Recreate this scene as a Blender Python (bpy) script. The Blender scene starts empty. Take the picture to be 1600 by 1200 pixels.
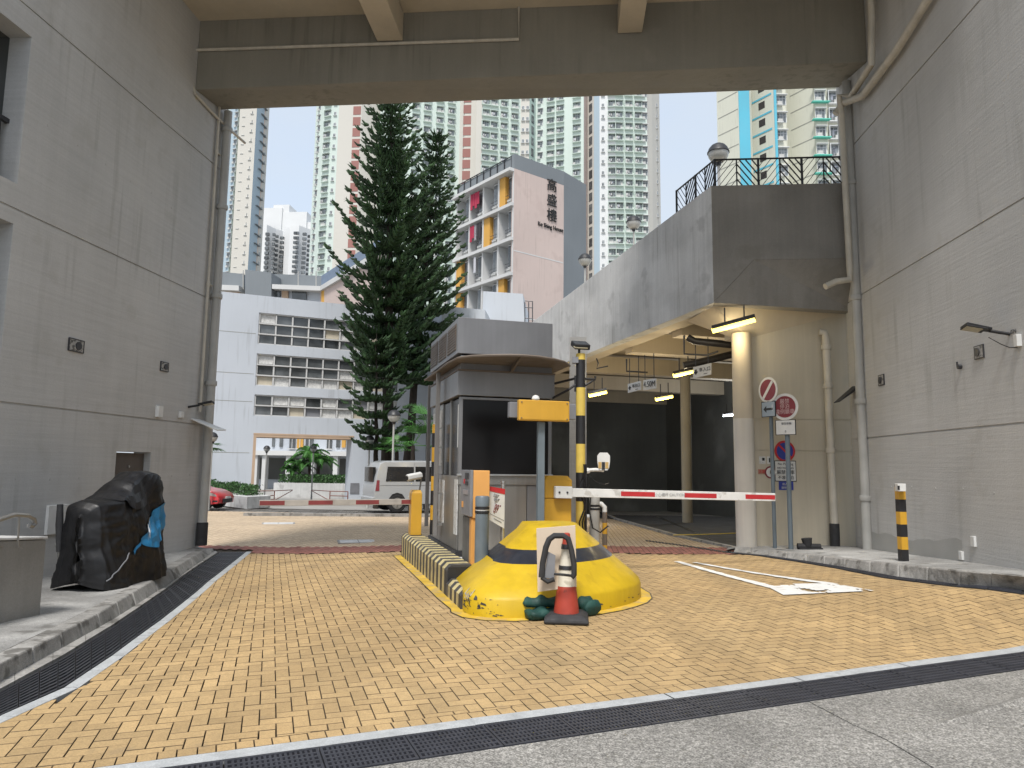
import bpy, math, random
from mathutils import Matrix, Vector, noise
R = math.radians
random.seed(7)
scn = bpy.context.scene
COL = scn.collection
# ------------------------------------------------------------ camera, sky, sun, exposure
FPX, CAMH, ROLL = 1100.0, 1.6, 0.0125
pitch = math.atan(129/FPX); yaw = math.atan(95/math.hypot(FPX, 130))
FW = Vector((-math.sin(yaw)*math.cos(pitch), math.cos(yaw)*math.cos(pitch), math.sin(pitch)))
R0 = Vector((math.cos(yaw), math.sin(yaw), 0)); U0 = R0.cross(FW)
RT = R0*math.cos(ROLL) + U0*math.sin(ROLL); UP = RT.cross(FW)
CAM = Vector((0, 0, CAMH))
cd = bpy.data.cameras.new('camera'); cam = bpy.data.objects.new('camera', cd); COL.objects.link(cam)
cd.sensor_width = 36; cd.lens = FPX/1600*36; cd.clip_start = .05; cd.clip_end = 3000
cam.matrix_world = Matrix(((RT.x, UP.x, -FW.x, 0), (RT.y, UP.y, -FW.y, 0), (RT.z, UP.z, -FW.z, CAMH), (0, 0, 0, 1)))
scn.camera = cam
scn.view_settings.view_transform = 'Standard'; scn.view_settings.look = 'None'
scn.view_settings.exposure = 1.38; scn.view_settings.gamma = 1
scn.view_settings.use_curve_mapping = False
SUN_DIR = Vector((-.07, -.50, .85)).normalized()
SKY_S, SUN_S = .125, 1.5
world = bpy.data.worlds.new('World'); scn.world = world; world.use_nodes = True
nt = world.node_tree; bg = nt.nodes['Background']
sky = nt.nodes.new('ShaderNodeTexSky'); sky.sky_type = 'NISHITA'; sky.sun_disc = False
sky.sun_elevation = math.asin(SUN_DIR.z); sky.sun_rotation = math.atan2(SUN_DIR.x, SUN_DIR.y)
sky.air_density = 1.2; sky.dust_density = 3; sky.ozone_density = 1.5
tc = nt.nodes.new('ShaderNodeTexCoord'); mp = nt.nodes.new('ShaderNodeMapping'); mp.inputs['Scale'].default_value = (1, 1, 2.2)
nz = nt.nodes.new('ShaderNodeTexNoise'); nz.inputs['Scale'].default_value = 2.3; nz.inputs['Detail'].default_value = 5
nz.inputs['Roughness'].default_value = .5
rp = nt.nodes.new('ShaderNodeValToRGB'); rp.color_ramp.elements[0].position = .3; rp.color_ramp.elements[1].position = .7
rp.color_ramp.elements[0].color = (.70, .70, .70, 1); rp.color_ramp.elements[1].color = (.97, .97, .97, 1)
mx = nt.nodes.new('ShaderNodeMix'); mx.data_type = 'RGBA'; mx.inputs[7].default_value = (2.22, 2.44, 2.70, 1)
L = nt.links.new
L(tc.outputs['Generated'], mp.inputs[0]); L(mp.outputs[0], nz.inputs['Vector']); L(nz.outputs[0], rp.inputs[0])
L(rp.outputs[0], mx.inputs[0]); L(sky.outputs[0], mx.inputs[6]); L(mx.outputs[2], bg.inputs[0])
bg.inputs[1].default_value = SKY_S
sd = bpy.data.lights.new('sun', 'SUN'); sd.energy = SUN_S; sd.angle = R(13); sd.color = (1, .965, .92)
so = bpy.data.objects.new('sun', sd); COL.objects.link(so); so.rotation_euler = SUN_DIR.to_track_quat('Z', 'Y').to_euler()

# ------------------------------------------------------------ measuring helpers
def sm(t):
    t = min(1, max(0, t)); return t*t*(3-2*t)
def gz(x, y):
    z = .26*sm((x-1)/4.1)*(1 if y < 8.9 else max(.12, 1-.85*(y-8.9)/5.1))
    z *= (1-sm((y-15)/6))*sm((y-6.9)/2.2)
    z -= .15*sm((-x-1.5)/4.5)*sm((y-4)/6)*(1-sm((y-14)/5))
    if y > 15: z -= .02*(min(y, 45)-15)
    return z
def ray(px, py): return FW*FPX + RT*(px-800) + UP*(600-py)
def G(px, py, dz=0):
    d = ray(px, py); p = CAM + d*((dz-CAMH)/d.z)
    for _ in range(25): p = CAM + d*((gz(p.x, p.y)+dz-CAMH)/d.z)
    return p
def AY(px, py, Y): d = ray(px, py); return CAM + d*(Y/d.y)
def AX(px, py, X): d = ray(px, py); return CAM + d*(X/d.x)
class Fr:
    "a local frame: origin on the ground plan, turned by ang"
    def __init__(s, ox, oy, ang):
        s.o = Vector((ox, oy)); s.a = ang; s.e1 = Vector((math.cos(ang), math.sin(ang))); s.e2 = Vector((-math.sin(ang), math.cos(ang)))
        s.M = Matrix.Translation((ox, oy, 0)) @ Matrix.Rotation(ang, 4, 'Z')
    def P(s, x, y, z=0): q = s.o + s.e1*x + s.e2*y; return Vector((q.x, q.y, z))
    def loc(s, p): q = Vector((p[0], p[1])) - s.o; return q.dot(s.e1), q.dot(s.e2)
    def hy(s, px, py, y):
        d = ray(px, py); t = (y-((CAM.xy-s.o).dot(s.e2)))/d.xy.dot(s.e2); p = CAM + d*t
        return (p.xy-s.o).dot(s.e1), p.z
    def hx(s, px, py, x):
        d = ray(px, py); t = (x-((CAM.xy-s.o).dot(s.e1)))/d.xy.dot(s.e1); p = CAM + d*t
        return (p.xy-s.o).dot(s.e2), p.z

# ------------------------------------------------------------ object helpers
WM = {}
def thing(name, label, cat, loc=(0, 0, 0), rz=0, group=None, kind=None):
    o = bpy.data.objects.new(name, None); COL.objects.link(o); o.empty_display_size = .2
    o.location = loc; o.rotation_euler = (0, 0, rz)
    WM[o.name] = Matrix.Translation(loc) @ Matrix.Rotation(rz, 4, 'Z')
    tag(o, label, cat, group, kind); return o
def tag(o, label=None, cat=None, group=None, kind=None):
    if label: o['label'] = label
    if cat: o['category'] = cat
    if group: o['group'] = group
    if kind: o['kind'] = kind
    return o
class MB:
    def __init__(s, T=None): s.v = []; s.f = []; s.m = []; s.T = T; s.mi = 0
    def add(s, vs, fs, mi=None):
        b = len(s.v)
        for p in vs:
            p = Vector(p); s.v.append(s.T @ p if s.T else p)
        for q in fs: s.f.append(tuple(b+i for i in q)); s.m.append(s.mi if mi is None else mi)
    def box(s, lo, hi, mi=None, rz=0, rx=0):
        x0, y0, z0 = lo; x1, y1, z1 = hi
        vs = [Vector(p) for p in ((x0,y0,z0),(x1,y0,z0),(x1,y1,z0),(x0,y1,z0),(x0,y0,z1),(x1,y0,z1),(x1,y1,z1),(x0,y1,z1))]
        if rz or rx:
            c = Vector(((x0+x1)/2, (y0+y1)/2, (z0+z1)/2)); m = Matrix.Rotation(rz, 3, 'Z') @ Matrix.Rotation(rx, 3, 'X')
            vs = [c + m @ (p-c) for p in vs]
        s.add(vs, [(0,3,2,1),(4,5,6,7),(0,1,5,4),(1,2,6,5),(2,3,7,6),(3,0,4,7)], mi); return s
    def ext(s, poly, vec, mi=None):
        n = len(poly); poly = [Vector(p) for p in poly]; vec = Vector(vec)
        s.add(poly + [p+vec for p in poly], [tuple(range(n))[::-1], tuple(range(n, 2*n))] + [(i, (i+1) % n, n+(i+1) % n, n+i) for i in range(n)], mi); return s
    def prism(s, poly, z0, z1, mi=None): return s.ext([(p[0], p[1], z0) for p in poly], (0, 0, z1-z0), mi)
    def quad(s, a, b, c, d, mi=None): s.add([a, b, c, d], [(0, 1, 2, 3)], mi); return s
    def tube(s, pts, r, n=8, mi=None, cap=True):
        pts = [Vector(p) for p in pts]; rs = r if isinstance(r, (list, tuple)) else [r]*len(pts)
        vs = []; fs = []; t0 = (pts[1]-pts[0]).normalized()
        a = t0.orthogonal().normalized(); 
        for i, p in enumerate(pts):
            t = (pts[min(i+1, len(pts)-1)]-pts[max(i-1, 0)]).normalized()
            a = (a - t*a.dot(t)); a = a.normalized() if a.length > 1e-6 else t.orthogonal().normalized(); b = t.cross(a)
            for k in range(n):
                w = 2*math.pi*k/n; vs.append(p + (a*math.cos(w)+b*math.sin(w))*rs[i])
        for i in range(len(pts)-1):
            for k in range(n): fs.append((i*n+k, i*n+(k+1) % n, (i+1)*n+(k+1) % n, (i+1)*n+k))
        if cap: fs.append(tuple(range(n))[::-1]); fs.append(tuple(range((len(pts)-1)*n, len(pts)*n)))
        s.add(vs, fs, mi); return s
    def lathe(s, prof, c, n=20, mi=None, sx=1):
        c = Vector(c); vs = []; fs = []
        for r, z in prof:
            for k in range(n):
                w = 2*math.pi*k/n; vs.append(c + Vector((math.cos(w)*r*sx, math.sin(w)*r, z)))
        for i in range(len(prof)-1):
            for k in range(n): fs.append((i*n+k, i*n+(k+1) % n, (i+1)*n+(k+1) % n, (i+1)*n+k))
        fs.append(tuple(range(n))[::-1]); fs.append(tuple(range((len(prof)-1)*n, len(prof)*n)))
        s.add(vs, fs, mi); return s
    def rings(s, rr, mi=None, cap=True, mis=None):
        n = len(rr[0]); vs = [p for r_ in rr for p in r_]
        for i in range(len(rr)-1):
            pass
        b = len(s.v); s.add(vs, [])
        for i in range(len(rr)-1):
            for k in range(n):
                s.f.append(tuple(b+q for q in (i*n+k, i*n+(k+1) % n, (i+1)*n+(k+1) % n, (i+1)*n+k))); s.m.append(mis[i] if mis else (s.mi if mi is None else mi))
        if cap:
            s.f.append(tuple(b+q for q in range(n))[::-1]); s.m.append(mis[0] if mis else (mi or 0))
            s.f.append(tuple(b+q for q in range((len(rr)-1)*n, len(rr)*n))); s.m.append(mis[-1] if mis else (mi or 0))
        return s
    def mesh(s, name, inv=None):
        me = bpy.data.meshes.new(name)
        vs = [inv @ p for p in s.v] if inv else s.v
        me.from_pydata([tuple(p) for p in vs], [], s.f)
        me.polygons.foreach_set('material_index', s.m); me.update(); return me
    def build(s, name, mats, parent=None, smooth=False, bevel=0, kind=None, label=None):
        W = WM[parent.name] if parent else Matrix.Identity(4)
        me = s.mesh(name, W.inverted() if parent else None)
        for m in (mats if isinstance(mats, (list, tuple)) else [mats]): me.materials.append(m)
        o = bpy.data.objects.new(name, me); COL.objects.link(o)
        if parent: o.parent = parent
        WM[o.name] = W
        if smooth:
            me.polygons.foreach_set('use_smooth', [True]*len(me.polygons))
            if smooth != 'all':
                me.set_sharp_from_angle(angle=R(40))
        if bevel:
            b = o.modifiers.new('bevel', 'BEVEL'); b.width = bevel; b.segments = 2; b.limit_method = 'ANGLE'; b.angle_limit = R(40)
        if kind: o['kind'] = kind
        if label: o['label'] = label
        return o
def place(me, name, mats, parent, M, label=None):
    "a part that shares its mesh"
    if mats and not me.materials:
        for m in (mats if isinstance(mats, (list, tuple)) else [mats]): me.materials.append(m)
    o = bpy.data.objects.new(name, me); COL.objects.link(o); o.parent = parent
    o.matrix_local = WM[parent.name].inverted() @ M; WM[o.name] = WM[parent.name]
    if label: o['label'] = label
    return o
def copy_tree(o, parent=None):
    c = o.copy(); COL.objects.link(c); c.parent = parent
    for ch in list(o.children): copy_tree(ch, c)
    return c
def textmesh(body, size, name='lettering', ext=.002, align='CENTER', sx=1):
    c = bpy.data.curves.new(name, 'FONT'); c.body = body; c.size = size; c.extrude = ext; c.align_x = align; c.align_y = 'CENTER'; c.space_line = .95
    o = bpy.data.objects.new(name, c); COL.objects.link(o)
    dg = bpy.context.evaluated_depsgraph_get(); me = bpy.data.meshes.new_from_object(o.evaluated_get(dg))
    COL.objects.unlink(o); bpy.data.objects.remove(o); bpy.data.curves.remove(c)
    if sx != 1:
        for v in me.vertices: v.co.x *= sx
    me.name = name; return me
def text(body, size, mat, parent, p, xdir, updir=(0, 0, 1), name='lettering', sx=1, ext=.002):
    me = textmesh(body, size, name, ext, sx=sx); me.materials.clear(); me.materials.append(mat)
    x = Vector(xdir).normalized(); u = Vector(updir).normalized(); n = x.cross(u)
    M = Matrix(((x.x, u.x, n.x, p[0]), (x.y, u.y, n.y, p[1]), (x.z, u.z, n.z, p[2]), (0, 0, 0, 1)))
    return place(me, name, None, parent, M)

# ------------------------------------------------------------ materials
def mat(name, col, rough=.6, var=.12, scale=2.5, bump=0, bscale=60, metal=0, streak=0, island=0, fine=0, brush=0, spec=None, stain=None, coat=0, warm=0, patch=0, runs=0, tracks=0):
    m = bpy.data.materials.new(name); m.use_nodes = True; t = m.node_tree; b = t.nodes['Principled BSDF']; N = t.nodes.new; K = t.links.new
    b.inputs['Roughness'].default_value = rough; b.inputs['Metallic'].default_value = metal
    if spec is not None: b.inputs['Specular IOR Level'].default_value = spec
    if coat: b.inputs['Coat Weight'].default_value = coat; b.inputs['Coat Roughness'].default_value = .15
    geo = N('ShaderNodeNewGeometry'); fac = None
    def mul(a, bb):
        q = N('ShaderNodeMath'); q.operation = 'MULTIPLY'
        K(a, q.inputs[0]); K(bb, q.inputs[1]); return q.outputs[0]
    def noi(scale_, vec=None, lo=0, hi=1, det=4, flo=.3, fhi=.7):
        n = N('ShaderNodeTexNoise'); n.inputs['Scale'].default_value = scale_; n.inputs['Detail'].default_value = det
        if vec:
            mp = N('ShaderNodeMapping'); mp.inputs['Scale'].default_value = vec; K(geo.outputs['Position'], mp.inputs[0]); K(mp.outputs[0], n.inputs['Vector'])
        else: K(geo.outputs['Position'], n.inputs['Vector'])
        r = N('ShaderNodeMapRange'); r.inputs[1].default_value = flo; r.inputs[2].default_value = fhi; r.inputs[3].default_value = lo; r.inputs[4].default_value = hi
        K(n.outputs[0], r.inputs[0]); return r.outputs[0]
    f = noi(scale, lo=1-var, hi=1+var*.6)
    if streak: f = mul(f, noi(1.0, (5, 5, .22), 1-streak, 1+streak*.3, 5)); f = mul(f, noi(1.0, (14, 14, .5), 1-streak*.5, 1+streak*.2, 5, .45, .65))
    if patch: f = mul(f, noi(.55, (1, 1, 1.6), 1-patch, 1+patch*.3, 7, .45, .56))
    if tracks: f = mul(f, noi(1.0, (1.3, .13, 1), 1-tracks, 1+tracks*.2, 6, .42, .58)); f = mul(f, noi(3.0, None, 1-tracks*.6, 1, 8, .38, .5))
    if brush: f = mul(f, noi(1.0, (.9, .9, 26), 1-brush, 1+brush*.5, 3))
    if fine: f = mul(f, noi(90, None, 1-fine, 1+fine, 2, .35, .65)); f = mul(f, noi(28, None, 1-fine*.6, 1+fine*.4, 3, .35, .65))
    if island:
        oi = N('ShaderNodeObjectInfo'); a = N('ShaderNodeMath'); a.operation = 'ADD'; fr = N('ShaderNodeMath'); fr.operation = 'FRACT'
        K(geo.outputs['Random Per Island'], a.inputs[0]); K(oi.outputs['Random'], a.inputs[1]); K(a.outputs[0], fr.inputs[0])
        r = N('ShaderNodeMapRange'); r.inputs[3].default_value = 1-island; r.inputs[4].default_value = 1+island*.7; K(fr.outputs[0], r.inputs[0]); f = mul(f, r.outputs[0])
    vm = N('ShaderNodeVectorMath'); vm.operation = 'SCALE'; vm.inputs[0].default_value = col[:3]; K(f, vm.inputs['Scale']); out = vm.outputs[0]
    if warm:
        mx_ = N('ShaderNodeMix'); mx_.data_type = 'RGBA'; mx_.blend_type = 'MULTIPLY'; mx_.inputs[7].default_value = (1.0, .9, .78, 1)
        K(noi(.9, None, 0, warm, 4), mx_.inputs[0]); K(out, mx_.inputs[6]); out = mx_.outputs[2]
    if stain:
        mx_ = N('ShaderNodeMix'); mx_.data_type = 'RGBA'; mx_.inputs[7].default_value = stain[0]+(1,)
        K(noi(stain[1], None, 0, stain[2], 8, stain[3], stain[3]+.08), mx_.inputs[0]); K(out, mx_.inputs[6]); out = mx_.outputs[2]
    if runs:
        mm_ = mul(noi(1.0, (7, 7, .28), 0, 1, 5, .54, .64), noi(.55, (1, 1, .8), 0, 1, 2, .46, .6))
        mx_ = N('ShaderNodeMix'); mx_.data_type = 'RGBA'; mx_.blend_type = 'MULTIPLY'; mx_.inputs[7].default_value = (1-runs, 1-runs*1.02, 1-runs*1.08, 1)
        K(mm_, mx_.inputs[0]); K(out, mx_.inputs[6]); out = mx_.outputs[2]
    K(out, b.inputs['Base Color'])
    if rough > .3 and not metal:
        K(noi(scale*2, None, max(.05, rough-.1), min(1, rough+.12)), b.inputs['Roughness'])
    if bump:
        n = N('ShaderNodeTexNoise'); n.inputs['Scale'].default_value = bscale; n.inputs['Detail'].default_value = 5
        K(geo.outputs['Position'], n.inputs['Vector']); bp = N('ShaderNodeBump'); bp.inputs['Strength'].default_value = bump; bp.inputs['Distance'].default_value = .01
        h = n.outputs[0]
        if brush:
            mp = N('ShaderNodeMapping'); mp.inputs['Scale'].default_value = (.9, .9, 30); K(geo.outputs['Position'], mp.inputs[0])
            n2 = N('ShaderNodeTexNoise'); n2.inputs['Scale'].default_value = 1; n2.inputs['Detail'].default_value = 4; K(mp.outputs[0], n2.inputs['Vector'])
            ad = N('ShaderNodeMath'); ad.operation = 'ADD'; K(n.outputs[0], ad.inputs[0]); K(n2.outputs[0], ad.inputs[1]); h = ad.outputs[0]
        K(h, bp.inputs['Height']); K(bp.outputs[0], b.inputs['Normal'])
    return m
def emit(name, col, s):
    m = bpy.data.materials.new(name); m.use_nodes = True; b = m.node_tree.nodes['Principled BSDF']
    b.inputs['Base Color'].default_value = col+(1,); b.inputs['Emission Color'].default_value = col+(1,); b.inputs['Emission Strength'].default_value = s; return m
def glass(name, col, rough=.08, var=.5, island=.5):
    m = mat(name, col, rough, var, 1.2, island=island, spec=.8); return m
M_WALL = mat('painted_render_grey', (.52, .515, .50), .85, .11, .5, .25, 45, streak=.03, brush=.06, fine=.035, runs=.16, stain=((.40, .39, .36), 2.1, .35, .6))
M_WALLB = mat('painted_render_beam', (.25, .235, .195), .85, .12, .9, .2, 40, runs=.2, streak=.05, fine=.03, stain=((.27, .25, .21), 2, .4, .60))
M_CREAM = mat('cream_soffit_paint', (.54, .47, .36), .8, .10, 1.2, .1, 40, streak=.04)
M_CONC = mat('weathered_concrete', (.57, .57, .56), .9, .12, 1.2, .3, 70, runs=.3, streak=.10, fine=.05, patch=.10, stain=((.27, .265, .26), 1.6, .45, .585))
M_CONCD = mat('weathered_concrete_shaded', (.26, .25, .23), .9, .14, 1.2, .3, 60, streak=.07, fine=.05, patch=.1, stain=((.17, .16, .14), 1.6, .4, .58))  # darker copy of the side concrete: shade on the podium front put into colour
M_PAVE = mat('rough_pavement_concrete', (.36, .355, .34), .92, .25, 1.8, .8, 35, fine=.18, patch=.3, stain=((.10, .095, .085), 2.6, .7, .58))
M_KERB = mat('kerb_concrete', (.34, .33, .31), .92, .25, 3, .6, 50, fine=.12, streak=.2, island=.12, stain=((.09, .085, .075), 5, .75, .56))
M_AGG = mat('exposed_aggregate_concrete', (.255, .245, .225), .95, .25, 1.6, 1.0, 45, fine=.5, stain=((.13, .125, .105), 26, .7, .585))
M_GROUND = mat('ground_concrete', (.30, .29, .27), .95, .2, .6, .3, 30, fine=.1)
M_SAND = mat('jointing_sand', (.045, .032, .02), .98, .3, 4)
M_BRICK = mat('yellow_paver', (.46, .322, .158), .85, .10, .7, .5, 180, island=.12, fine=.12, tracks=.13, warm=.3, stain=((.26, .19, .11), 5, .4, .62))
M_GRIME = mat('joint_grime', (.17, .12, .065), .97, .35, 6)
M_BRICKF = mat('far_paver', (.47, .365, .25), .88, .10, .8, .3, 120, island=.10, fine=.05)
M_REDB = mat('red_paver', (.26, .10, .075), .85, .16, 2, .4, 150, island=.2, fine=.06)
M_EDGE = mat('pale_edging_concrete', (.40, .415, .42), .85, .18, 5, .4, 80, fine=.1, stain=((.2, .2, .19), 5, .5, .6))
M_IRON = mat('grate_iron', (.05, .052, .064), .55, .25, 8, .2, 200, metal=.3)
M_IRON2 = mat('side_grate_iron', (.048, .05, .058), .55, .2, 6, .2, 200, metal=.3)
M_PIT = mat('channel_pit', (.012, .012, .012), .95)
M_WHITEP = mat('white_paint', (.72, .72, .70), .6, .08, 6, stain=((.42, .40, .36), 7, .6, .57))
M_PIPE = mat('grey_pipe_paint', (.43, .425, .40), .5, .12, 3, .05, streak=.12)
M_PIPEC = mat('cream_pipe_paint', (.56, .52, .44), .5, .12, 3, streak=.12)
M_BLACK = mat('black_paint', (.018, .018, .02), .5, .2, 8)
M_RUB = mat('black_rubber', (.03, .03, .032), .75, .25, 10, .15, 60)
M_DKMET = mat('dark_metal', (.06, .06, .065), .45, .2, 8, metal=.5)
M_STEEL = mat('stainless_steel', (.50, .50, .49), .32, .12, 4, metal=.85)
M_STEELD = mat('brushed_steel_panel', (.34, .33, .31), .42, .15, 1.5, metal=.7, streak=.12)
M_YEL = mat('yellow_paint', (.56, .375, .008), .5, .10, 1.6, .2, 25, streak=.08, runs=.2, stain=((.32, .20, .02), 3.5, .4, .65))
M_YELB = mat('cabinet_yellow', (.62, .34, .03), .45, .08, 3, coat=.15, streak=.05)
M_YELP = mat('pale_yellow_paint', (.68, .50, .10), .55, .12, 6)
M_SYEL = mat('worn_kerb_yellow', (.52, .44, .22), .75, .25, 4, .3, 60, stain=((.20, .17, .11), 7, .65, .55))
M_SBLK = mat('worn_kerb_black', (.055, .052, .05), .75, .3, 4, .3, 60, stain=((.17, .15, .12), 7, .55, .58))
M_BAND = mat('band_black', (.014, .017, .026), .4, .2, 4, coat=.2)
M_ORNG = mat('machine_orange', (.72, .36, .10), .5, .06, 3)
M_GREYM = mat('machine_grey', (.20, .205, .22), .5, .1, 4)
M_BLUG = mat('blue_grey_paint', (.15, .185, .21), .5, .15, 4, .05, streak=.12)
M_BOOTH = mat('booth_grey_panel', (.235, .235, .24), .42, .10, 1.6, metal=.35, streak=.08)
M_BROWN = mat('canopy_brown', (.16, .13, .105), .6, .15, 3)
M_GLSD = mat('dark_booth_glass', (.010, .009, .009), .22, .2, 2, spec=.22)
M_GLSW = glass('window_glass', (.12, .13, .135), .12)
M_PAPER = mat('notice_paper', (.62, .62, .60), .8, .2, 9, stain=((.35, .35, .35), 25, .7, .56))
M_RED = mat('sign_red', (.50, .03, .035), .5, .1, 5)
M_DRED = mat('sign_dark_red', (.22, .035, .045), .5, .1, 5)
M_BLUE = mat('sign_blue', (.03, .05, .30), .5, .1, 5)
M_SIGNW = mat('sign_white', (.66, .66, .64), .55, .08, 8)
M_CONER = mat('cone_red', (.38, .05, .03), .5, .15, 9, stain=((.12, .04, .03), 9, .6, .6))
M_CONEW = mat('cone_white', (.66, .62, .52), .55, .15, 9, stain=((.3, .27, .2), 9, .6, .58))
M_BAG = mat('green_sandbag', (.010, .055, .045), .65, .3, 9, .5, 40)
M_BOARD = mat('beige_board', (.50, .41, .31), .7, .08, 3)
M_BROWNL = mat('beige_reveal', (.50, .36, .25), .8, .08, 2)
M_WHTB = mat('white_building_paint', (.52, .555, .60), .8, .06, .4, streak=.012, runs=.14)
M_SLAB = mat('slab_white', (.56, .56, .55), .75, .08, .4)
M_PINK = mat('pink_tile_wall', (.54, .44, .40), .8, .08, .25, streak=.02, runs=.12, stain=((.43, .34, .31), .5, .4, .58))
M_GREYT = mat('grey_tile_wall', (.19, .21, .225), .8, .10, .3, streak=.03)
M_ORW = mat('orange_wall_panel', (.60, .33, .07), .7, .08, .5)
M_MINT = mat('tower_mint', (.55, .63, .58), .8, .05, .05)
M_MINTB = mat('tower_pale_blue', (.38, .47, .53), .8, .05, .05)
M_TCREAM = mat('tower_cream', (.56, .54, .49), .8, .05, .05)
M_TWHITE = mat('tower_white', (.66, .67, .67), .8, .05, .05)
M_TSAL = mat('tower_salmon', (.31, .145, .125), .8, .15, .1)
M_TGRN = mat('tower_grey_green', (.40, .50, .46), .8, .05, .05)
M_TCR2 = mat('tower_pale_cream', (.58, .58, .49), .8, .05, .1, runs=.12)
M_CYAN = mat('tower_cyan', (.10, .42, .55), .7, .08, .2)
M_TEAL = mat('teal_trim', (.10, .48, .38), .7, .08, .2)
M_JOINT = mat('joint_line_grey', (.30, .30, .27), .9)
M_LEAFP = mat('pine_foliage', (.030, .070, .022), .75, .5, 2.2, island=.45)
M_LEAF2 = mat('bush_foliage', (.035, .10, .02), .6, .4, 3, island=.5)
M_PALM = mat('palm_leaf', (.055, .17, .03), .5, .35, 2, island=.4)
M_BARK = mat('bark', (.035, .026, .02), .95, .3, 6, .8, 25)
M_VAN = mat('van_silver', (.34, .35, .355), .3, .04, 1, coat=.6)
M_CAR = mat('car_red', (.50, .015, .02), .3, .04, 1, coat=.8)
M_TYRE = mat('tyre', (.02, .02, .02), .85)
M_CLOTH = mat('black_tarp', (.0055, .0055, .0065), .5, .3, 5, .2, 26)
M_CLOTHB = mat('blue_tarp', (.02, .20, .42), .5, .25, 6, .3, 20)
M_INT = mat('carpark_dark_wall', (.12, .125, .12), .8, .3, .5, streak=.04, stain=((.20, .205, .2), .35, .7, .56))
M_INTC = mat('carpark_ceiling', (.30, .275, .225), .85, .15, 1)
M_LITY = emit('yellow_lamp_tube', (1, .80, .16), 1.5)
M_LITW = emit('white_lamp_tube', (.9, .95, 1), .9)
M_GLOBE = mat('lamp_globe', (.42, .42, .40), .12, .1, 6, spec=.8)
M_LENS = mat('lamp_lens', (.42, .38, .26), .3, .15, 30)
M_HEDGE = M_LEAF2
# ============================================================ GROUND
IS = Fr(-1.21, 7.98, R(20.95))       # frame of the driveway, island and estate
XL, XR = -7.4, 5.5
def gridmesh(xs, ys, dz, T=None):
    m = MB(); 
    for y in ys:
        for x in xs: m.v.append(Vector((x, y, gz(x, y)+(dz(x, y) if callable(dz) else dz))))
    n = len(xs)
    for j in range(len(ys)-1):
        for i in range(n-1): m.f.append((j*n+i, j*n+i+1, (j+1)*n+i+1, (j+1)*n+i)); m.m.append(0)
    return m
xs = [-1500, -400, -120, -50] + [-30+.75*i for i in range(81)] + [50, 120, 400, 1500]
ys = [-400, -100, -30, -10] + [-4+.75*i for i in range(70)] + [60, 120, 400, 1500]
tag(gridmesh(xs, ys, lambda x, y: -.14 if 2 < y < 19 and abs(x) < 9 else -.03).build('ground', M_GROUND), kind='structure')

# drain lines (ground points)
gTL, gTR, gBL, gBR = G(270, 1197), G(1600, 1018), G(560, 1200), G(1600, 1045)
fdir = (gTR-gTL).xy.normalized(); fn = Vector((-fdir.y, fdir.x))      # along, and away from the camera
def fline(off, s):   # point on the front drain system: off across (0 = far edge of the grating, + away), s along
    q = gTL.xy + fdir*s + fn*off; return Vector((q.x, q.y, gz(q.x, q.y)))
GW = abs((gBL-gTL).xy.dot(fn)); 
# left drain: polyline of right (inner) edge
LD = [G(*q).xy for q in [(-120, 1172), (0, 1119), (100, 1075), (175, 1025), (250, 970), (325, 909), (385, 862)]]
LO = [G(*q).xy for q in [(-120, 1137), (0, 1077), (100, 1023), (175, 977), (238, 934), (290, 896), (340, 863)]]   # outer edge
def poly_at(P, t):
    t = max(0, min(len(P)-1-1e-6, t)); i = int(t); return P[i].lerp(P[i+1], t-i)
# right kerb bottom line
KB = [G(*q) for q in [(1144, 863), (1200, 868.5), (1260, 877), (1320, 886.5), (1404, 902), (1500, 914), (1600, 922), (1800, 941)]]
KT = [(1148, 855), (1200, 859.5), (1260, 866), (1320, 873), (1404, 881), (1500, 891), (1600, 901), (1800, 921)]
def side(a, b, p): return (b[0]-a[0])*(p[1]-a[1])-(b[1]-a[1])*(p[0]-a[0])
def clip(poly, a, b):
    "keep what lies left of a->b"
    out = []
    for i in range(len(poly)):
        p, q = poly[i], poly[(i+1) % len(poly)]; sp, sq = side(a, b, p), side(a, b, q)
        if sp >= 0: out.append(p)
        if (sp >= 0) != (sq >= 0):
            t = sp/(sp-sq); out.append((p[0]+(q[0]-p[0])*t, p[1]+(q[1]-p[1])*t))
    return out
def area(p): return abs(sum(p[i][0]*p[(i+1) % len(p)][1]-p[(i+1) % len(p)][0]*p[i][1] for i in range(len(p))))/2
EDGE = .115; LEDGE = .10
fa, fb = fline(EDGE+.004+.112, -30), fline(EDGE+.004+.112, 30)
LDn = []
for i, p in enumerate(LD):
    d = (LD[min(i+1, len(LD)-1)]-LD[max(i-1, 0)]).normalized(); LDn.append(p + Vector((d.y, -d.x))*LEDGE)
yb0, yb1 = 13.3, 13.95        # red band across the driveway (further bounds below)
RB = [G(310, 862), G(620, 862), G(1100, 866)]; RB2 = [G(310, 852), G(620, 852), G(1100, 855)]
def band_y(x, P):
    if x < P[1].x: t = (x-P[0].x)/(P[1].x-P[0].x); return P[0].y+t*(P[1].y-P[0].y)
    t = (x-P[1].x)/(P[2].x-P[1].x); return P[1].y+t*(P[2].y-P[1].y)
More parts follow.
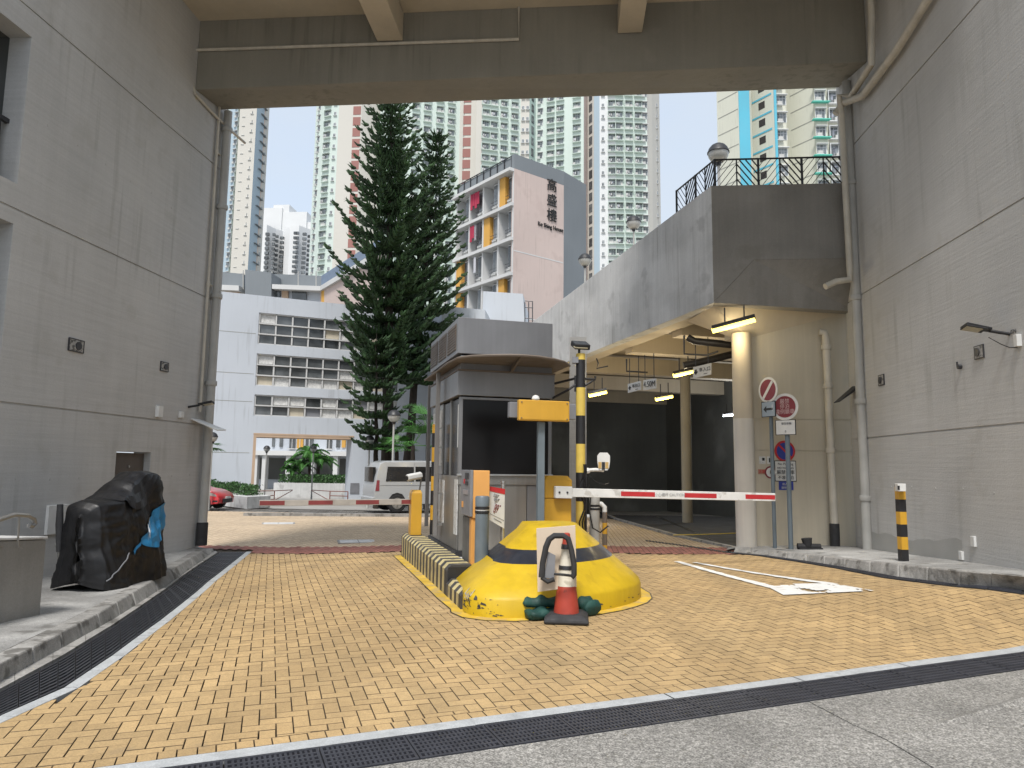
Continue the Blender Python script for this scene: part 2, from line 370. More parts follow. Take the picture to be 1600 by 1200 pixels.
def clip_curbs(poly):
    cx = sum(p[0] for p in poly)/len(poly); cy = sum(p[1] for p in poly)/len(poly)
    poly = clip(poly, fa, fb)
    if len(poly) < 3: return poly
    for i in range(len(LDn)-1):
        a, b = LDn[i], LDn[i+1]
        if min(a.y, b.y)-.25 <= cy <= max(a.y, b.y)+.25: poly = clip(poly, b, a)
        if len(poly) < 3: return poly
    for i in range(len(KB)-1):
        a, b = KB[i], KB[i+1]          # from far to near; the road lies to the left side looking away
        if min(a.y, b.y)-.25 <= cy <= max(a.y, b.y)+.25 and cx > 1: poly = clip(poly, a, b) if side(a, b, (0, 8)) > 0 else clip(poly, b, a)
        if len(poly) < 3: return poly
    return poly
def brick_mb(m, poly, h=.03, ch=.0018, lift=0, mi=0):
    n = len(poly); cx = sum(p[0] for p in poly)/n; cy = sum(p[1] for p in poly)/n
    top = []; mid = []; 
    for p in poly:
        d = Vector((cx-p[0], cy-p[1])); k = ch/max(.03, d.length); z = gz(p[0], p[1])+lift
        mid.append(Vector((p[0], p[1], z-ch))); q = (p[0]+d.x*k*1.4, p[1]+d.y*k*1.4); top.append(Vector((q[0], q[1], z)))
    bot = [v-Vector((0, 0, h)) for v in mid]
    m.add(top+mid+bot, [tuple(range(n))]+[(n+i, n+(i+1) % n, (i+1) % n, i) for i in range(n)]+[(2*n+i, 2*n+(i+1) % n, n+(i+1) % n, n+i) for i in range(n)], mi)
    for q in range(1, 2*n+1): m.m[-q] = 1
paving = gridmesh([-24+.5*i for i in range(81)], [2.5+.5*i for i in range(56)], -.03).build('brick_paving', M_SAND)
paving['kind'] = 'structure'
# 90 degree herringbone, 200 x 100 mm, laid on the driveway axis
W = .1; J = .0065
cells = []
rng = random.Random(3)
P0 = Fr(0, 0, R(23.5))
def inside_island(p):
    x, y = IS.loc(p); return .12 < x < 2.4 and .25 < y < 6.2
for j in range(-40, 330):
    for i in range(-200, 130):
        c = (i-j) % 4
        if c == 0: x0, y0, x1, y1 = i*W, j*W, (i+2)*W, (j+1)*W
        elif c == 3: x0, y0, x1, y1 = i*W, j*W, (i+1)*W, (j+2)*W
        else: continue
        ctr = P0.P((x0+x1)/2, (y0+y1)/2)
        x, y = ctr.x, ctr.y
        if y < 2.5 or y > 14.4: continue
        if y > band_y(x, RB)-.05 : continue
        if x < -9 or x > 9: continue
        if inside_island(ctr): continue
        d = (ctr-CAM).normalized(); k = FPX/max(.01, d.dot(FW))
        sx = 800+k*d.dot(RT)
        if not (-260 < sx < 1860) or d.dot(FW) < .1: continue
        if (ctr.xy-gTL.xy).dot(fn) < EDGE-.15: continue
        cells.append((ctr.length, c, (x0, y0, x1, y1), ctr))
cells.sort(key=lambda t: t[0])
stuffm = MB(); nind = 0; shared = {}
for _, c, (x0, y0, x1, y1), ctr in cells:
    q = rng.uniform(.6, 1.5)*J/2
    pl = [P0.P(*p) for p in ((x0+q, y0+q), (x1-q, y0+q), (x1-q, y1-q), (x0+q, y1-q))]; pl = [(p.x, p.y) for p in pl]
    cp = clip_curbs(pl)
    if len(cp) < 3 or area(cp) < .0012: continue
    full = abs(area(cp)-area(pl)) < 1e-6
    lift = rng.uniform(-.0015, .0015)
    sx = 800+FPX*(ctr-CAM).dot(RT)/(ctr-CAM).dot(FW); sy = 600-FPX*(ctr-CAM).dot(UP)/(ctr-CAM).dot(FW)
    if nind < 292 and -10 < sx < 1610 and sy < 1215:
        nind += 1
        if full and ctr.x < 1 and abs(gz(ctr.x, ctr.y)) < .002:
            if c not in shared:
                m = MB(); w, h = (.1, .05) if c == 0 else (.05, .1)
                brick_mb(m, [(-w+J/2, -h+J/2+3), (w-J/2, -h+J/2+3), (w-J/2, h-J/2+3), (-w+J/2, h-J/2+3)]); 
                for v in m.v: v.y -= 3
                shared[c] = m.mesh('brick'); shared[c].materials.append(M_BRICK); shared[c].materials.append(M_GRIME)
            place(shared[c], 'brick', None, paving, Matrix.Translation((ctr.x, ctr.y, lift)) @ Matrix.Rotation(P0.a, 4, 'Z') @ Matrix.Rotation(rng.uniform(-.004, .004), 4, 'X'))
        else:
            m = MB(); brick_mb(m, cp, lift=lift); m.build('brick', [M_BRICK, M_GRIME], paving)
    else: brick_mb(stuffm, cp, lift=lift)
stuffm.build('laid_bricks', [M_BRICK, M_GRIME], paving, kind='stuff')
# border course of headers along the front drain is cut from the same stock: a soldier row laid on top line
sg = -2.6
while sg < 7.5:      # header course cut along the drain
    l = .1+rng.uniform(-.004, .006); P4 = [fline(EDGE+.006, sg), fline(EDGE+.006, sg+l-.006), fline(EDGE+.112, sg+l-.006), fline(EDGE+.112, sg)]
    pl = [(p.x, p.y) for p in P4]; cp = pl
    for i in range(len(LDn)-1):
        a, b = LDn[i], LDn[i+1]
        if min(a.y, b.y)-.3 <= pl[0][1] <= max(a.y, b.y)+.3: cp = clip(cp, b, a) if len(cp) > 2 else cp
    if len(cp) > 2 and area(cp) > .001: m = MB(); brick_mb(m, cp, lift=rng.uniform(-.001, .0015)); m.build('header_brick', [M_BRICK, M_GRIME], paving)
    sg += l
# red band and pale field beyond it, running bond
fieldm = MB(); redm = MB()
for j in range(0, 150):
    far = j >= 12
    for i in range(-220, 60):
        x0 = i*.1+(0 if j % 2 else 0); x1 = x0+.1
        y0 = 12.2+j*.2+(0.1 if i % 2 else 0); y1 = y0+.2
        cx, cy = (x0+x1)/2, (y0+y1)/2
        if cy > 26 or (cx > 5.4) or cx < -.9*cy-2: continue
        if inside_island((cx, cy)): continue
        if cy <= band_y(cx, RB)+.02 or cx < XL and cy < 14: continue
        q = .003; pl = [(x0+q, y0+q), (x1-q, y0+q), (x1-q, y1-q), (x0+q, y1-q)]
        pl = clip_curbs(pl)
        if len(pl) < 3 or area(pl) < .001: continue
        red = cy < band_y(cx, RB2)
        brick_mb(redm if red else fieldm, pl, lift=rng.uniform(-.001, .001))
redm.build('red_band_bricks', [M_REDB, M_SAND], paving, kind='stuff'); fieldm.build('pale_field_bricks', [M_BRICKF, M_GRIME], paving, kind='stuff')

# ---------------- front drain: channel, edging, grates
ch = thing('drain_channel', 'long straight drain crossing the driveway mouth in front of the yellow bricks', None, kind='structure')
def strip(m, fA, fB, s0, s1, zt, zb=-.12, step=.5, mi=0):
    n = max(1, int((s1-s0)/step))
    for k in range(n):
        a, b = s0+(s1-s0)*k/n, s0+(s1-s0)*(k+1)/n
        P = [fline(fA, a), fline(fA, b), fline(fB, b), fline(fB, a)]
        m.add([p+Vector((0, 0, zb)) for p in P]+[p+Vector((0, 0, zt)) for p in P], [(3,2,1,0)[::-1],(4,5,6,7)[::-1],(0,1,5,4),(1,2,6,5),(2,3,7,6),(3,0,4,7)], mi)
m = MB(); strip(m, -GW, 0, -3, 12, -.08, -.16); m.build('channel_bed', M_PIT, ch)
m = MB(); s = -2.6; e0 = MB()
while s < 11:
    l = rng.uniform(.7, 1.3); mm = MB(); strip(mm, .008, EDGE, s+.004, s+l-.004, rng.uniform(-.002, .003), -.1); mm.build('edging_stone', M_EDGE, ch, bevel=.006); s += l
# perforated cast panels
def grate_mesh(lx, wy, nx, ny, bar):
    m = MB(); t = .02; fr_ = .022
    m.box((-lx/2, -wy/2, -t), (lx/2, -wy/2+fr_, 0)); m.box((-lx/2, wy/2-fr_, -t), (lx/2, wy/2, 0))
    m.box((-lx/2, -wy/2+fr_, -t), (-lx/2+.015, wy/2-fr_, 0)); m.box((lx/2-.015, -wy/2+fr_, -t), (lx/2, wy/2-fr_, 0))
    x0, x1, y0, y1 = -lx/2+.015, lx/2-.015, -wy/2+fr_, wy/2-fr_
    for j in range(1, ny):
        y = y0+(y1-y0)*j/ny; m.box((x0, y-bar*.65, -t), (x1, y+bar*.65, -.001))
    for i in range(1, nx):
        x = x0+(x1-x0)*i/nx
        for j in range(ny):
            a = y0+(y1-y0)*j/ny+(bar*.65 if j else 0); b = y0+(y1-y0)*(j+1)/ny-(bar*.65 if j < ny-1 else 0)
            m.box((x-bar/2, a, -t), (x+bar/2, b, -.002))
    return m.mesh('drain_grate')
gm = grate_mesh(.492, GW-.012, 17, 6, .014); gm.materials.append(M_IRON)
fang = math.atan2(fdir.y, fdir.x)
for k in range(-5, 22):
    c = fline(-GW/2, k*.5); a = fline(-GW/2, k*.5-.25); b = fline(-GW/2, k*.5+.25); tl = math.atan2(b.z-a.z, .5)
    place(gm, 'drain_grate', None, ch, Matrix.Translation(c+Vector((0, 0, .001+rng.uniform(-.001, .001)))) @ Matrix.Rotation(fang, 4, 'Z') @ Matrix.Rotation(-tl, 4, 'Y'))
# near apron of exposed aggregate with a crack joint
ap = MB()
crack = [G(1270, 1098).xy, G(1330, 1130).xy, G(1385, 1155).xy, G(1460, 1200).xy, G(1800, 1420).xy]
s_c = (crack[0]-gTL.xy).dot(fdir)
top = [fline(-GW-.004, -6+.5*k) for k in range(0, 45)]
crack[0] = fline(-GW-.004, s_c).xy
def apron(xs_top, left):
    cut = [Vector((p.x, p.y)) for p in crack]
    off = Vector((-.006, -.004)) if left else Vector((.006, .004))
    tp = [p.xy for p in top if ((p.xy-gTL.xy).dot(fdir) < s_c-.02) == left]
    if left: pl = [Vector((-9, -3))]+[c+off for c in cut[::-1]][:0]; pl = tp+[c+off for c in cut]+[Vector((4.6, -3)), Vector((-9, -3))]
    else: pl = [c+off for c in cut[::-1]]+tp+[Vector((14, 6)), Vector((14, -3)), Vector((4.7, -3))]
    return pl
for left in (True, False):
    pl = apron(None, left); m = MB()
    vs = [Vector((p.x, p.y, gz(p.x, p.y)-.003)) for p in pl]; n = len(vs)
    m.add(vs+[v-Vector((0, 0, .08)) for v in vs], [tuple(range(n))]+[(i, n+i, n+(i+1) % n, (i+1) % n) for i in range(n)])
    o = m.build('concrete_apron', M_AGG); tag(o, 'grey exposed aggregate concrete slab left of the crack' if left else 'grey exposed aggregate concrete slab right of the crack', kind='structure')

# ---------------- left drain with long bars
lc = thing('side_drain', 'long barred drain curving along the left kerb', None, kind='structure')
def lpt(t, f, dz=0):      # f 0 = inner edge, 1 = outer edge
    a = poly_at(LD, t); b = poly_at(LO, t); p = a.lerp(b, f); return Vector((p.x, p.y, gz(p.x, p.y)+dz))
m = MB()
for k in range(50):
    t0, t1 = 6*k/50, 6*(k+1)/50
    m.quad(lpt(t0, 0, -.03), lpt(t1, 0, -.03), lpt(t1, 1, -.03), lpt(t0, 1, -.03))
m.build('channel_bed', M_PIT, lc)
NP = 19
for k in range(NP):
    t0, t1 = 6*k/NP+.008, 6*(k+1)/NP-.008; m = MB(); nb = 10
    for b in range(nb):
        f0 = .04+b/nb*.90; f1 = f0+.045
        for s_ in range(2):
            a, c = t0+(t1-t0)*s_/2, t0+(t1-t0)*(s_+1)/2
            P = [lpt(a, f0), lpt(c, f0), lpt(c, f1), lpt(a, f1)]
            m.add([p-Vector((0, 0, .025)) for p in P]+P, [(4,5,6,7),(0,1,5,4),(1,2,6,5),(2,3,7,6),(3,0,4,7)])
    for tt in (t0, (t0+t1)/2, t1-.012):
        P = [lpt(tt, .03, -.003), lpt(tt+.012, .03, -.003), lpt(tt+.012, .96, -.003), lpt(tt, .96, -.003)]
        m.add([p-Vector((0, 0, .02)) for p in P]+P, [(4,5,6,7),(0,1,5,4),(1,2,6,5),(2,3,7,6),(3,0,4,7)])
    m.build('drain_grate', M_IRON2, lc)
NE = 12
for k in range(NE):     # pale edging
    m = MB()
    for s_ in range(4):
        t0, t1 = 6*(k+s_/4)/NE+(.006 if s_ == 0 else 0), 6*(k+(s_+1)/4)/NE-(.006 if s_ == 3 else 0)
        a0, a1 = poly_at(LD, t0), poly_at(LD, t1); b0, b1 = poly_at(LDn, t0), poly_at(LDn, t1)
        P = [Vector((p.x, p.y, gz(p.x, p.y))) for p in (b0, b1, a1, a0)]
        m.add([p-Vector((0, 0, .06)) for p in P]+[p+Vector((0, 0, .002)) for p in P], [(4,5,6,7),(0,1,5,4),(1,2,6,5),(2,3,7,6),(3,0,4,7)])
    m.build('edging_stone', M_EDGE, lc)

KBc = [G(*q).xy for q in [(-120, 1130), (0, 1066), (100, 1013), (175, 971), (238, 930), (290, 895), (337, 861)]]
for k in range(10):     # narrow bed of concrete between kerb and grates
    m = MB()
    for s_ in range(4):
        t0, t1 = 6*(k+s_/4)/10+(.004 if s_ == 0 else 0), 6*(k+(s_+1)/4)/10-(.004 if s_ == 3 else 0)
        a0, a1 = poly_at(LO, t0), poly_at(LO, t1); b0, b1 = poly_at(KBc, t0), poly_at(KBc, t1); b0 = b0+(b0-a0)*.3; b1 = b1+(b1-a1)*.3
        P = [Vector((p.x, p.y, gz(p.x, p.y)+.004)) for p in (a0, a1, b1, b0)]
        m.add([p-Vector((0, 0, .06)) for p in P]+P, [(4,5,6,7),(0,1,5,4),(1,2,6,5),(2,3,7,6),(3,0,4,7)])
    m.build('bed_stone', M_KERB, lc)
# ---------------- left raised pavement, kerb and low wall
lk = thing('left_pavement', 'raised rough concrete pavement beside the left wall', None, kind='structure')
kb = [(-120, 1130), (0, 1066), (100, 1013), (160, 980), (215, 946), (275, 905), (326, 868), (337, 861)]
kt = [(-120, 1095), (0, 1036), (95, 988), (153, 958), (207, 926), (270, 888), (322, 858), (333, 857)]
KBl = [G(*q) for q in kb]; HK = [.14, .14, .13, .13, .13, .13, .07, .05]
KTl = [G(q[0], q[1], h) for q, h in zip(kt, HK)]
def kerb_run(BL, TL, wd, parent, per, bev):
    n = len(BL)-1
    def at(P, t): t = min(n-1e-6, max(0, t)); i = int(t); return P[i].lerp(P[i+1], t-i)
    def frame(t):
        d = (at(TL, t+.35)-at(TL, t-.35)); d.z = 0; d.normalize(); w = Vector((-d.y, d.x, 0))*wd; a, d_ = at(BL, t), at(TL, t)
        return [a-Vector((0, 0, .06)), d_, d_+w, Vector((d_.x, d_.y, a.z-.06))+w]
    tot = n*per
    for k in range(tot):
        m = MB(); j = Vector((0, 0, rng.uniform(-.004, .004))); rr_ = []
        for q in range(4):
            u = (k+[.012, .34, .66, .988][q])/per; P = frame(u); P[1] = P[1]+j; P[2] = P[2]+j; rr_.append(P)
        m.rings([r[::-1] for r in rr_]); m.build('kerb_stone', M_KERB, parent, bevel=bev)
kerb_run(KBl, KTl, .17, lk, 2, .015)
m = MB(); N1 = 60; NX = 14; rows = []
for k in range(N1+1):
    t = k/N1*(len(KTl)-1); i = min(int(t), len(KTl)-2); p = KTl[i].lerp(KTl[i+1], t-i); dn = (KTl[i+1]-KTl[i]).normalized()
    p = p+Vector((-dn.y, dn.x, 0))*.165
    row = []
    for f in range(NX+1):
        u = f/NX; x = p.x+(XL-.05-p.x)*u
        if p.x < XL: x = p.x - u*.1
        zz = p.z-.004+(-.06+.02-p.z)*sm(u)*.6
        if 0 < f: zz += .022*noise.noise(Vector((x*1.4, p.y*1.4, 0)))+.008*noise.noise(Vector((x*6, p.y*6, 3)))
        row.append(Vector((x, p.y, zz)))
    rows.append(row)
for k in range(N1):
    for f in range(NX): m.quad(rows[k][f], rows[k+1][f], rows[k+1][f+1], rows[k][f+1])
m.build('pavement_surface', M_PAVE, lk, smooth='all')

# ---------------- right pavement and kerb
rk = thing('right_pavement', 'raised grey pavement below the right wall', None, kind='structure')
KH = [.075, .08, .10, .12, .16, .18, .19, .2]
KTr = [G(q[0], q[1], h) for q, h in zip(KT, KH)]
kerb_run(KB, KTr, .15, rk, 2, .018)
m = MB(); WB = [(4.2, 14.95, .10), (5.2, 14.95, .11), (5.56, 14.6, .13), (5.56, 13.2, .2), (5.56, 11.2, .32), (5.56, 10, .39), (5.56, 9.0, .44), (5.56, 7.5, .48)]
for i in range(len(KTr)-1):
    for s_ in range(4):
        A0, A1 = KTr[i].lerp(KTr[i+1], s_/4), KTr[i].lerp(KTr[i+1], (s_+1)/4)
        dn = (KTr[i+1]-KTr[i]).normalized(); w = Vector((-dn.y, dn.x, 0))*.148; A0 = A0+w-Vector((0, 0, .004)); A1 = A1+w-Vector((0, 0, .004))
        B0, B1 = Vector(WB[i]).lerp(Vector(WB[i+1]), s_/4), Vector(WB[i]).lerp(Vector(WB[i+1]), (s_+1)/4)
        for f in range(3):
            m.quad(A0.lerp(B0, f/3), A1.lerp(B1, f/3), A1.lerp(B1, (f+1)/3), A0.lerp(B0, (f+1)/3))
m.build('pavement_surface', M_PAVE, rk, smooth='all')
m = MB(); m.quad(KTr[0]+Vector((.1, .1, -.01)), Vector((4.2, 14.95, .07)), Vector((3.2, 14.95, .04)), Vector((3.0, 14.3, .04))); m.build('pavement_corner', M_PAVE, rk)
# narrow barred drain along the right kerb
def kpt(t, f, dz=0):
    i = min(int(t), len(KB)-2); a = KB[i].lerp(KB[i+1], t-i); d = (KB[min(i+2, len(KB)-1)]-KB[max(i-1, 0)]); d.z = 0; d.normalize(); w = Vector((d.y, -d.x, 0))
    if w.dot(Vector((0, 8, 0))-a) < 0: w = -w
    p = a+w*(.02+(.15+.09*t/7)*f); return Vector((p.x, p.y, gz(p.x, p.y)+dz))
rdr = tag(thing('kerb_drain', 'narrow black barred drain along the foot of the right kerb', None), kind='structure')
m = MB()
for k in range(42): t0, t1 = 7*k/42, 7*(k+1)/42; m.quad(kpt(t0, -.05, .004), kpt(t1, -.05, .004), kpt(t1, 1.05, .004), kpt(t0, 1.05, .004))
m.build('channel_bed', M_PIT, rdr)
for k in range(14):
    t0, t1 = 7*k/14+.01, 7*(k+1)/14-.01; m = MB()
    for f in (0, .2, .4, .6, .8):
        for s_ in range(3):
            a, c = t0+(t1-t0)*s_/3, t0+(t1-t0)*(s_+1)/3; P = [kpt(a, f, .012), kpt(c, f, .012), kpt(c, f+.11, .012), kpt(a, f+.11, .012)]
            m.add([p-Vector((0, 0, .008)) for p in P]+P, [(4,5,6,7),(0,1,5,4),(1,2,6,5),(2,3,7,6),(3,0,4,7)])
    m.build('drain_grate', M_IRON, rdr)
# drain in the car park mouth
gt = MB()
for k in range(24):
    p = G(1010, 846).lerp(G(1150, 866), k/24); q = G(1010, 846).lerp(G(1150, 866), (k+.8)/24); w = Vector((-.02, .3, 0))
    gt.box((min(p.x, q.x), p.y, gz(p.x, p.y)+.003), (max(p.x, q.x), p.y+.25, gz(p.x, p.y)+.01))
tag(gt.build('entrance_gutter', M_RUB), kind='structure')

# painted marking on the bricks, right lane
mk = thing('painted_marking', 'white painted wedge outline on the bricks of the right lane', None, kind='structure')
def drape(m, a, b, w0, w1, n=14, dz=.006, seed=0, rough=.012):
    r_ = random.Random(seed)
    d = (b-a).xy.normalized(); nn = Vector((-d.y, d.x)); rows = []
    for k in range(n+1):
        p = a.lerp(b, k/n); w = w0+(w1-w0)*k/n; l = p.xy+nn*(w/2+r_.uniform(-rough, rough)); r = p.xy-nn*(w/2+r_.uniform(-rough, rough))
        rows.append((Vector((l.x, l.y, gz(l.x, l.y)+dz)), Vector((r.x, r.y, gz(r.x, r.y)+dz))))
    def dp(a, b, u): p = a.lerp(b, u); p.z = gz(p.x, p.y)+dz+.005; return p
    for k in range(n):
        for q in range(4): m.quad(dp(*rows[k], 1-q/4), dp(*rows[k+1], 1-q/4), dp(*rows[k+1], .75-q/4), dp(*rows[k], .75-q/4))
m = MB(); drape(m, G(1058, 878), G(1222, 922), .11, .13, 24, seed=1); m.build('stripe', M_WHITEP, mk)
m = MB(); drape(m, G(1085, 879.5), G(1305, 914), .08, .11, 24, .0065, seed=2); m.build('stripe', M_WHITEP, mk)
q4 = [G(1192, 914), G(1300, 912.5), G(1366, 924.5), G(1224, 931)]; m = MB(); rw_ = random.Random(6)
for i in range(44):
    for j in range(16):
        c_ = []
        for (u, v) in ((i, j), (i+1, j), (i+1, j+1), (i, j+1)):
            u /= 44; v /= 16; p = q4[0].lerp(q4[1], u).lerp(q4[3].lerp(q4[2], u), v); c_.append(Vector((p.x, p.y, gz(p.x, p.y)+.0125)))
        n_ = noise.noise(Vector((c_[0].x*5, c_[0].y*3, 0)))
        if n_ > .38 or (n_ > .2 and rw_.random() < .3): continue
        m.quad(*c_[::-1])
m.build('worn_block', M_WHITEP, mk)
# manhole covers in the left lane
for px, py, lb in ((560, 846, 'rectangular grey manhole cover set in the pale bricks before the red band'), (435, 818, 'wide flat grey cover in the paving near the red car')):
    c = G(px, py); m = MB(IS.M); lx, ly = IS.loc(c); z = c.z
    m.box((lx-.45, ly-.35, z-.01), (lx+.45, ly+.35, z+.006)); t = thing('manhole_cover', lb, 'manhole cover', c)
    m.build('frame', M_KERB, t); m = MB(IS.M)
    for a in (-.4, .01):
        m.box((lx+a, ly-.3, z), (lx+a+.39, ly+.3, z+.011))
    m.build('lid', M_CONC, t, bevel=.004)
# ============================================================ UNDERPASS WALLS
def wallrects(parent, mats, x0, x1, ybounds, bands, holes, recess, face):
    "panels between horizontal grooves, holes cut out; grooves are filled by a recessed strip"
    Y0, Y1 = ybounds
    for bi, (z0, z1) in enumerate(bands):
        m = MB(); hs = sorted([h for h in holes if h[2] < z1 and h[3] > z0]); y = Y0
        for (a, b, c, d) in hs:
            c = max(c, z0); d = min(d, z1)
            if a > y: m.box((x0, y, z0), (x1, a, z1))
            if c > z0: m.box((x0, a, z0), (x1, b, c))
            if d < z1: m.box((x0, a, d), (x1, b, z1))
            y = b
        if y < Y1: m.box((x0, y, z0), (x1, Y1, z1))
        m.build('wall_panel', mats, parent)
    m = MB()
    for i in range(len(bands)-1):
        za, zb = bands[i][1], bands[i+1][0]
        if face > 0: m.box((x0, Y0, za), (x1-.022, Y1, zb))
        else: m.box((x0+.022, Y0, za), (x1, Y1, zb))
    m.build('groove', M_WALL, parent)
gr = .014
lw = thing('concrete_wall_building', 'tall grey rendered building side on the left with horizontal grooves and two window openings', 'building', (XL, 8, 0))
hol = [(5.4, 8.45, 5.27, 7.37), (5.4, 8.45, 2.7, 4.72), (10.95, 11.9, -.1, 1.77)]
wallrects(lw, M_WALL, XL-.32, XL, (3.2, 13.72), [(-.3, 2.35-gr), (2.35+gr, 4.93-gr), (4.93+gr, 7.74-gr), (7.74+gr, 12.5)], hol, 0, 1)
# window recess, dark room, balustrade
for k, (a, b, c, d) in enumerate(hol[:2]):
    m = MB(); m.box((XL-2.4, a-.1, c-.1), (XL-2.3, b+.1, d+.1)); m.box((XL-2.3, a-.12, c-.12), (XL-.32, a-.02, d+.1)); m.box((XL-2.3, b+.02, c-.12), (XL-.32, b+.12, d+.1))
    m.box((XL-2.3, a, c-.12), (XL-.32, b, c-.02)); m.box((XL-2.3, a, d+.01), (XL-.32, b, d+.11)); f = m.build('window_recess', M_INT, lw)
    m = MB(); 
    m.box((XL-.26, a, c+.86), (XL-.20, b, c+.92)); m.box((XL-.26, a, c+.06), (XL-.20, b, c+.1))
    if k == 0:
        for i in range(26): y = a+.06+i*(b-a-.1)/26; m.box((XL-.245, y, c+.1), (XL-.215, y+.025, c+.86))
        m.build('balustrade', M_DKMET, f)
    m = MB(); m.box((XL-1.3, a, c), (XL-1.27, b, d-.3)); m.build('net_screen', mat('green_glass_screen', (.05, .085, .075), .3, .2, 3), f)
# metal door in the recess
m = MB(); m.box((XL-.16, 10.97, -.1), (XL-.11, 11.88, 1.75)); dr = m.build('door', mat('brown_grey_door', (.095, .08, .07), .55, .12, 3), lw)
m = MB(); m.box((XL-.11, 11.02, -.05), (XL-.095, 11.1, 1.70)); m.build('frame', M_DKMET, dr)
m = MB(); m.tube([(XL-.10, 11.45, 1.52), (XL-.085, 11.45, 1.52)], .02); m.build('handle', M_STEEL, dr)

rw = thing('concrete_wall_building', 'tall grey rendered building side on the right with horizontal grooves and wall lamp', 'building', (XR, 8, 0))
WALLEND = 14.35
wallrects(rw, M_WALL, XR, XR+.35, (3.2, WALLEND), [(-.3, 2.21-gr), (2.21+gr, 4.94-gr), (4.94+gr, 7.96-gr), (7.96+gr, 12.5)], [], 0, -1)
m = MB(); m.box((XR+.06, WALLEND, -.3), (XR+.5, WALLEND+.25, 12.4)); m.build('wall_return', M_WALL, rw)
# damp stain plinth and repaired patches (shape of their own)
def wall_patch(name, X, q, z=None, th=.012):
    pass
m = MB(); rs_ = random.Random(4); pts_ = []      # damp stain along the foot of the right wall
for k in range(26): y = 13.9-.13*k; pts_.append((y, .20+.014*k*1.1+.30*max(.25, 1-k/20)+rs_.uniform(-.025, .025)))
for k in range(25): m.quad((XR-.003, pts_[k][0], -.1), (XR-.003, pts_[k+1][0], -.1), (XR-.003, pts_[k+1][0], pts_[k+1][1]), (XR-.003, pts_[k][0], pts_[k][1]))
m.build('damp_stain', mat('damp_render', (.40, .395, .375), .9, .15, 1.5, .2, 45), rw)
M_PATCH = mat('repair_patch', (.47, .465, .445), .9, .08, 1.5, .2, 45)
rp_ = random.Random(12)
for wall_, X_, s_ in ((lw, XL, 1), (rw, XR, -1)):
    for q in range(16):      # plugged tie holes and bolts
        y = (8.9 if s_ > 0 else 8.3)+(.62 if s_ > 0 else .75)*(q % 8)+rp_.uniform(-.02, .02); z = (1.35, 6.3)[q//8]+rp_.uniform(-.02, .02); 
        if s_ > 0 and z < 2 and 10.7 < y < 12.1: continue
        m = MB(); m.tube([(X_, y, z), (X_+s_*.004, y, z)], .018, 8); m.build('tie_hole_plug', M_PATCH, wall_)
# overhead deck: beam, ribs, ceiling
dk = thing('overhead_deck', 'massive grey concrete deck and beam spanning over the driveway', 'bridge', (0, 13, 9))
lf, lb = AX(305, 140, XL), AX(345, 172, XL); rf, rb = AX(1355, 97, XR), AX(1310, 137, XR)
tf = AX(303, 22, XL)
ext_ = .0
m = MB(); ZT = 12.4
A = [Vector((XL, lf.y, lf.z)), Vector((XR, rf.y, rf.z)), Vector((XR, rb.y, rb.z)), Vector((XL, lb.y, lb.z))]
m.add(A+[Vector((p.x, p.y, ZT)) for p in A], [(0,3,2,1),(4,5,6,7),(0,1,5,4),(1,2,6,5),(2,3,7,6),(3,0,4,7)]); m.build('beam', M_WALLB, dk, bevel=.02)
CZ = tf.z
m = MB(); m.add([Vector((XL, 8.2, CZ)), Vector((XR, 8.2, CZ+.25)), Vector((XR, rf.y-.005, CZ+.25)), Vector((XL, lf.y-.005, CZ))]+[Vector((XL, 8.2, CZ+.4)), Vector((XR, 8.2, CZ+.6)), Vector((XR, rf.y-.005, CZ+.6)), Vector((XL, lf.y-.005, CZ+.4))], [(0,3,2,1),(4,5,6,7),(0,1,5,4),(1,2,6,5),(2,3,7,6),(3,0,4,7)]); m.build('ceiling_slab', M_CREAM, dk)
def onbeam(px, py):     # point on the beam's front face
    n = Vector((rf.y-lf.y, -(XR-XL), 0)); d = ray(px, py); t = (A[0]-CAM).dot(n)/d.dot(n); return CAM+d*t
for a, b in (((590, 66), (630, 65)), ((965, 53), (1003, 52))):
    p, q = onbeam(*a), onbeam(*b); m = MB(); zb = (p.z+q.z)/2
    m.box((p.x, 8.2, zb), (q.x, min(p.y, q.y)-.01, CZ+.05)); m.build('rib', M_CREAM, dk, bevel=.012)
# cable conduit on the beam
def path(name, label, cat, pts, r, mt, group=None, n=8, clips=None):
    m = MB(); m.tube(pts, r, n); o = m.build(name, mt, smooth=True); tag(o, label, cat, group); return o
off = Vector((0, -.035, 0))
P = [onbeam(*q)+off for q in ((811, -6), (811, 63), (306, 80), (303, 135))]
P += [AX(302, 147, XL)+Vector((.04, 0, 0)), AX(330, 178, XL)+Vector((.05, 0, 0)), AX(345, 193, XL)+Vector((.06, .25, 0)), AX(362, 207, XL)+Vector((.06, .5, 0))]
path('conduit', 'thin pale conduit running along the beam and down to the left wall corner', 'conduit', P[:5]+P[5:], .03, M_PIPEC)
path('cable', 'thin cable clipped to the beam below the slab edge', 'cable', [onbeam(628, 64)+off*.6, onbeam(629, 10)+off*.6, onbeam(820, -2)+off*.6], .014, M_PIPEC)
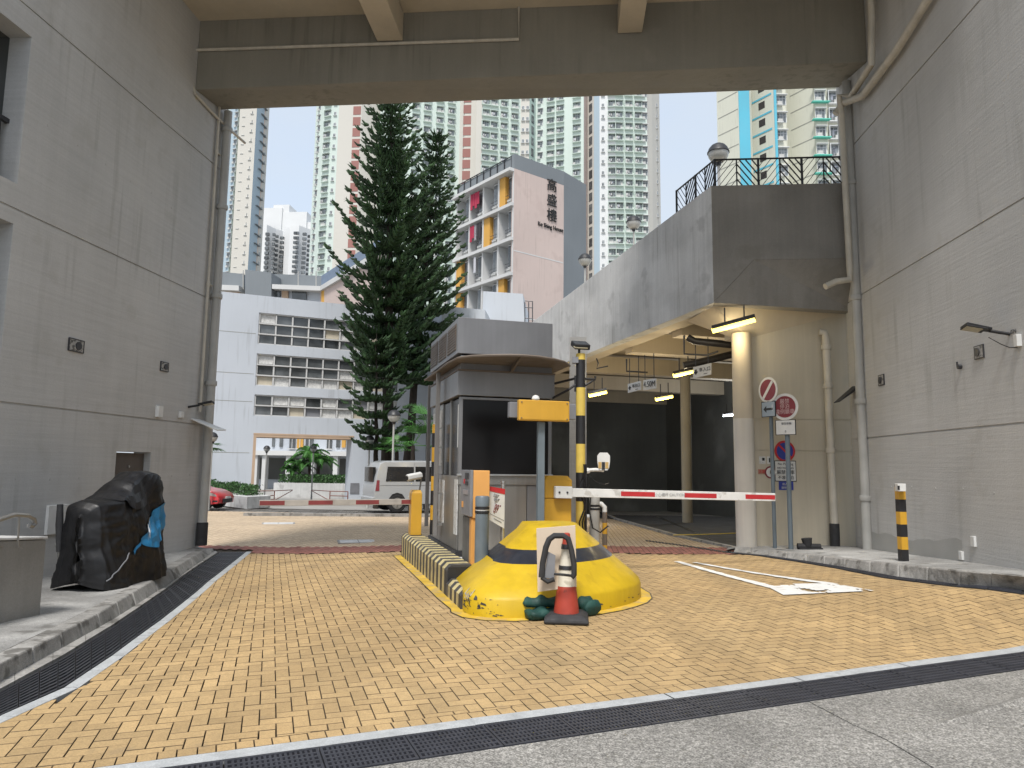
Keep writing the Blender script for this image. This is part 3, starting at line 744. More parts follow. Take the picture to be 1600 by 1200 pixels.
# left downpipe at the wall end with black foot
def pipe(name, label, pts, r, mt, cat='pipe', collars=(), foot=0, group=None, brackets=()):
    t = thing(name, label, cat, pts[-1], 0, group)
    m = MB(); m.tube(pts, r, 14); m.build('tube', mt, t, smooth=True)
    for z in collars:
        i = next((i for i in range(len(pts)-1) if min(pts[i][2], pts[i+1][2]) <= z <= max(pts[i][2], pts[i+1][2])), 0); a, b = Vector(pts[i]), Vector(pts[i+1])
        p = a.lerp(b, (z-a.z)/(b.z-a.z)) if abs(b.z-a.z) > 1e-6 else a
        m = MB(); m.lathe([(r*1.22, -.05), (r*1.3, -.03), (r*1.3, .03), (r*1.22, .05)], p, 14); m.box((p.x-.02, p.y, p.z-.015), (p.x+.02, p.y+.16, p.z+.015)); m.build('collar', mt, t, smooth=True)
    if foot:
        p = Vector(pts[-1]); m = MB(); m.lathe([(r*1.25, -.02), (r*1.25, foot), (r*1.05, foot+.01)], p, 14); m.build('foot', M_RUB, t, smooth=True)
    return t
pipe('downpipe', 'grey downpipe with black foot at the far end of the left wall', [(XL+.12, 13.6, 9.0), (XL+.12, 13.6, .0)], .085, M_PIPE, collars=(8.6, 6.9, 5.0, 3.2), foot=.42)
pipe('thin_pipe', 'thin pipe beside the downpipe on the left wall', [(XL+.05, 13.36, 9.0), (XL+.05, 13.36, 2.6)], .028, M_PIPEC, collars=(8.0, 5.2))
# right side pipes
YP = 13.74
def PX(px, py, Y): p = AY(px, py, Y); return p
a = PX(1320, 150, YP); 
pipe('downpipe', 'tall grey downpipe in the right wall corner reaching the pavement', [(AY(1330, 300, YP).x, YP, 9.3), (AY(1330, 300, YP).x, YP, .12)], .085, M_PIPE, collars=(7.2, 4.9, 2.9, 1.1))
x2 = AY(1318, 300, YP-.06).x; print('pipes', AY(1330, 300, YP).x, x2)
pts = [AX(1375, 0, XR)+Vector((-.2, -.05, 1.2)), AX(1362, 30, XR-.2), AX(1362, 100, XR-.2), AX(1330, 150, XR-.15), Vector((x2-.06, YP-.22, 8.9)), Vector((x2-.03, YP-.2, 8.5)), Vector((x2, YP-.2, 5.35)), Vector((x2-.02, YP-.22, 5.2)), Vector((x2-.28, YP-.25, 5.16)), Vector((x2-.50, YP-.3, 5.05))]
path('bent_pipe', 'cream pipe bending down from the beam and ending in a short spout', 'pipe', pts, .06, M_PIPEC, n=12)
pts = [AX(1462, -20, XR-.12), AX(1400, 80, XR-.12), AX(1348, 150, XR-.12), Vector((x2+.02, YP-.2, 8.75)), Vector((x2-.12, YP-.15, 8.55))]
path('sloping_pipe', 'cream pipe sloping up along the top of the right wall', 'pipe', pts, .07, M_PIPEC, n=12)
xw = AY(1291, 600, 14.7).x
pipe('downpipe', 'cream downpipe with black sleeve foot on the beige wall', [(xw-.1, 14.7, 4.42), (xw, 14.68, 4.40), (xw+.02, 14.68, 4.3), (xw+.04, 14.68, .11)], .075, M_PIPEC, collars=(4.1, 3.3, 2.0), foot=.44)
# flared shelf bracket across the corner pipe
p = AY(1345, 605, 14.0); q = AY(1312, 628, 13.95)
m = MB(); m.add([q, q+Vector((0, .3, .0)), p+Vector((0, .3, .02)), p, q+Vector((0, 0, .02)), q+Vector((0, .3, .02)), p+Vector((0, .3, .09)), p+Vector((0, 0, .07))], [(0,3,2,1),(4,5,6,7),(0,1,5,4),(1,2,6,5),(2,3,7,6),(3,0,4,7)])
tag(m.build('metal_bracket', M_DKMET), 'rusty dark angled metal shelf bracket crossing the corner pipe', 'bracket')

# old junction plates, small boxes and the painted number on the walls
def wbox(q, X, s, name, label, cat, w, h, d, mt, ring=None):
    p = AX(q[0], q[1], X); m = MB(); x0, x1 = (X-d, X) if s < 0 else (X, X+d)
    m.box((x0, p.y-w/2, p.z-h/2), (x1, p.y+w/2, p.z+h/2)); t = thing(name, label, cat, (X, p.y, p.z-h/2)); m.build('plate', mt, t, bevel=.004)
    if ring:
        m = MB(); xx = x1 if s > 0 else x0; e = .006*s
        m.tube([(xx, p.y+w*.12, p.z), (xx+e*2.5, p.y+w*.12, p.z)], h*.36, 12); m.build('socket', M_DKMET, t)
        m = MB(); k = .012
        for a in ((-w/2-k, -w/2, -h/2-k, h/2+k), (w/2, w/2+k, -h/2-k, h/2+k), (-w/2, w/2, -h/2-k, -h/2), (-w/2, w/2, h/2, h/2+k)):
            m.box((min(x0, x1)-.0, p.y+a[0], p.z+a[2]), (max(x0, x1)+.004, p.y+a[1], p.z+a[3]))
        m.build('rim', M_DKMET, t)
    return t
M_PLATE = mat('old_plate', (.36, .35, .33), .7, .3, 30, stain=((.08, .08, .075), 22, .9, .52))
wbox((118, 540), XL, 1, 'junction_plate', 'larger old junction plate high on the left wall', 'junction box', .30, .17, .02, M_PLATE, 1)
wbox((256, 573), XL, 1, 'junction_plate', 'smaller old junction plate on the left wall nearer the downpipe', 'junction box', .22, .15, .02, M_PLATE, 1)
wbox((246, 643), XL, 1, 'switch_box', 'white upright switch box on the left wall above the door', 'box', .14, .20, .07, M_SIGNW)
wbox((281, 648), XL, 1, 'switch_box', 'small white box left of the lamp on the left wall', 'box', .10, .12, .06, M_SIGNW)
wbox((1531, 550), XR, -1, 'junction_plate', 'old junction plate just below the lamp on the right wall', 'junction box', .19, .16, .02, M_PLATE, 1)
wbox((1378, 594), XR, -1, 'junction_plate', 'old junction plate on the right wall above the striped bollard', 'junction box', .20, .17, .02, M_PLATE, 1)
wbox((1523, 846), XR, -1, 'wall_socket', 'upper small white socket low on the right wall', 'socket', .09, .14, .035, M_SIGNW)
wbox((1504, 868), XR, -1, 'wall_socket', 'lower small white socket near the pavement on the right wall', 'socket', .08, .12, .035, M_SIGNW)
wbox((1594, 532), XR, -1, 'terminal_box', 'small white cable box right of the wall lamp', 'box', .07, .15, .06, M_SIGNW)
p = AX(1502, 573, XR); m = MB(); m.tube([(XR, p.y, p.z), (XR-.05, p.y, p.z)], .035, 7); m.tube([(XR-.05, p.y, p.z), (XR-.055, p.y, p.z+.07)], .014, 6)
tag(m.build('pipe_stub', M_DKMET), 'small rusty capped pipe stub on the right wall', 'pipe stub')
lnum = text('034', .075, mat('stencil_grey', (.10, .10, .10), .9), rw, AX(1584, 518, XR)+Vector((-.006, 0, 0)), (0, -1, 0), name='number')
def flood(label, base, tip, X, dark=True, size=(.36, .17), s=1):
    "LED street-light head on a short arm"
    t = thing('wall_lamp', label, 'lamp', base); d = (tip-base); m = MB(); m.tube([base, base.lerp(tip, .45)], .022, 8); m.build('arm', M_BLACK, t, smooth=True)
    u = d.normalized(); w = Vector((0, 1, 0)); w = (w-u*u.dot(w)).normalized(); n = u.cross(w).normalized()
    if n.z > 0: n = -n
    a = base.lerp(tip, .42); b = tip; hw = size[1]/2; th = .045
    def slab(a, b, h0, h1, o0, o1): 
        return [a-w*h0+n*o0, b-w*h1+n*o0, b+w*h1+n*o0, a+w*h0+n*o0, a-w*h0+n*o1, b-w*h1+n*o1, b+w*h1+n*o1, a+w*h0+n*o1]
    F8 = [(0,1,2,3),(7,6,5,4),(4,5,1,0),(5,6,2,1),(6,7,3,2),(7,4,0,3)]
    m = MB(); m.add(slab(a, b, hw*.6, hw, -.03, .0), F8); m.add(slab(a.lerp(b, .2), b, hw*.9, hw, 0, .018), F8); m.build('housing', M_BLACK, t, bevel=.008)
    m = MB(); m.add(slab(a.lerp(b, .35), a.lerp(b, .96), hw*.78, hw*.82, .016, .022), F8); m.build('lens', M_LENS, t); return t
b = AX(1578, 522, XR); flood('black LED street lamp on a short arm on the right wall', b, b+Vector((-.50, .1, .12)), XR, size=(.3, .26))
path('lamp_cable', 'thin black cable looping from the right wall lamp to the white box', 'cable', [AX(1560, 527, XR)+Vector((-.12, 0, 0)), AX(1571, 538, XR)+Vector((-.05, 0, 0)), AX(1580, 543, XR)+Vector((-.02, 0, 0)), AX(1592, 543, XR)+Vector((-.02, 0, 0))], .006, M_BLACK, n=6)
b = AX(294, 636, XL); flood('black LED lamp with amber lens beside the left downpipe', b, b+Vector((.44, .12, .10)), XL, size=(.3, .24))
b = AX(298, 655, XL)
m = MB(); m.add([b, b+Vector((.02, .3, .0)), b+Vector((.55, .35, -.20)), b+Vector((.52, .05, -.22))]+[q+Vector((0, 0, .02)) for q in [b, b+Vector((.02, .3, .0)), b+Vector((.55, .35, -.20)), b+Vector((.52, .05, -.22))]], [(0,3,2,1),(4,5,6,7),(0,1,5,4),(1,2,6,5),(2,3,7,6),(3,0,4,7)])
tag(m.build('white_bracket', M_SIGNW), 'white slanting plate bracket around the left downpipe below its lamp', 'bracket')

# ============================================================ PODIUM AND CAR PARK
PF = 13.9; C1 = AY(1115, 473, PF); zt = AY(1115, 290, PF).z; zb = C1.z
PS = Fr(C1.x, C1.y, IS.a)          # side face runs along PS.e2 at x = 0
pd = thing('concrete_podium', 'weathered concrete car park podium with angled parapet above the entrance', 'building', C1)
rx = XR+.2
zf = AY(1250, 405, PF).z; xf = AY(1178, 405, PF).x
zr = AY(1310, 487, PF+.5).z
# front face: upper plane, haunch folding back below it
m = MB(); th = .3
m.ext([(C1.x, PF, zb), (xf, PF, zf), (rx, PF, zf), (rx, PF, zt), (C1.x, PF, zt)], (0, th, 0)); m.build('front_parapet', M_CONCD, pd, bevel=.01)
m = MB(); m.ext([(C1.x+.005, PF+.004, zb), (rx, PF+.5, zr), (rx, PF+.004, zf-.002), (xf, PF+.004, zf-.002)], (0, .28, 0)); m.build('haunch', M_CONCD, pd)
# side face along the driveway axis
s1 = 30
# the lower and upper edges from the photo: bottom slopes with the ramp
yb, zb1 = PS.hx(905, 558, 0); yt, zt1 = PS.hx(840, 497, 0)
zbl = zb+(zb1-zb)*s1/yb; ztl = zt+(zt1-zt)*s1/yt
segs = [0, 7.3, 15, 22.5, s1]
for i in range(len(segs)-1):
    a, b = segs[i]+(.006 if i else 0), segs[i+1]-.006
    za, zb_ = zb+(zbl-zb)*a/s1, zb+(zbl-zb)*b/s1; ta, tb = zt+(ztl-zt)*a/s1, zt+(ztl-zt)*b/s1
    m = MB(PS.M); m.ext([(0, a, za), (0, b, zb_), (0, b, tb), (0, a, ta)], (.28, 0, 0)); m.build('side_parapet', M_CONC, pd, bevel=.008)
print('podium', zb, zt, zbl, ztl, C1)
# deck and soffit
def zbs(y): return zb+(zbl-zb)*y/s1
m = MB(PS.M); m.add([(.28, .1, zb+.55), (9, .1, zb+.55), (9, s1, zbl+.55), (.28, s1, zbl+.55), (.28, .1, zb+.85), (9, .1, zb+.85), (9, s1, zbl+.85), (.28, s1, zbl+.85)], [(0,3,2,1),(4,5,6,7),(0,1,5,4),(1,2,6,5),(2,3,7,6),(3,0,4,7)]); m.build('soffit_slab', M_CREAM, pd)
m = MB(PS.M); m.add([(.283, .02, zb+.02), (.75, .02, zb+.02), (.75, s1, zbl+.02), (.283, s1, zbl+.02), (.283, .02, zb+.549), (.75, .02, zb+.549), (.75, s1, zbl+.549), (.283, s1, zbl+.549)], [(0,3,2,1),(4,5,6,7),(0,1,5,4),(1,2,6,5),(2,3,7,6),(3,0,4,7)]); m.build('edge_beam', M_CREAM, pd, bevel=.01)
for y in (2.6, 5.2, 9.2, 13.6, 18.5):       # cross beams
    z = zbs(y)-.12; m = MB(PS.M); m.add([(.76, y, z-.0), (9, y, z-.0), (9, y+.45, z-.0), (.76, y+.45, z-.0), (.76, y, z+.548), (9, y, z+.548), (9, y+.45, z+.548), (.76, y+.45, z+.548)], [(0,3,2,1),(4,5,6,7),(0,1,5,4),(1,2,6,5),(2,3,7,6),(3,0,4,7)]); m.build('cross_beam', M_CREAM, pd, bevel=.01)
m = MB(PS.M)
m.add([(3.4, .6, zb-.02), (3.8, .6, zb-.02), (3.8, 1.59, zb-.02), (3.4, 1.59, zb-.02), (3.4, .6, zb+.54), (3.8, .6, zb+.54), (3.8, 1.59, zb+.54), (3.4, 1.59, zb+.54)], [(0,3,2,1),(4,5,6,7),(0,1,5,4),(1,2,6,5),(2,3,7,6),(3,0,4,7)]); 
# beige side wall from the column to the corner and round column
cpos = AY(1167, 860, 14.6); cx, cy = cpos.x, cpos.y; zcol = AY(1167, 524, 14.6).z; print('col', cpos, zcol)
cp = MB(); cp.lathe([(.20, -.1), (.20, 2.62)], (cx, cy, 0), 28); co = cp.build('column', mat('column_lower_paint', (.62, .585, .52), .7, .08, 2, streak=.08), pd, smooth=True)
cp = MB(); cp.lathe([(.198, 2.62), (.198, zcol+.03)], (cx, cy, 0), 28); cp.build('column_upper', M_CREAM, pd, smooth=True)
wy = 15.0; xa = cx+.16; wtl = AY(1184, 529, 14.7).z; wtr = AY(1300, 487, 15.0).z
M_BEIGE = mat('beige_wall_paint', (.54, .485, .38), .8, .08, 1, .1, 40, streak=.07, stain=((.40, .38, .32), 1.2, .4, .58))
sl = (wy-cy)/(XR+.3-xa)
for z0, z1, z2 in ((-.3, 1.98, 1.98), (2.0, 2.62, 2.62), (2.64, wtr+.1, wtl+.05)):
    m = MB(); m.ext([(xa, cy+.05, z0), (XR+.4, wy, z0), (XR+.4, wy, z1), (xa, cy+.05, z2)], (.02, .25, 0)); m.build('wall_panel', M_BEIGE, pd)
m = MB(); m.ext([(xa, cy+.062, -.3), (XR+.4, wy+.012, -.3), (XR+.4, wy+.012, 2.8), (xa, cy+.062, 2.8)], (.02, .2, 0)); m.build('groove', M_BEIGE, pd)
# inner right wall, back wall, inner columns
m = MB(); m.box((XR+.41, wy+.05, -.5), (15, wy+.3, 7)); m.build('daylight_block_wall', M_INT, pd)  # unseen stretch of wall, added to close a gap that let daylight in
# sloping entrance soffit between the parapet foot and the column line
zi = zcol
e = PS.P(.3, 1.55)
Q = [Vector((C1.x+.05, PF+.31, zb+.02)), Vector((rx, PF+.5, zr+.02)), Vector((XR+.4, wy, wtr+.02)), Vector((xa, cy+.05, wtl)), Vector((cx-.1, cy+.3, zi)), Vector((e.x, e.y, zb-.05))]
m = MB(); m.add(Q+[p+Vector((0, 0, .2)) for p in Q], [(0, 1, 2), (0, 2, 3), (0, 3, 4), (0, 4, 5), (8, 7, 6), (9, 8, 6), (10, 9, 6), (11, 10, 6)]); m.build('sloping_soffit', M_CREAM, pd)
w2 = PS.P(9, 1.2); m = MB(); m.ext([(cx-.1, cy+.3, zi), (w2.x, w2.y+1.5, zi), (w2.x, w2.y+1.5, zi+.8), (cx-.1, cy+.3, zi+.8)], (-.1, .35, 0)); m.build('entrance_beam', M_CREAM, pd)
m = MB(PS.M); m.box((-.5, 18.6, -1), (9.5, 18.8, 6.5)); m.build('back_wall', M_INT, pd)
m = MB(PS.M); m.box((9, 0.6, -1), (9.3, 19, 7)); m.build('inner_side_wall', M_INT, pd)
for (px, py, dd, r_) in ((1074, 800, 23.5, .17),):
    p = AY(px, py, dd); m = MB(); m.lathe([(r_, -.5), (r_, 5.5)], (p.x, p.y, 0), 20); m.build('inner_column', M_INTC, pd, smooth=True)
m = MB(PS.M); m.box((-.1, 12.5, -1), (.25, 18.5, 4.4)); m.build('inner_pier', M_BOOTH, pd)
q = AY(903, 700, 18.3); m = MB(); m.box((q.x-.22, 18.3, -1), (q.x+.22, 18.6, 5)); m.build('inner_column', M_WALL, pd)
# dark car park floor
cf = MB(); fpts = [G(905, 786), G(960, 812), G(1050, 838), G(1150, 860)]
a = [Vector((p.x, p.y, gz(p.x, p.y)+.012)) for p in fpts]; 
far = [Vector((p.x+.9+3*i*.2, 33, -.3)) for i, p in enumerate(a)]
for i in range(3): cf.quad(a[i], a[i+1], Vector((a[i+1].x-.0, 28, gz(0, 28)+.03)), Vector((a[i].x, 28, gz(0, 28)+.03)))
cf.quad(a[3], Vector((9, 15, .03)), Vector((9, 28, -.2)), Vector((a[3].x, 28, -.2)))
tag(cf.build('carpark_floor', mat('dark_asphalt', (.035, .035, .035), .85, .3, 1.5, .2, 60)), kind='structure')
m = MB()
for i in range(3):
    d = (a[i+1]-a[i]).normalized(); w = Vector((-d.y, d.x, 0))*.12; up = Vector((0, 0, .04)); A_, B_ = a[i]-Vector((0, 0, .05)), a[i+1]-Vector((0, 0, .05))
    m.add([A_, B_, B_+w, A_+w, A_+up*2.4, B_+up*2.4, B_+w+up*2.4, A_+w+up*2.4], [(0,3,2,1),(4,5,6,7),(0,1,5,4),(1,2,6,5),(2,3,7,6),(3,0,4,7)])
tag(m.build('carpark_kerb', M_KERB), kind='structure')
# wire/chain line across the floor
path('floor_hose', 'thin pale rope lying across the dark car park mouth', 'rope', [AY(1052, 836, 17), AY(1100, 835, 17), AY(1152, 833, 17)], .012, M_YELP, n=6)
# tube lamps under the soffit
def tubelamp(a, b, label, m_, grp, r=.06, real=None):
    t = thing('tube_lamp', label, 'lamp', (a+b)/2, 0, grp); m = MB(); up = Vector((0, 0, .055))
    m.tube([a+up, b+up], r*1.1, 8); m.build('housing', M_DKMET, t, smooth=True); m = MB(); m.tube([a, b], r, 10); m.build('tube', m_, t, smooth=True)
    for q in (.3, .75):
        p = a.lerp(b, q)+up; m = MB(); m.tube([p, p+Vector((0, 0, .35))], .014, 6); m.build('hanger', M_DKMET, t)
    l = bpy.data.lights.new('tube_light', 'POINT'); l.shadow_soft_size = .12; l.energy = real or 22; l.color = (1, .84, .56) if m_ is M_LITY else (.9, .95, 1)
    o = bpy.data.objects.new('tube_light', l); COL.objects.link(o); c = (a+b)/2-Vector((0, 0, .2)); dx = (b-a).normalized(); y = Vector((0, 0, 1)).cross(dx).normalized(); z = dx.cross(y)
    o.matrix_world = Matrix(((dx.x, y.x, z.x, c.x), (dx.y, y.y, z.y, c.y), (dx.z, y.z, z.z, c.z), (0, 0, 0, 1)))
    return t
grp = 'tube lamps under the car park soffit'
tubelamp(AY(1113, 517, 14.25), AY(1180, 499, 13.95), 'large lit yellow tube lamp nearest the podium corner', M_LITY, grp, .055, 9)
tubelamp(AY(1052, 587, 17.5), AY(1083, 580, 17.5), 'lit yellow tube lamp partly behind the hanging exit sign', M_LITY, grp, .05, 22)
tubelamp(AY(920, 618, 19), AY(948, 612, 19), 'lit yellow tube lamp just right of the striped lamp pole', M_LITY, grp, .05, 22)
tubelamp(AY(1024, 624, 20), AY(1051, 619, 20), 'lit yellow tube lamp left of the inner car park column', M_LITY, grp, .05, 30)
tubelamp(AY(1130, 649, 26), AY(1149, 647, 26), 'small white tube lamp deep in the car park beside the round column', M_LITW, grp, .05, 60)
# black service pipes under the soffit
path('service_pipe', 'thick black pipe with flanged end under the soffit', 'pipe', [AY(1074, 527, 16), AY(1085, 533, 16), AY(1155, 540, 16)], .085, M_DKMET, n=10)
path('service_pipe', 'long black pipe behind the hanging exit sign', 'pipe', [AY(1068, 571, 17), AY(1110, 562, 17), AY(1155, 551, 17)], .09, M_DKMET, n=10)
path('bent_conduit', 'black bent conduit hanging at the soffit left of the thick pipe', 'conduit', [AY(1069, 524, 15.6), AY(1069, 553, 15.6), AY(1105, 555, 15.6), AY(1122, 549, 15.6)], .022, M_DKMET)
path('bent_conduit', 'thin black conduit stepping down above the height sign', 'conduit', [AY(979, 561, 17.4), AY(979, 580, 17.4), AY(1012, 582, 17.4)], .022, M_DKMET)
path('bent_conduit', 'short black conduit at the soffit edge near the floodlight', 'conduit', [AY(932, 560, 17.6), AY(935, 568, 17.6), AY(932, 576, 17.6), AY(950, 572, 17.6)], .018, M_DKMET)
# hanging signs
def hsign(q, Y, label, body, arrow, grp='hanging car park signs'):
    (x0, y0), (x1, y1), (x2, y2), (x3, y3) = q; P = [AY(x0, y0, Y), AY(x1, y1, Y-.3), AY(x2, y2, Y-.3), AY(x3, y3, Y)]
    t = thing('hanging_sign', label, 'sign', P[0], 0, grp); n = (P[1]-P[0]).cross(P[3]-P[0]).normalized()
    if n.y > 0: n = -n
    m = MB(); m.ext(P, -n*.03); m.build('board', M_SIGNW, t)
    for k in (.15, .85):
        p = P[0].lerp(P[1], k); m = MB(); m.tube([p, p+Vector((0, 0, .6))], .01, 6); m.build('hanger', M_DKMET, t)
    x = (P[1]-P[0]).normalized(); u = (P[0]-P[3]).normalized(); w = (P[1]-P[0]).length; h = (P[0]-P[3]).length; c = (P[0]+P[2])/2
    if arrow:
        a = c-x*w*.34; s = h*.24; m = MB(); m.ext([a+u*arrow*s+n*.006, a-x*s-u*arrow*s*.2+n*.006, a+x*s-u*arrow*s*.2+n*.006][::1], -n*.004)
        m.ext([a-x*s*.35-u*arrow*s*.2+n*.006, a+x*s*.35-u*arrow*s*.2+n*.006, a+x*s*.35-u*arrow*s+n*.006, a-x*s*.35-u*arrow*s+n*.006], -n*.004); m.build('arrow', M_BLACK, t)
        text(body, h*.42, M_BLACK, t, c+x*w*.16+u*h*.06+n*.008, x, u)
        m = MB(); a = c+x*w*.1-u*h*.3+n*.006; m.ext([a, a+x*w*.2, a+x*w*.2-u*.012, a-u*.012], -n*.004); m.build('underline', M_BLACK, t)
    else: text(body, h*.78, M_BLACK, t, c+n*.008, x, u, sx=.78)
hsign([(981, 600), (1001, 595), (1001, 609), (981, 614)], 16.8, 'small hanging sign with black up arrow left of the height limit', '車出口', 1)
hsign([(1005, 594), (1025, 591), (1025, 607), (1005, 610)], 16.8, 'small hanging sign reading 4.50M under the soffit', '4.50M', 0)
hsign([(1083, 574), (1111, 567), (1111, 585), (1083, 591)], 16.2, 'larger hanging sign with arrow beside the round column', '車入口', -1)

# railings on the podium
def railing(fr, x0, x1, npan, label, rows=None):
    pass
rl = thing('metal_railing', 'black metal railing with slanting chevron bars along the podium top', 'railing', (C1.x, PF, zt))
def panel(A, B, h0, up, flip):
    "A,B bottoms; slanting bars between"
    m = MB(); x = B-A; 
    m.tube([A+up*.05, B+up*.05], .016, 5); m.tube([A+up, B+up], .02, 5); m.build('rail', M_BLACK, rl)
    n = 3
    def P(u, v): return A+x*u+up*(.05+v*.92)
    for k in range(1, n*2+1):
        t = k/(n+.5)
        if flip: a, b = (max(0, t-1), min(1, t)), (min(1, t), max(0, t-1))
        else: a, b = (max(0, t-1), 1-min(1, t)), (min(1, t), 1-max(0, t-1))
        p, q = P(a[0], a[1]), P(b[0], b[1])
        if (p-q).length < .06: continue
        m = MB(); m.tube([p, q], .015 if flip else .008, 4); m.build('bar', M_BLACK, rl)
def posts(A, up, r=.02):
    m = MB(); m.tube([A, A+up*1.02], r, 6); m.build('post', M_BLACK, rl)
rh = AY(1151, 249, PF+.15).z-zt
up = Vector((0, 0, rh)); xsn = [1117, 1151, 1185, 1219, 1253, 1287, 1321]
Ps = [Vector((AY(x, 270, PF+.15).x, PF+.15, zt)) for x in xsn]
for i, p in enumerate(Ps): posts(p, up, .024 if i % 2 == 0 else .014)
for i in range(len(Ps)-1): panel(Ps[i], Ps[i+1], 0, up, i % 2 == 1)
sy = [0.1]+[PS.hx(x, 300, .15)[0] for x in (1102, 1087, 1072, 1057)]
Qs = [PS.P(.15, y, zt+(ztl-zt)*y/s1) for y in sy]
for i, p in enumerate(Qs): posts(p, up, .024 if i % 2 == 0 else .014)
for i in range(len(Qs)-1): panel(Qs[i], Qs[i+1], 0, up, i % 2 == 0)
print('rail h', rh)
# ============================================================ ISLAND, BOOTH, BARRIERS
T = IS.M
def stripes(m, P0_, P1_, z0, z1, x0, x1, y0, y1, w=.13, start=0):
    y = y0; k = start
    while y < y1-1e-4:
        b = min(y1, y+w); m.mi = k % 2
        m.ext([(x0, y, z0), (x0, b, z0), (x0, b, z1-.06), (x0+.05, b, z1), (x1, b, z1), (x1, b, z0), ][:0] or [(x0, y, z0), (x0, y, z1-.06), (x0+.06, y, z1), (x1, y, z1), (x1, y, z0)], (0, b-y, 0))
        y = b; k += 1
isl = thing('traffic_island', 'kerbed traffic island with black and yellow stripes along its left side', 'traffic island', IS.P(0, 0, 0))
m = MB(T); m.prism([(.28, .9), (2.35, 1.2), (2.5, 2), (2.5, 6.3), (.28, 6.3)], -.05, .17); m.build('slab', M_CONC, isl, bevel=.02)
m = MB(T); stripes(m, 0, 0, -.03, .37, 0, .32, .95, 5.28, .142, 1); m.build('striped_kerb', [M_SYEL, M_SBLK], isl)
m = MB(T); stripes(m, 0, 0, -.03, .21, .0, .36, .08, .945, .125, 1); m.build('low_striped_kerb', [M_SYEL, M_SBLK], isl)
m = MB(T); m.box((.02, .945, -.02), (.31, .949, .345)); m.build('end_cap', M_BLACK, isl)
# yellow nose
base = [(.03, .12), (.0, -.05), (.05, -.27), (.2, -.42), (.44, -.50), (.7, -.53), (.98, -.50), (1.36, -.40), (1.7, -.25), (1.95, -.09), (2.16, .08), (2.33, .3), (2.46, .6), (2.52, .95), (2.52, 1.35), (2.4, 1.65), (1.6, 1.75), (.6, 1.5), (.1, .9)]
topc = [(1.06, .95), (1.02, .85), (1.04, .75), (1.12, .66), (1.22, .62), (1.32, .6), (1.42, .62), (1.52, .66), (1.6, .72), (1.66, .8), (1.70, .88), (1.73, .96), (1.75, 1.05), (1.75, 1.15), (1.74, 1.25), (1.7, 1.35), (1.4, 1.4), (1.1, 1.35), (1.06, 1.15)]
def ring(u, z, e=0):
    out = []
    for b, t in zip(base, topc):
        x, y = b[0]+(t[0]-b[0])*u, b[1]+(t[1]-b[1])*u
        out.append((x, y, z))
    return out
def dz_(u): return .21+(.87-.21)*u
rr = [ring(0, -.03), ring(0, .18), ring(.02, .215), ring(.14, dz_(.14)), ring(.3, dz_(.3)), ring(.42, dz_(.42)), ring(.425, dz_(.425)), ring(.62, dz_(.62)), ring(.625, dz_(.625)), ring(.84, dz_(.84)), ring(.97, dz_(.97)), ring(1, .87)]
m = MB(T); m.rings(rr, mis=[0, 0, 0, 0, 0, 0, 1, 1, 0, 0, 0, 0]); m.build('yellow_nose', [M_YEL, M_BAND], isl, smooth=True)
# dents and scuffs at the struck corner
def npt(f, z, off=.003):      # a point on the nose skirt, f along the outline
    i = int(f); a, b = Vector(base[i]), Vector(base[i+1]); p = a.lerp(b, f-i); d = (b-a).normalized(); n_ = Vector((-d.y, d.x))*-1
    if n_.dot(p-Vector((1.3, .8))) < 0: n_ = -n_
    u = 0 if z < .18 else .02*(z-.18)/.035 if z < .215 else .02+(z-.215)/.655*.98
    t_ = Vector((1.3, .8)); q = p+(t_-p)*(u*.75)+n_*off; return T @ Vector((q.x, q.y, z+off))
rs = random.Random(5); sc1 = MB(); sc2 = MB()
for k in range(60):
    f = rs.choice([rs.uniform(.4, 3.4), rs.uniform(.4, 3.4), rs.uniform(3, 12.5)]); z = rs.uniform(.0, .09) if f > 3.4 or rs.random() < .4 else rs.uniform(.08, .235); l = rs.uniform(.03, .22); h = rs.uniform(.004, .018)
    f2 = min(12.9, f+l)
    if int(f) != int(f2): f2 = int(f)+.999
    sc1.quad(npt(f, z), npt(f2, z+rs.uniform(-.01, .01)), npt(f2-.03, z+h*.4), npt(f+.02, z+h))
for k in range(13):      # the struck corner: broad ragged scrapes down to the concrete
    f = rs.uniform(.5, 2.7); z = rs.uniform(.07, .19); l = rs.uniform(.15, .4); h = rs.uniform(.02, .055); f2 = min(f+l, int(f)+.999)
    sc1.quad(npt(f, z, .0035), npt(f2, z-.01, .0035), npt(f2-.05, z+h*.5, .0035), npt(f+l*.2, z+h, .0035))
for k in range(7):
    f = 1.1+.1*k+rs.uniform(-.05, .05); z = .20+rs.uniform(-.05, .03); sc2.quad(npt(f, z, .004), npt(f+.07, z, .004), npt(f+.10, z+.05, .006), npt(f+.02, z+.06, .006))
sc1.build('scuff_marks', M_SBLK, isl); sc2.build('pale_scrape', M_EDGE, isl)
m = MB(T)
rs = random.Random(5)
for k in range(16):
    a = rs.uniform(-.3, .45); z = rs.uniform(.02, .2); x = -.004 if a > -.05 else None
def outline_off(o, z, pts):
    n = len(pts); out = []
    for i in range(n):
        p0, p1 = Vector(pts[max(0, i-1)]), Vector(pts[min(n-1, i+1)]); d = (p1-p0).normalized(); out.append(Vector(pts[i])+Vector((-d.y, d.x))*o)
    return out
path_ = [(0, 5.4), (0, 4), (0, 2), (0, .8)]+[(b[0], b[1]) for b in base[:14]]+[(2.5, 1.3), (2.5, 2.0)]
inn = outline_off(-.0, 0, path_); ou = outline_off(-.13, 0, path_); ol = outline_off(-.145, 0, path_)
pr = tag(thing('island_paint', 'yellow painted line on the bricks around the traffic island', None), kind='structure')
m = MB(); 
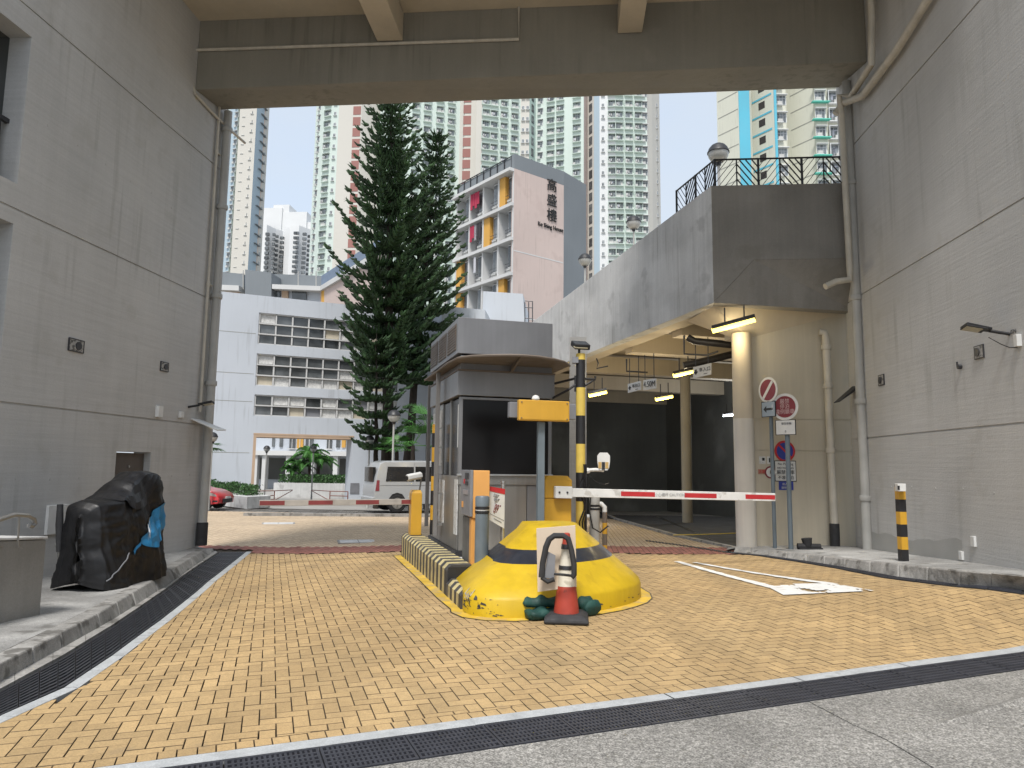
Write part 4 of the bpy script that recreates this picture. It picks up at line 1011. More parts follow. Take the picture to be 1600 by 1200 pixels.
def wp(q, dz): p = IS.P(q.x, q.y); p.z = gz(p.x, p.y)+dz; return p
for i in range(len(path_)-1): m.quad(wp(ou[i], .005), wp(ou[i+1], .005), wp(inn[i+1], .005), wp(inn[i], .005))
m.build('yellow_line', mat('ground_yellow_paint', (.58, .38, .04), .7, .25, 4, stain=((.40, .29, .12), 6, .8, .5)), pr)
m = MB()
for i in range(len(path_)-1): m.quad(wp(ol[i], .006), wp(ol[i+1], .006), wp(ou[i+1], .006), wp(ou[i], .006))
m.build('dark_joint', M_BLACK, pr)

# ---- booth
bt = thing('ticket_booth', 'grey metal toll booth with dark window, roof box and curved canopy', 'booth', IS.P(1.4, 4.5, .17))
bx0, bx1, by0, by1 = .62, 2.2, 3.3, 5.9
def bb(lo, hi, name, mt, bevel=.004, **k): m = MB(T); m.box(lo, hi); return m.build(name, mt, bt, bevel=bevel, **k)
bb((bx0-.03, by0-.03, .172), (bx1+.03, by1+.03, .26), 'plinth', M_BLACK)
# lower panels
n = 2
for k in range(2):
    xa_, xb_ = bx0+.02+(bx1-bx0-.04)*(0 if k == 0 else .74), bx0+.02+(bx1-bx0-.04)*(.735 if k == 0 else 1)
    bb((xa_, by0, .262), (xb_-.004, by0+.05, 1.30), 'front_panel', M_STEELD if k == 0 else M_BOOTH)
bb((bx0, by0-.02, 1.302), (bx1, by0+.06, 1.44), 'sill_panel', M_STEELD, .006)
bb((bx0-.02, by0-.05, 1.441), (bx1+.01, by0+.05, 1.475), 'sill', M_STEEL, .006)
for k in range(4):
    a = by0+.06+k*(by1-by0-.06)/4
    bb((bx0, a+.003, .262), (bx0+.05, a+(by1-by0-.06)/4-.003, 1.44), 'side_panel', M_STEELD)
bb((bx1-.05, by0+.06, .262), (bx1, by1, 2.73), 'right_wall', M_BOOTH)
bb((bx0+.06, by1-.05, .262), (bx1-.06, by1, 2.73), 'rear_wall', M_BOOTH)
# window glass and frames
w = MB(T); w.box((bx0+.05, by0+.02, 1.476), (bx1-.05, by0+.03, 2.70)); wf = w.build('front_window', M_GLSD, bt)
for lo, hi in (((bx0, by0, 1.476), (bx0+.05, by0+.05, 2.72)), ((bx1-.06, by0, 1.476), (bx1-.003, by0+.05, 2.72)), ((bx0+.05, by0, 2.68), (bx1-.06, by0+.05, 2.72))):
    m = MB(T); m.box(lo, hi); m.build('frame', M_BOOTH, wf, bevel=.003)
for k in range(2):
    a, b = by0+.06+k*.72, by0+.06+(k+1)*.72
    w = MB(T); w.box((bx0+.02, a+.03, 1.45), (bx0+.03, b-.03, 2.70)); wf = w.build('side_window', M_GLSD, bt)
    m = MB(T); m.box((bx0, a, 1.445), (bx0+.04, a+.03, 2.72)); m.box((bx0, b-.03, 1.445), (bx0+.04, b, 2.72)); m.build('frame', M_STEELD, wf)
m = MB(T); m.box((bx0+.01, by0+1.5, 1.445), (bx0+.04, by1, 2.72)); nb = m.build('notice_wall', M_STEELD, bt)
for k, (a, b, c, d) in enumerate([(1.55, 1.85, 2.30, 2.62), (1.55, 1.85, 1.95, 2.27), (1.55, 1.85, 1.6, 1.92), (1.9, 2.2, 2.2, 2.65), (1.9, 2.2, 1.7, 2.15), (2.25, 2.5, 1.8, 2.6), (.05, .3, .5, 1.38), (1.2, 1.7, .6, 1.35), (1.8, 2.4, .7, 1.4)]):
    xx = bx0-.001 if k < 6 else bx0-.001
    m = MB(T); m.box((xx-.006, by0+a, c), (xx+.008, by0+b, d)); m.build('notice_sheet', M_PAPER, bt)
# bits seen through the front glass edge: white blind strip
m = MB(T); m.box((bx0-.006, by0+.10, 1.9), (bx0-.001, by0+.13, 2.6)); m.build('blind_strip', M_SIGNW, bt)
# fascia, neck and roof box
bb((bx0-.05, by0-.05, 2.74), (bx1+.03, by1+.03, 3.14), 'fascia', M_BOOTH, .006)
bb((bx0-.06, by0-.06, 3.142), (bx1+.04, by1+.04, 3.17), 'fascia_trim', M_BROWN, .004)
bb((bx0, by0, 3.171), (bx1, by1, 3.40), 'neck', M_BOOTH)
rb_ = bb((bx0-.06, by0-.02, 3.43), (bx1+.0, by1+.05, 4.03), 'roof_box', M_BOOTH, .008)
for k in range(3):
    a = by0+.12+k*.87
    m = MB(T); m.box((bx0-.068, a, 3.5), (bx0-.062, a+.72, 3.95)); lv = m.build('louvre_panel', M_BROWN, bt)
    for q in range(9):
        m = MB(T); m.box((bx0-.078, a+.01, 3.515+q*.047), (bx0-.0685, a+.71, 3.54+q*.047)); m.build('slat', M_BROWN, lv)
# canopy: thin plate with curved front edge
zc = 3.27
cpx = [(664, 594), (680, 583), (697, 570), (716, 560), (738, 557), (765, 556), (795, 555.5), (817, 556), (842, 558), (866, 562), (881, 566), (890, 572)]
cl = []
for q in cpx:
    d = ray(*q); p = CAM+d*((zc-CAMH)/d.z); cl.append(IS.loc(p))
print('canopy', [(round(a, 2), round(b, 2)) for a, b in cl])
rr_ = [(cl[-1][0]+.05, cl[-1][1]+1.0), (cl[-1][0]-.2, cl[-1][1]+1.9), (cl[-1][0]-.6, 5.9), (cl[0][0]+.1, 5.95)]
m = MB(T); m.prism(cl+rr_, zc, zc+.022); cn = m.build('canopy', M_BROWN, bt)
pp = [Vector((a, b, zc+.005)) for a, b in cl]; m = MB(T); m.tube(pp, .022, 6); m.build('rim', M_BROWN, cn, smooth=True)
for (xx, yy) in ((bx0+.85, by0-.06),):
    m = MB(T); f = cl[7]; m.add([(xx-.02, yy, 3.16), (xx+.02, yy, 3.16), (f[0]+.02, f[1]+.05, zc-.01), (f[0]-.02, f[1]+.05, zc-.01), (xx-.02, yy, zc-.002), (xx+.02, yy, zc-.002), (f[0]+.02, f[1]+.05, zc-.002), (f[0]-.02, f[1]+.05, zc-.002)], [(0,3,2,1),(4,5,6,7),(0,1,5,4),(1,2,6,5),(2,3,7,6),(3,0,4,7)]); m.build('stay', M_BROWN, cn)
# canopy posts on the left with wind screen
for px, py in ((666, 822), (679, 838)):
    d = ray(px, py); p = CAM+d*((.37-CAMH)/d.z); lx, ly = IS.loc(p)
    m = MB(T); m.box((lx-.035, ly-.035, .372), (lx+.035, ly+.035, zc-.003)); m.build('canopy_post', mat('post_grey', (.19, .18, .17), .5, .1, 3), bt, bevel=.004); POSTL = (lx, ly)
m = MB(T); m.box((POSTL[0]-.02, POSTL[1], .55), (bx0-.01, POSTL[1]+.04, .6)); m.box((POSTL[0]-.02, POSTL[1]-.0, 1.1), (POSTL[0]+.2, POSTL[1]+.04, 1.13)); m.build('rail', M_STEELD, bt)

# ---- striped poles
def striped_pole(name, label, cat, x, y, z0, z1, r, fr=IS, seg=.34, start=1, mats=None, grp=None):
    p = fr.P(x, y, z0) if fr else Vector((x, y, z0)); t = thing(name, label, cat, p, 0, grp); z = z0; k = start; mats = mats or [M_YELP, M_BLACK]
    while z < z1-.01:
        b = min(z1, z+seg); m = MB(); m.lathe([(r, z), (r, b)], (p.x, p.y, 0), 14); m.build('band', mats[k % 2], t, smooth=True); z = b; k += 1
    return t, p
lp, pp_ = striped_pole('lamp_pole', 'tall yellow and black striped pole carrying a black floodlight', 'pole', 2.44, 2.6, .17, 3.42, .075, seg=.45)
# floodlight
def PL(px, py): return Vector(IS.P(*[IS.hy(px, py, 2.6)[0], 2.6], IS.hy(px, py, 2.6)[1]))
fl = thing('floodlight', 'black floodlight tilted on top of the striped pole', 'lamp', PL(907, 555))
c = PL(907, 540); m = MB(); m.box((c.x-.13, c.y-.12, c.z-.04), (c.x+.13, c.y+.12, c.z+.05), rz=R(20), rx=R(25)); m.build('housing', M_BLACK, fl, bevel=.015)
m = MB(); m.tube([PL(905, 556), PL(905, 545)], .02, 8); m.build('stem', M_BLACK, fl); q = PL(899, 563); m = MB(); m.box((q.x-.05, q.y-.05, q.z-.05), (q.x+.05, q.y+.05, q.z+.05)); m.build('driver_box', M_GREYM, fl, bevel=.005)
m = MB(); m.box((c.x-.11, c.y-.135, c.z-.055), (c.x+.11, c.y-.06, c.z-.04), rz=R(20), rx=R(25)); m.build('lens', M_LENS, fl)
br = thing('pole_bracket', 'black metal bracket arms tying the striped pole to the booth', 'bracket', PL(900, 592))
A_ = IS.P(bx1+.03, by0, 3.0); m = MB(); m.tube([A_, PL(900, 591), PL(930, 593), PL(930, 588)], .02, 6); m.tube([IS.P(bx1, by0, 2.75), PL(890, 608), PL(899, 601)], .02, 6); m.tube([PL(914, 603), PL(929, 593)], .016, 6); m.tube([PL(899, 587), PL(899, 612)], .018, 6); m.build('arm', M_BLACK, br)
# cables wound down the pole
cb = MB(); r_ = random.Random(2)
for k in range(4):
    pts = []
    for i in range(16):
        z = .3+i*.09; w = r_.uniform(0, 6.28); pts.append(Vector((pp_.x+.09*math.cos(-1.3+.5*k+.5*math.sin(i)), pp_.y-.08+.02*math.sin(w), z)))
    cb.tube(pts, .012, 5)
pts = [PL(917, 745), PL(923, 770), PL(921, 800), PL(926, 825), PL(938, 832), PL(950, 822)]; cb.tube(pts, .013, 5); cb.tube([PL(914, 738), PL(930, 752), PL(945, 757), PL(952, 755)], .006, 5)
tag(cb.build('black_cables', M_BLACK, smooth=True), 'loose black cables wound around the lower striped pole', 'cables')
# intercom reader on white arm
ic = thing('intercom', 'white rounded intercom head on a white arm off the striped pole', 'intercom', PL(943, 738))
m = MB(); m.tube([PL(914, 735), PL(930, 734), PL(943, 735)], .028, 8); m.tube([PL(914, 737), PL(920, 735)], .045, 8); m.build('arm', M_WHITEP, ic, smooth=True)
c = PL(943, 722); m = MB()
for z0, z1, w0, w1 in ((-.13, -.09, .06, .085), (-.09, .02, .085, .10), (.02, .1, .10, .10), (.1, .15, .10, .06)):
    m.add([(c.x-w0, c.y-.06, c.z+z0), (c.x+w0, c.y-.06, c.z+z0), (c.x+w0, c.y+.06, c.z+z0), (c.x-w0, c.y+.06, c.z+z0), (c.x-w1, c.y-.06, c.z+z1), (c.x+w1, c.y-.06, c.z+z1), (c.x+w1, c.y+.06, c.z+z1), (c.x-w1, c.y+.06, c.z+z1)], [(0,3,2,1),(4,5,6,7),(0,1,5,4),(1,2,6,5),(2,3,7,6),(3,0,4,7)])
m.build('head', M_SIGNW, ic); m = MB(); m.box((c.x-.03, c.y-.07, c.z-.12), (c.x+.02, c.y-.061, c.z+.0)); m.build('dark_slot', M_BLACK, ic); m = MB(); m.box((c.x-.085, c.y-.068, c.z-.1), (c.x-.035, c.y-.061, c.z-.0)); m.box((c.x+.025, c.y-.068, c.z-.1), (c.x+.075, c.y-.061, c.z-.0)); m.build('amber_patch', mat('amber', (.5, .33, .12), .5), ic)
# barrier with arm, right lane
bc = thing('boom_barrier', 'yellow boom barrier with long white and red arm closing the car park lane', 'boom barrier', IS.P(1.95, 2.5, .17))
m = MB(T); x0, x1 = IS.hy(852, 780, 2.3)[0], IS.hy(893, 780, 2.3)[0]
m.rings([[(x0, 2.3, .172), (x1, 2.3, .172), (x1, 2.62, .172), (x0, 2.62, .172)], [(x0, 2.3, 1.13), (x1, 2.3, 1.13), (x1, 2.62, 1.13), (x0, 2.62, 1.13)]]); m.build('body', M_YELB, bc, bevel=.01)
m = MB(T); m.rings([[(x0-.005, 2.29, 1.136), (x1+.005, 2.29, 1.136), (x1+.005, 2.63, 1.136), (x0-.005, 2.63, 1.136)], [(x0-.005, 2.29, 1.40), (x1+.005, 2.29, 1.40), (x1+.005, 2.63, 1.40), (x0-.005, 2.63, 1.40)], [(x0+.05, 2.34, 1.47), (x1-.05, 2.34, 1.47), (x1-.05, 2.6, 1.47), (x0+.05, 2.6, 1.47)]]); m.build('hood', M_YELB, bc, bevel=.008)
ar = bc
yA = 2.22; a0 = IS.hy(868, 769, yA); a1 = IS.hy(1210, 777, yA)
A0, A1 = IS.P(a0[0], yA, a0[1]), IS.P(a1[0], yA+0, a1[1]); hh = .065
def armbox(m, a, b, h, th): 
    u = (b-a).normalized(); n = Vector((IS.e2.x, IS.e2.y, 0)); z = Vector((0, 0, 1))
    P = [a-n*th-z*h, b-n*th-z*h, b+n*th-z*h, a+n*th-z*h, a-n*th+z*h, b-n*th+z*h, b+n*th+z*h, a+n*th+z*h]; m.add(P, [(0,3,2,1),(4,5,6,7),(0,1,5,4),(1,2,6,5),(2,3,7,6),(3,0,4,7)])
m = MB(); armbox(m, A0, A1, hh, .03); ar = m.build('boom', M_WHITEP, bc, bevel=.006)
def fr_(px): 
    return (IS.hy(px, 772, yA)[0]-a0[0])/(a1[0]-a0[0])
for s_, e_ in ((969, 1022), (1068, 1118), (1163, 1209)):
    m = MB(); armbox(m, A0.lerp(A1, fr_(s_)), A0.lerp(A1, min(.999, fr_(e_))), hh*.56, .0315); m.build('red_block', M_RED, ar)
m = MB(); armbox(m, A0.lerp(A1, -.004), A0.lerp(A1, fr_(893)), .09, .045); m.build('clamp', M_SIGNW, ar, bevel=.01)
for q in (.012, .045):
    p = A0.lerp(A1, q); m = MB(); n = Vector((IS.e2.x, IS.e2.y, 0)); m.tube([p-n*.045, p-n*.055], .016, 8); m.build('bolt', M_DKMET, ar)
p = A0.lerp(A1, fr_(1045)); text('小心欄杆 CAUTION', .06, mat('faded_print', (.42, .42, .42), .8), ar, p-Vector((IS.e2.x, IS.e2.y, 0))*.034, (IS.e1.x, IS.e1.y, 0))
# yellow sign box on grey-blue post
sp = thing('sign_box_post', 'blue-grey post carrying a yellow rectangular sign box', 'sign post', IS.P(1.5, 1.8, .17))
yq = 1.8; xa_, xb_ = IS.hy(841, 700, yq)[0], IS.hy(851.5, 700, yq)[0]
m = MB(T); m.box((xa_, yq, .172), (xb_, yq+.08, 2.25)); m.build('post', M_BLUG, sp, bevel=.008)
X0, Z1 = IS.hy(811, 624, yq-.1); X1, Z0 = IS.hy(890, 659, yq-.1)
m = MB(T); m.box((X0, yq-.1, Z0), (X1, yq-.005, Z1)); fb_ = m.build('yellow_box', M_YELB, sp, bevel=.012)
m = MB(T); m.box((X0+.02, yq-.104, Z0+.02), (X1-.02, yq-.101, Z1-.02)); m.build('face_plate', M_YELB, fb_)
for a in (X0+.04, X1-.04):
    for b in (Z0+.035, Z1-.035): m = MB(T); m.lathe([(.012, -.006), (.012, .006)], (a, yq-.106, b), 8); m.build('screw', M_BROWN, fb_)
x0g = IS.hy(796, 640, yq+.1)[0]; x1g = IS.hy(900, 640, yq+.1)[0]
m = MB(T); m.box((x0g, yq+.09, Z0+.05), (x1g, yq+.2, Z1-.02)); m.build('grey_box', M_GREYM, sp, bevel=.008)
m = MB(T); cx_ = (X0+X1)/2-.12; m.lathe([(.05, Z1), (.06, Z1+.02), (.045, Z1+.06), (.02, Z1+.075)], (cx_, yq-.05, 0), 12); m.build('sensor_cap', M_SIGNW, sp, smooth=True)
# ticket machine
tk = thing('ticket_machine', 'grey and orange ticket machine standing at the island front', 'ticket machine', IS.P(.45, 1.2, .17))
y_ = 1.15; x0 = IS.hy(738, 770, y_)[0]; x1 = IS.hy(765, 770, y_)[0]; zt_ = IS.hy(738, 735, y_)[1]; zm = IS.hy(738, 810, y_)[1]
print('ticket', x0, x1, zt_, zm)
m = MB(T); m.box((x0+.012, y_, zm), (x1, y_+.30, zt_)); m.build('orange_housing', M_ORNG, tk, bevel=.008)
m = MB(T); m.box((x0-.03, y_-.004, zm+.02), (x0+.010, y_+.56, zt_+.004)); m.build('grey_face', M_GREYM, tk, bevel=.006)
m = MB(T); m.box((x0+.013, y_+.301, zm), (x1-.02, y_+.55, zt_-.01)); m.build('rear_housing', M_GREYM, tk)
m = MB(T); m.box((x0+.0, y_+.14, .172), (x0+.10, y_+.55, zm-.002)); m.build('pedestal', mat('worn_steel_pedestal', (.16, .165, .165), .6, .3, 5, metal=.3, streak=.2), tk, bevel=.006)
m = MB(T); m.box((x0+.0, y_+.02, .172), (x0+.075, y_+.135, zm-.002)); m.build('orange_leg', M_ORNG, tk, bevel=.004)
for a, b, c, d, mt in ((.1, .3, .50, .58, M_BLACK), (.12, .28, .42, .47, M_BLACK), (.32, .38, .44, .5, M_RED), (.1, .4, .3, .36, M_STEEL), (.4, .48, .12, .2, M_ORNG)):
    m = MB(T); m.box((x0-.038, y_+a, zm+c), (x0-.0305, y_+b, zm+d)); m.build('button_plate', mt, tk)
# grey bollards
def bollard(name, label, fr, x, y, z0, z1, r, mt, grp=None):
    p = fr.P(x, y, z0); t = thing(name, label, 'bollard', p, 0, grp); m = MB(); h = z1
    m.lathe([(r, z0), (r, h-.22), ], (p.x, p.y, 0), 18); m.build('shaft', mt, t, smooth=True)
    for k, (a, b, rr2, mm) in enumerate(((h-.215, h-.185, r*1.06, M_BLACK), (h-.183, h-.168, r*1.0, M_SIGNW), (h-.166, h-.136, r*1.06, M_BLACK))):
        m = MB(); m.lathe([(rr2, a), (rr2, b)], (p.x, p.y, 0), 18); m.build('ring', mm, t, smooth=True)
    m = MB(); m.lathe([(r*1.03, h-.13), (r*1.05, h-.02), (r*.9, h), (0.01, h+.004)], (p.x, p.y, 0), 18); m.build('cap', mt, t, smooth=True)
    return t
xA = IS.hy(752.5, 850, .95); zA = IS.hy(752, 775, .95)[1]
bollard('grey_bollard', 'blue-grey ringed bollard in front of the ticket machine', IS, xA[0], .95, .15, zA, .088, M_BLUG)
q = IS.hy(929, 840, 3.2); bollard('grey_bollard', 'grey ringed bollard behind the striped pole', IS, q[0], 3.2, .05, IS.hy(929, 776, 3.2)[1], .085, M_PIPE)
# parking charge sign
cs = thing('notice_post', 'small white notice with red header on a silver post beside the bollard', 'sign', IS.P(.9, 1.3, .17))
ys = 1.35; xs_, zs_ = IS.hy(786, 755, ys); m = MB(T); m.lathe([(.028, .172), (.028, zs_), (.035, zs_+.005), (.035, zs_+.03), (.01, zs_+.035)], (xs_, ys, 0), 12); m.build('post', M_STEEL, cs, smooth=True)
Xa, Za = IS.hy(765, 760, ys-.12); Xb, Zb = IS.hy(788, 826, ys-.04); Ztr = IS.hy(785, 764, ys-.04)[1]; Zbl = IS.hy(765, 812, ys-.12)[1]
PA, PB, PC, PD = [Vector(v) for v in ((Xa, ys-.12, Zbl), (Xb, ys-.04, Zb), (Xb, ys-.04, Ztr), (Xa, ys-.12, Za))]
m = MB(T); m.ext([PA, PB, PC, PD], (0, .008, 0)); bd = m.build('board', M_SIGNW, cs)
xv = T.to_3x3() @ (PB-PA).normalized(); uv = T.to_3x3() @ (PD-PA).normalized(); nv = xv.cross(uv).normalized()*.004
def onb(u, v): return T @ (PA.lerp(PB, u).lerp(PD.lerp(PC, u), v)) + nv
m = MB(); m.quad(onb(0, .86), onb(1, .86), onb(1, 1), onb(0, 1)); m.build('red_header', M_RED, cs)
text('訪客泊車', .05, M_GREYM, cs, onb(.5, .76), xv, uv, sx=.75); text('收費', .06, M_GREYM, cs, onb(.5, .64), xv, uv)
text('893', .17, M_DRED, cs, onb(.5, .40), xv, uv, sx=.48); m = MB(); m.quad(onb(.04, .185), onb(.96, .185), onb(.96, .2), onb(.04, .2)); m.quad(onb(.3, .10), onb(.8, .10), onb(.8, .125), onb(.3, .125)); m.build('underline', M_GREYM, cs)
# short striped post with white pipe
q = G(945, 869); t, p = striped_pole('short_striped_post', 'short yellow and black post with a curved white pipe cap', 'post', q.x, q.y, q.z, q.z+.8, .045, fr=None, seg=.2, mats=[M_YELB, M_BROWN], start=0)
m = MB(); a = Vector((q.x, q.y, q.z+.78)); m.tube([a, a+Vector((0, 0, .1)), a+Vector((-.06, 0, .16)), a+Vector((-.16, 0, .16)), a+Vector((-.2, 0, .06)), a+Vector((-.2, 0, -.04)), a+Vector((-.28, 0, -.08)), a+Vector((-.52, -.05, -.08))], .045, 10); m.build('curved_pipe', M_WHITEP, t, smooth=True)
# left lane barrier
yl = 4.75; bl = thing('boom_barrier', 'yellow boom barrier with worn grey and red arm across the left lane', 'boom barrier', IS.P(.1, yl, .37))
x0, z1_ = IS.hy(643.5, 766, yl); x1 = IS.hy(660, 766, yl)[0]
m = MB(T); m.box((x0, yl, .372), (x1, yl+.3, z1_-.06)); m.rings([[(x0, yl, z1_-.06), (x1, yl, z1_-.06), (x1, yl+.3, z1_-.06), (x0, yl+.3, z1_-.06)], [(x0+.02, yl+.03, z1_), (x1-.02, yl+.03, z1_), (x1-.02, yl+.27, z1_), (x0+.02, yl+.27, z1_)]]); m.build('body', M_YELB, bl, bevel=.008)
m = MB(T); m.add([(x0-.25, yl+.05, 0), (x0-.02, yl+.05, 0), (x0-.02, yl+.4, 0), (x0-.25, yl+.4, 0), (x0-.1, yl+.05, .42), (x0-.02, yl+.05, .5), (x0-.02, yl+.4, .5), (x0-.1, yl+.4, .42)], [(0,3,2,1),(4,5,6,7),(0,1,5,4),(1,2,6,5),(2,3,7,6),(3,0,4,7)])
al = bl
B0 = IS.P(x0, yl+.15, IS.hy(644, 784, yl+.15)[1]); b1 = IS.hy(405, 786, yl+.15); B1 = IS.P(b1[0], yl+.15, b1[1])
m = MB(); armbox(m, B0, B1, .05, .025); al = m.build('boom', mat('worn_boom_grey', (.40, .37, .33), .6, .2, 5), bl, bevel=.005)
for s_, e_ in ((406, 445), (482, 520), (556, 592), (627, 643)):
    f0, f1 = [(IS.hy(v, 784, yl+.15)[0]-x0)/(b1[0]-x0) for v in (s_, e_)]
    m = MB(); armbox(m, B0.lerp(B1, max(.001, f1)), B0.lerp(B1, min(.999, f0)), .036, .027); m.build('red_block', mat('worn_boom_red', (.22, .04, .04), .6, .2, 5), al)
# CCTV camera
c = IS.P(*[IS.hy(648, 745, yl)[0], yl], IS.hy(648, 745, yl)[1]); e = IS.P(IS.hy(657, 765, yl)[0], yl+.1, z1_)
cc = thing('cctv_camera', 'white box security camera on a thin pole above the left yellow cabinet', 'camera', e)
m = MB(); m.tube([e, e+Vector((.02, .02, .2)), c+Vector((.05, .05, -.04))], .016, 6); m.build('pole', M_STEELD, cc)
m = MB(); m.tube([c+Vector((-.11, -.12, -.02)), c+Vector((.09, .1, .03))], .065, 6); m.build('housing', M_SIGNW, cc, bevel=.01); m = MB(); m.tube([c+Vector((-.125, -.137, -.024)), c+Vector((-.11, -.121, -.02))], .04, 10); m.build('lens', M_BLACK, cc)
q = G(671, 836); striped_pole('striped_pole', 'thin black and yellow pole behind the booth canopy posts', 'pole', POSTL[0]+.02, POSTL[1]+.35, .37, 2.35, .05, seg=.26, start=1, mats=[M_YELB, M_BLACK])

# ---- traffic cone, board, folded frame, sandbags
c = G(885, 970); cone = thing('traffic_cone', 'red and white traffic cone on a black base in front of the yellow nose', 'traffic cone', c)
m = MB(); m.rings([[(c.x+sx*.23*(1-.12*(abs(sx*sy) if k == 0 else 1)*0), c.y+sy*.23, c.z+z) for sx, sy in ((-1,-1),(1,-1),(1,1),(-1,1))] for k, z in ((0, .005), (1, .05))]+[[(c.x+sx*.17, c.y+sy*.17, c.z+.09) for sx, sy in ((-1,-1),(1,-1),(1,1),(-1,1))]]); m.build('base', M_RUB, cone, bevel=.02)
def cr(z): return .135+(.035-.135)*(z-.08)/(.90-.08)
for z0, z1, mt in ((.08, .36, M_CONER), (.361, .53, M_CONEW), (.531, .57, M_DKMET), (.571, .74, M_CONEW), (.741, .79, M_DKMET), (.791, .90, M_CONER)):
    m = MB(); e = .006 if mt is M_DKMET else 0; m.lathe([(cr(z0)+e, z0), (cr(z1)+e, z1)]+([(cr(z1)*.6, z1+.008)] if z1 > .89 else []), c, 24); m.build('sleeve', mt, cone, smooth=True)
# beige board leaning on the nose
def FQ(px, py, Y): return AY(px, py, Y)
bdp = [FQ(838, 826, 7.74), FQ(899, 821, 7.74), FQ(901, 917, 7.60), FQ(840, 925, 7.60)]
m = MB(); m.ext(bdp[::-1], (0, .012, .004)); tag(m.build('beige_board', M_BOARD, bevel=.002), 'plain beige board leaning on the yellow nose behind the cone', 'board')
# black folded frame over the cone
Yf = 7.50
lo = [(846, 902), (848, 880), (853, 855), (858, 843), (866, 837), (880, 837), (888, 842), (893, 860), (897, 882), (897, 898), (893, 902)]
m = MB(); m.tube([FQ(x, y, Yf) for x, y in lo], .031, 8); ff = thing('folding_sign', 'black folding sign frame hooked over the traffic cone', 'folding sign', FQ(870, 902, Yf)); m.build('frame', M_RUB, ff, smooth=True)
m = MB(); m.tube([FQ(897, 900, Yf), FQ(880, 898, Yf-.09), FQ(866, 897, Yf-.05)], .014, 6); m.tube([FQ(846, 902, Yf), FQ(856, 909, Yf), FQ(866, 905, Yf)], .024, 8); m.build('strap', M_RUB, ff, smooth=True)
m = MB(); m.ext([FQ(850, 902, Yf+.02), FQ(866, 905, Yf+.02), FQ(868, 868, Yf+.02), FQ(856, 862, Yf+.02)], (0, .02, 0)); m.build('grey_panel', M_GREYM, ff)
# sandbags
def sandbag(label, c, a, l, w, h, seed):
    r_ = random.Random(seed); nu, nv = 22, 14; m = MB(); F = Matrix.Translation(c) @ Matrix.Rotation(a, 4, 'Z'); rings = []
    for i in range(nu+1):
        u = -1+2*i/nu; k = (1-abs(u)**9)**.5*.93+.07; row = []
        for j in range(nv):
            v = 2*math.pi*j/nv; x = u*l/2; y = math.cos(v)*w/2*(.72+.28*k); cz = abs(math.sin(v))**.7*(1 if math.sin(v) > 0 else -1)
            z = h/2*(1+cz*k)*(1-.25*math.sin(u*3)**2); p = F @ Vector((x, y, z)); n_ = noise.noise(p*13+Vector((seed, 0, 0)))*.018+noise.noise(p*30)*.006; row.append(p+Vector((n_, n_, n_*(1 if z > .02 else 0))))
        rings.append(row)
    m.rings(rings); o = m.build('sandbag', M_BAG, smooth='all'); tag(o, label, 'sandbag', 'green sandbags around the traffic cone'); return o
g1 = G(843, 963); sandbag('upper green sandbag left of the cone lying on another bag', Vector((g1.x+.02, g1.y, .10)), R(12), .42, .24, .14, 1)
g1 = G(847, 967); sandbag('lower dark green sandbag left of the cone on the bricks', Vector((g1.x, g1.y, .0)), R(35), .36, .22, .13, 2)
g1 = G(914, 960); sandbag('dark green sandbag right of the cone against the yellow nose', Vector((g1.x-.01, g1.y+.05, .0)), R(-52), .38, .22, .2, 3)

# ---- right side: striped bollard, sign posts
q = G(1412, 880, .2); d = ray(1412, 878); zB = .30; p = CAM+d*((zB-CAMH)/d.z)
t, p = striped_pole('striped_bollard', 'square black and yellow striped bollard on the right pavement with a small camera box', 'bollard', p.x, p.y, zB, zB+.01, .01, fr=None)
for ch_ in list(t.children): bpy.data.objects.remove(ch_)
H_ = AY(1412, 757, p.y).z-zB; seg = H_/6.2; z = zB
k = 0
while z < zB+H_-.01:
    b = min(zB+H_, z+seg); m = MB(); m.box((p.x-.05, p.y-.05, z), (p.x+.05, p.y+.05, b), rz=R(10)); m.build('band', [M_BLACK, M_YELB][k % 2], t); z = b; k += 1
c = AY(1403, 762, p.y-.05); m = MB(); m.box((c.x-.045, c.y-.1, c.z-.05), (c.x+.07, c.y+.0, c.z+.06)); m.build('sensor_box', M_SIGNW, t, bevel=.006); m = MB(); m.box((c.x-.05, c.y-.105, c.z-.03), (c.x-.02, c.y-.1, c.z+.03)); m.build('sensor_eye', M_BLACK, t)
def disc(m, c, x, u, rx_, ry_, n, d, mi=None):
    P = [c+x*math.cos(2*math.pi*k/28)*rx_+u*math.sin(2*math.pi*k/28)*ry_ for k in range(28)]; m.ext(P, -n*d, mi)
Z = Vector((0, 0, 1))
def sign_post(px, base_y, z0, label, Y):
    b = AY(px, base_y, Y); t = thing('sign_post', label, 'traffic sign', Vector((b.x, b.y, z0))); return t, b
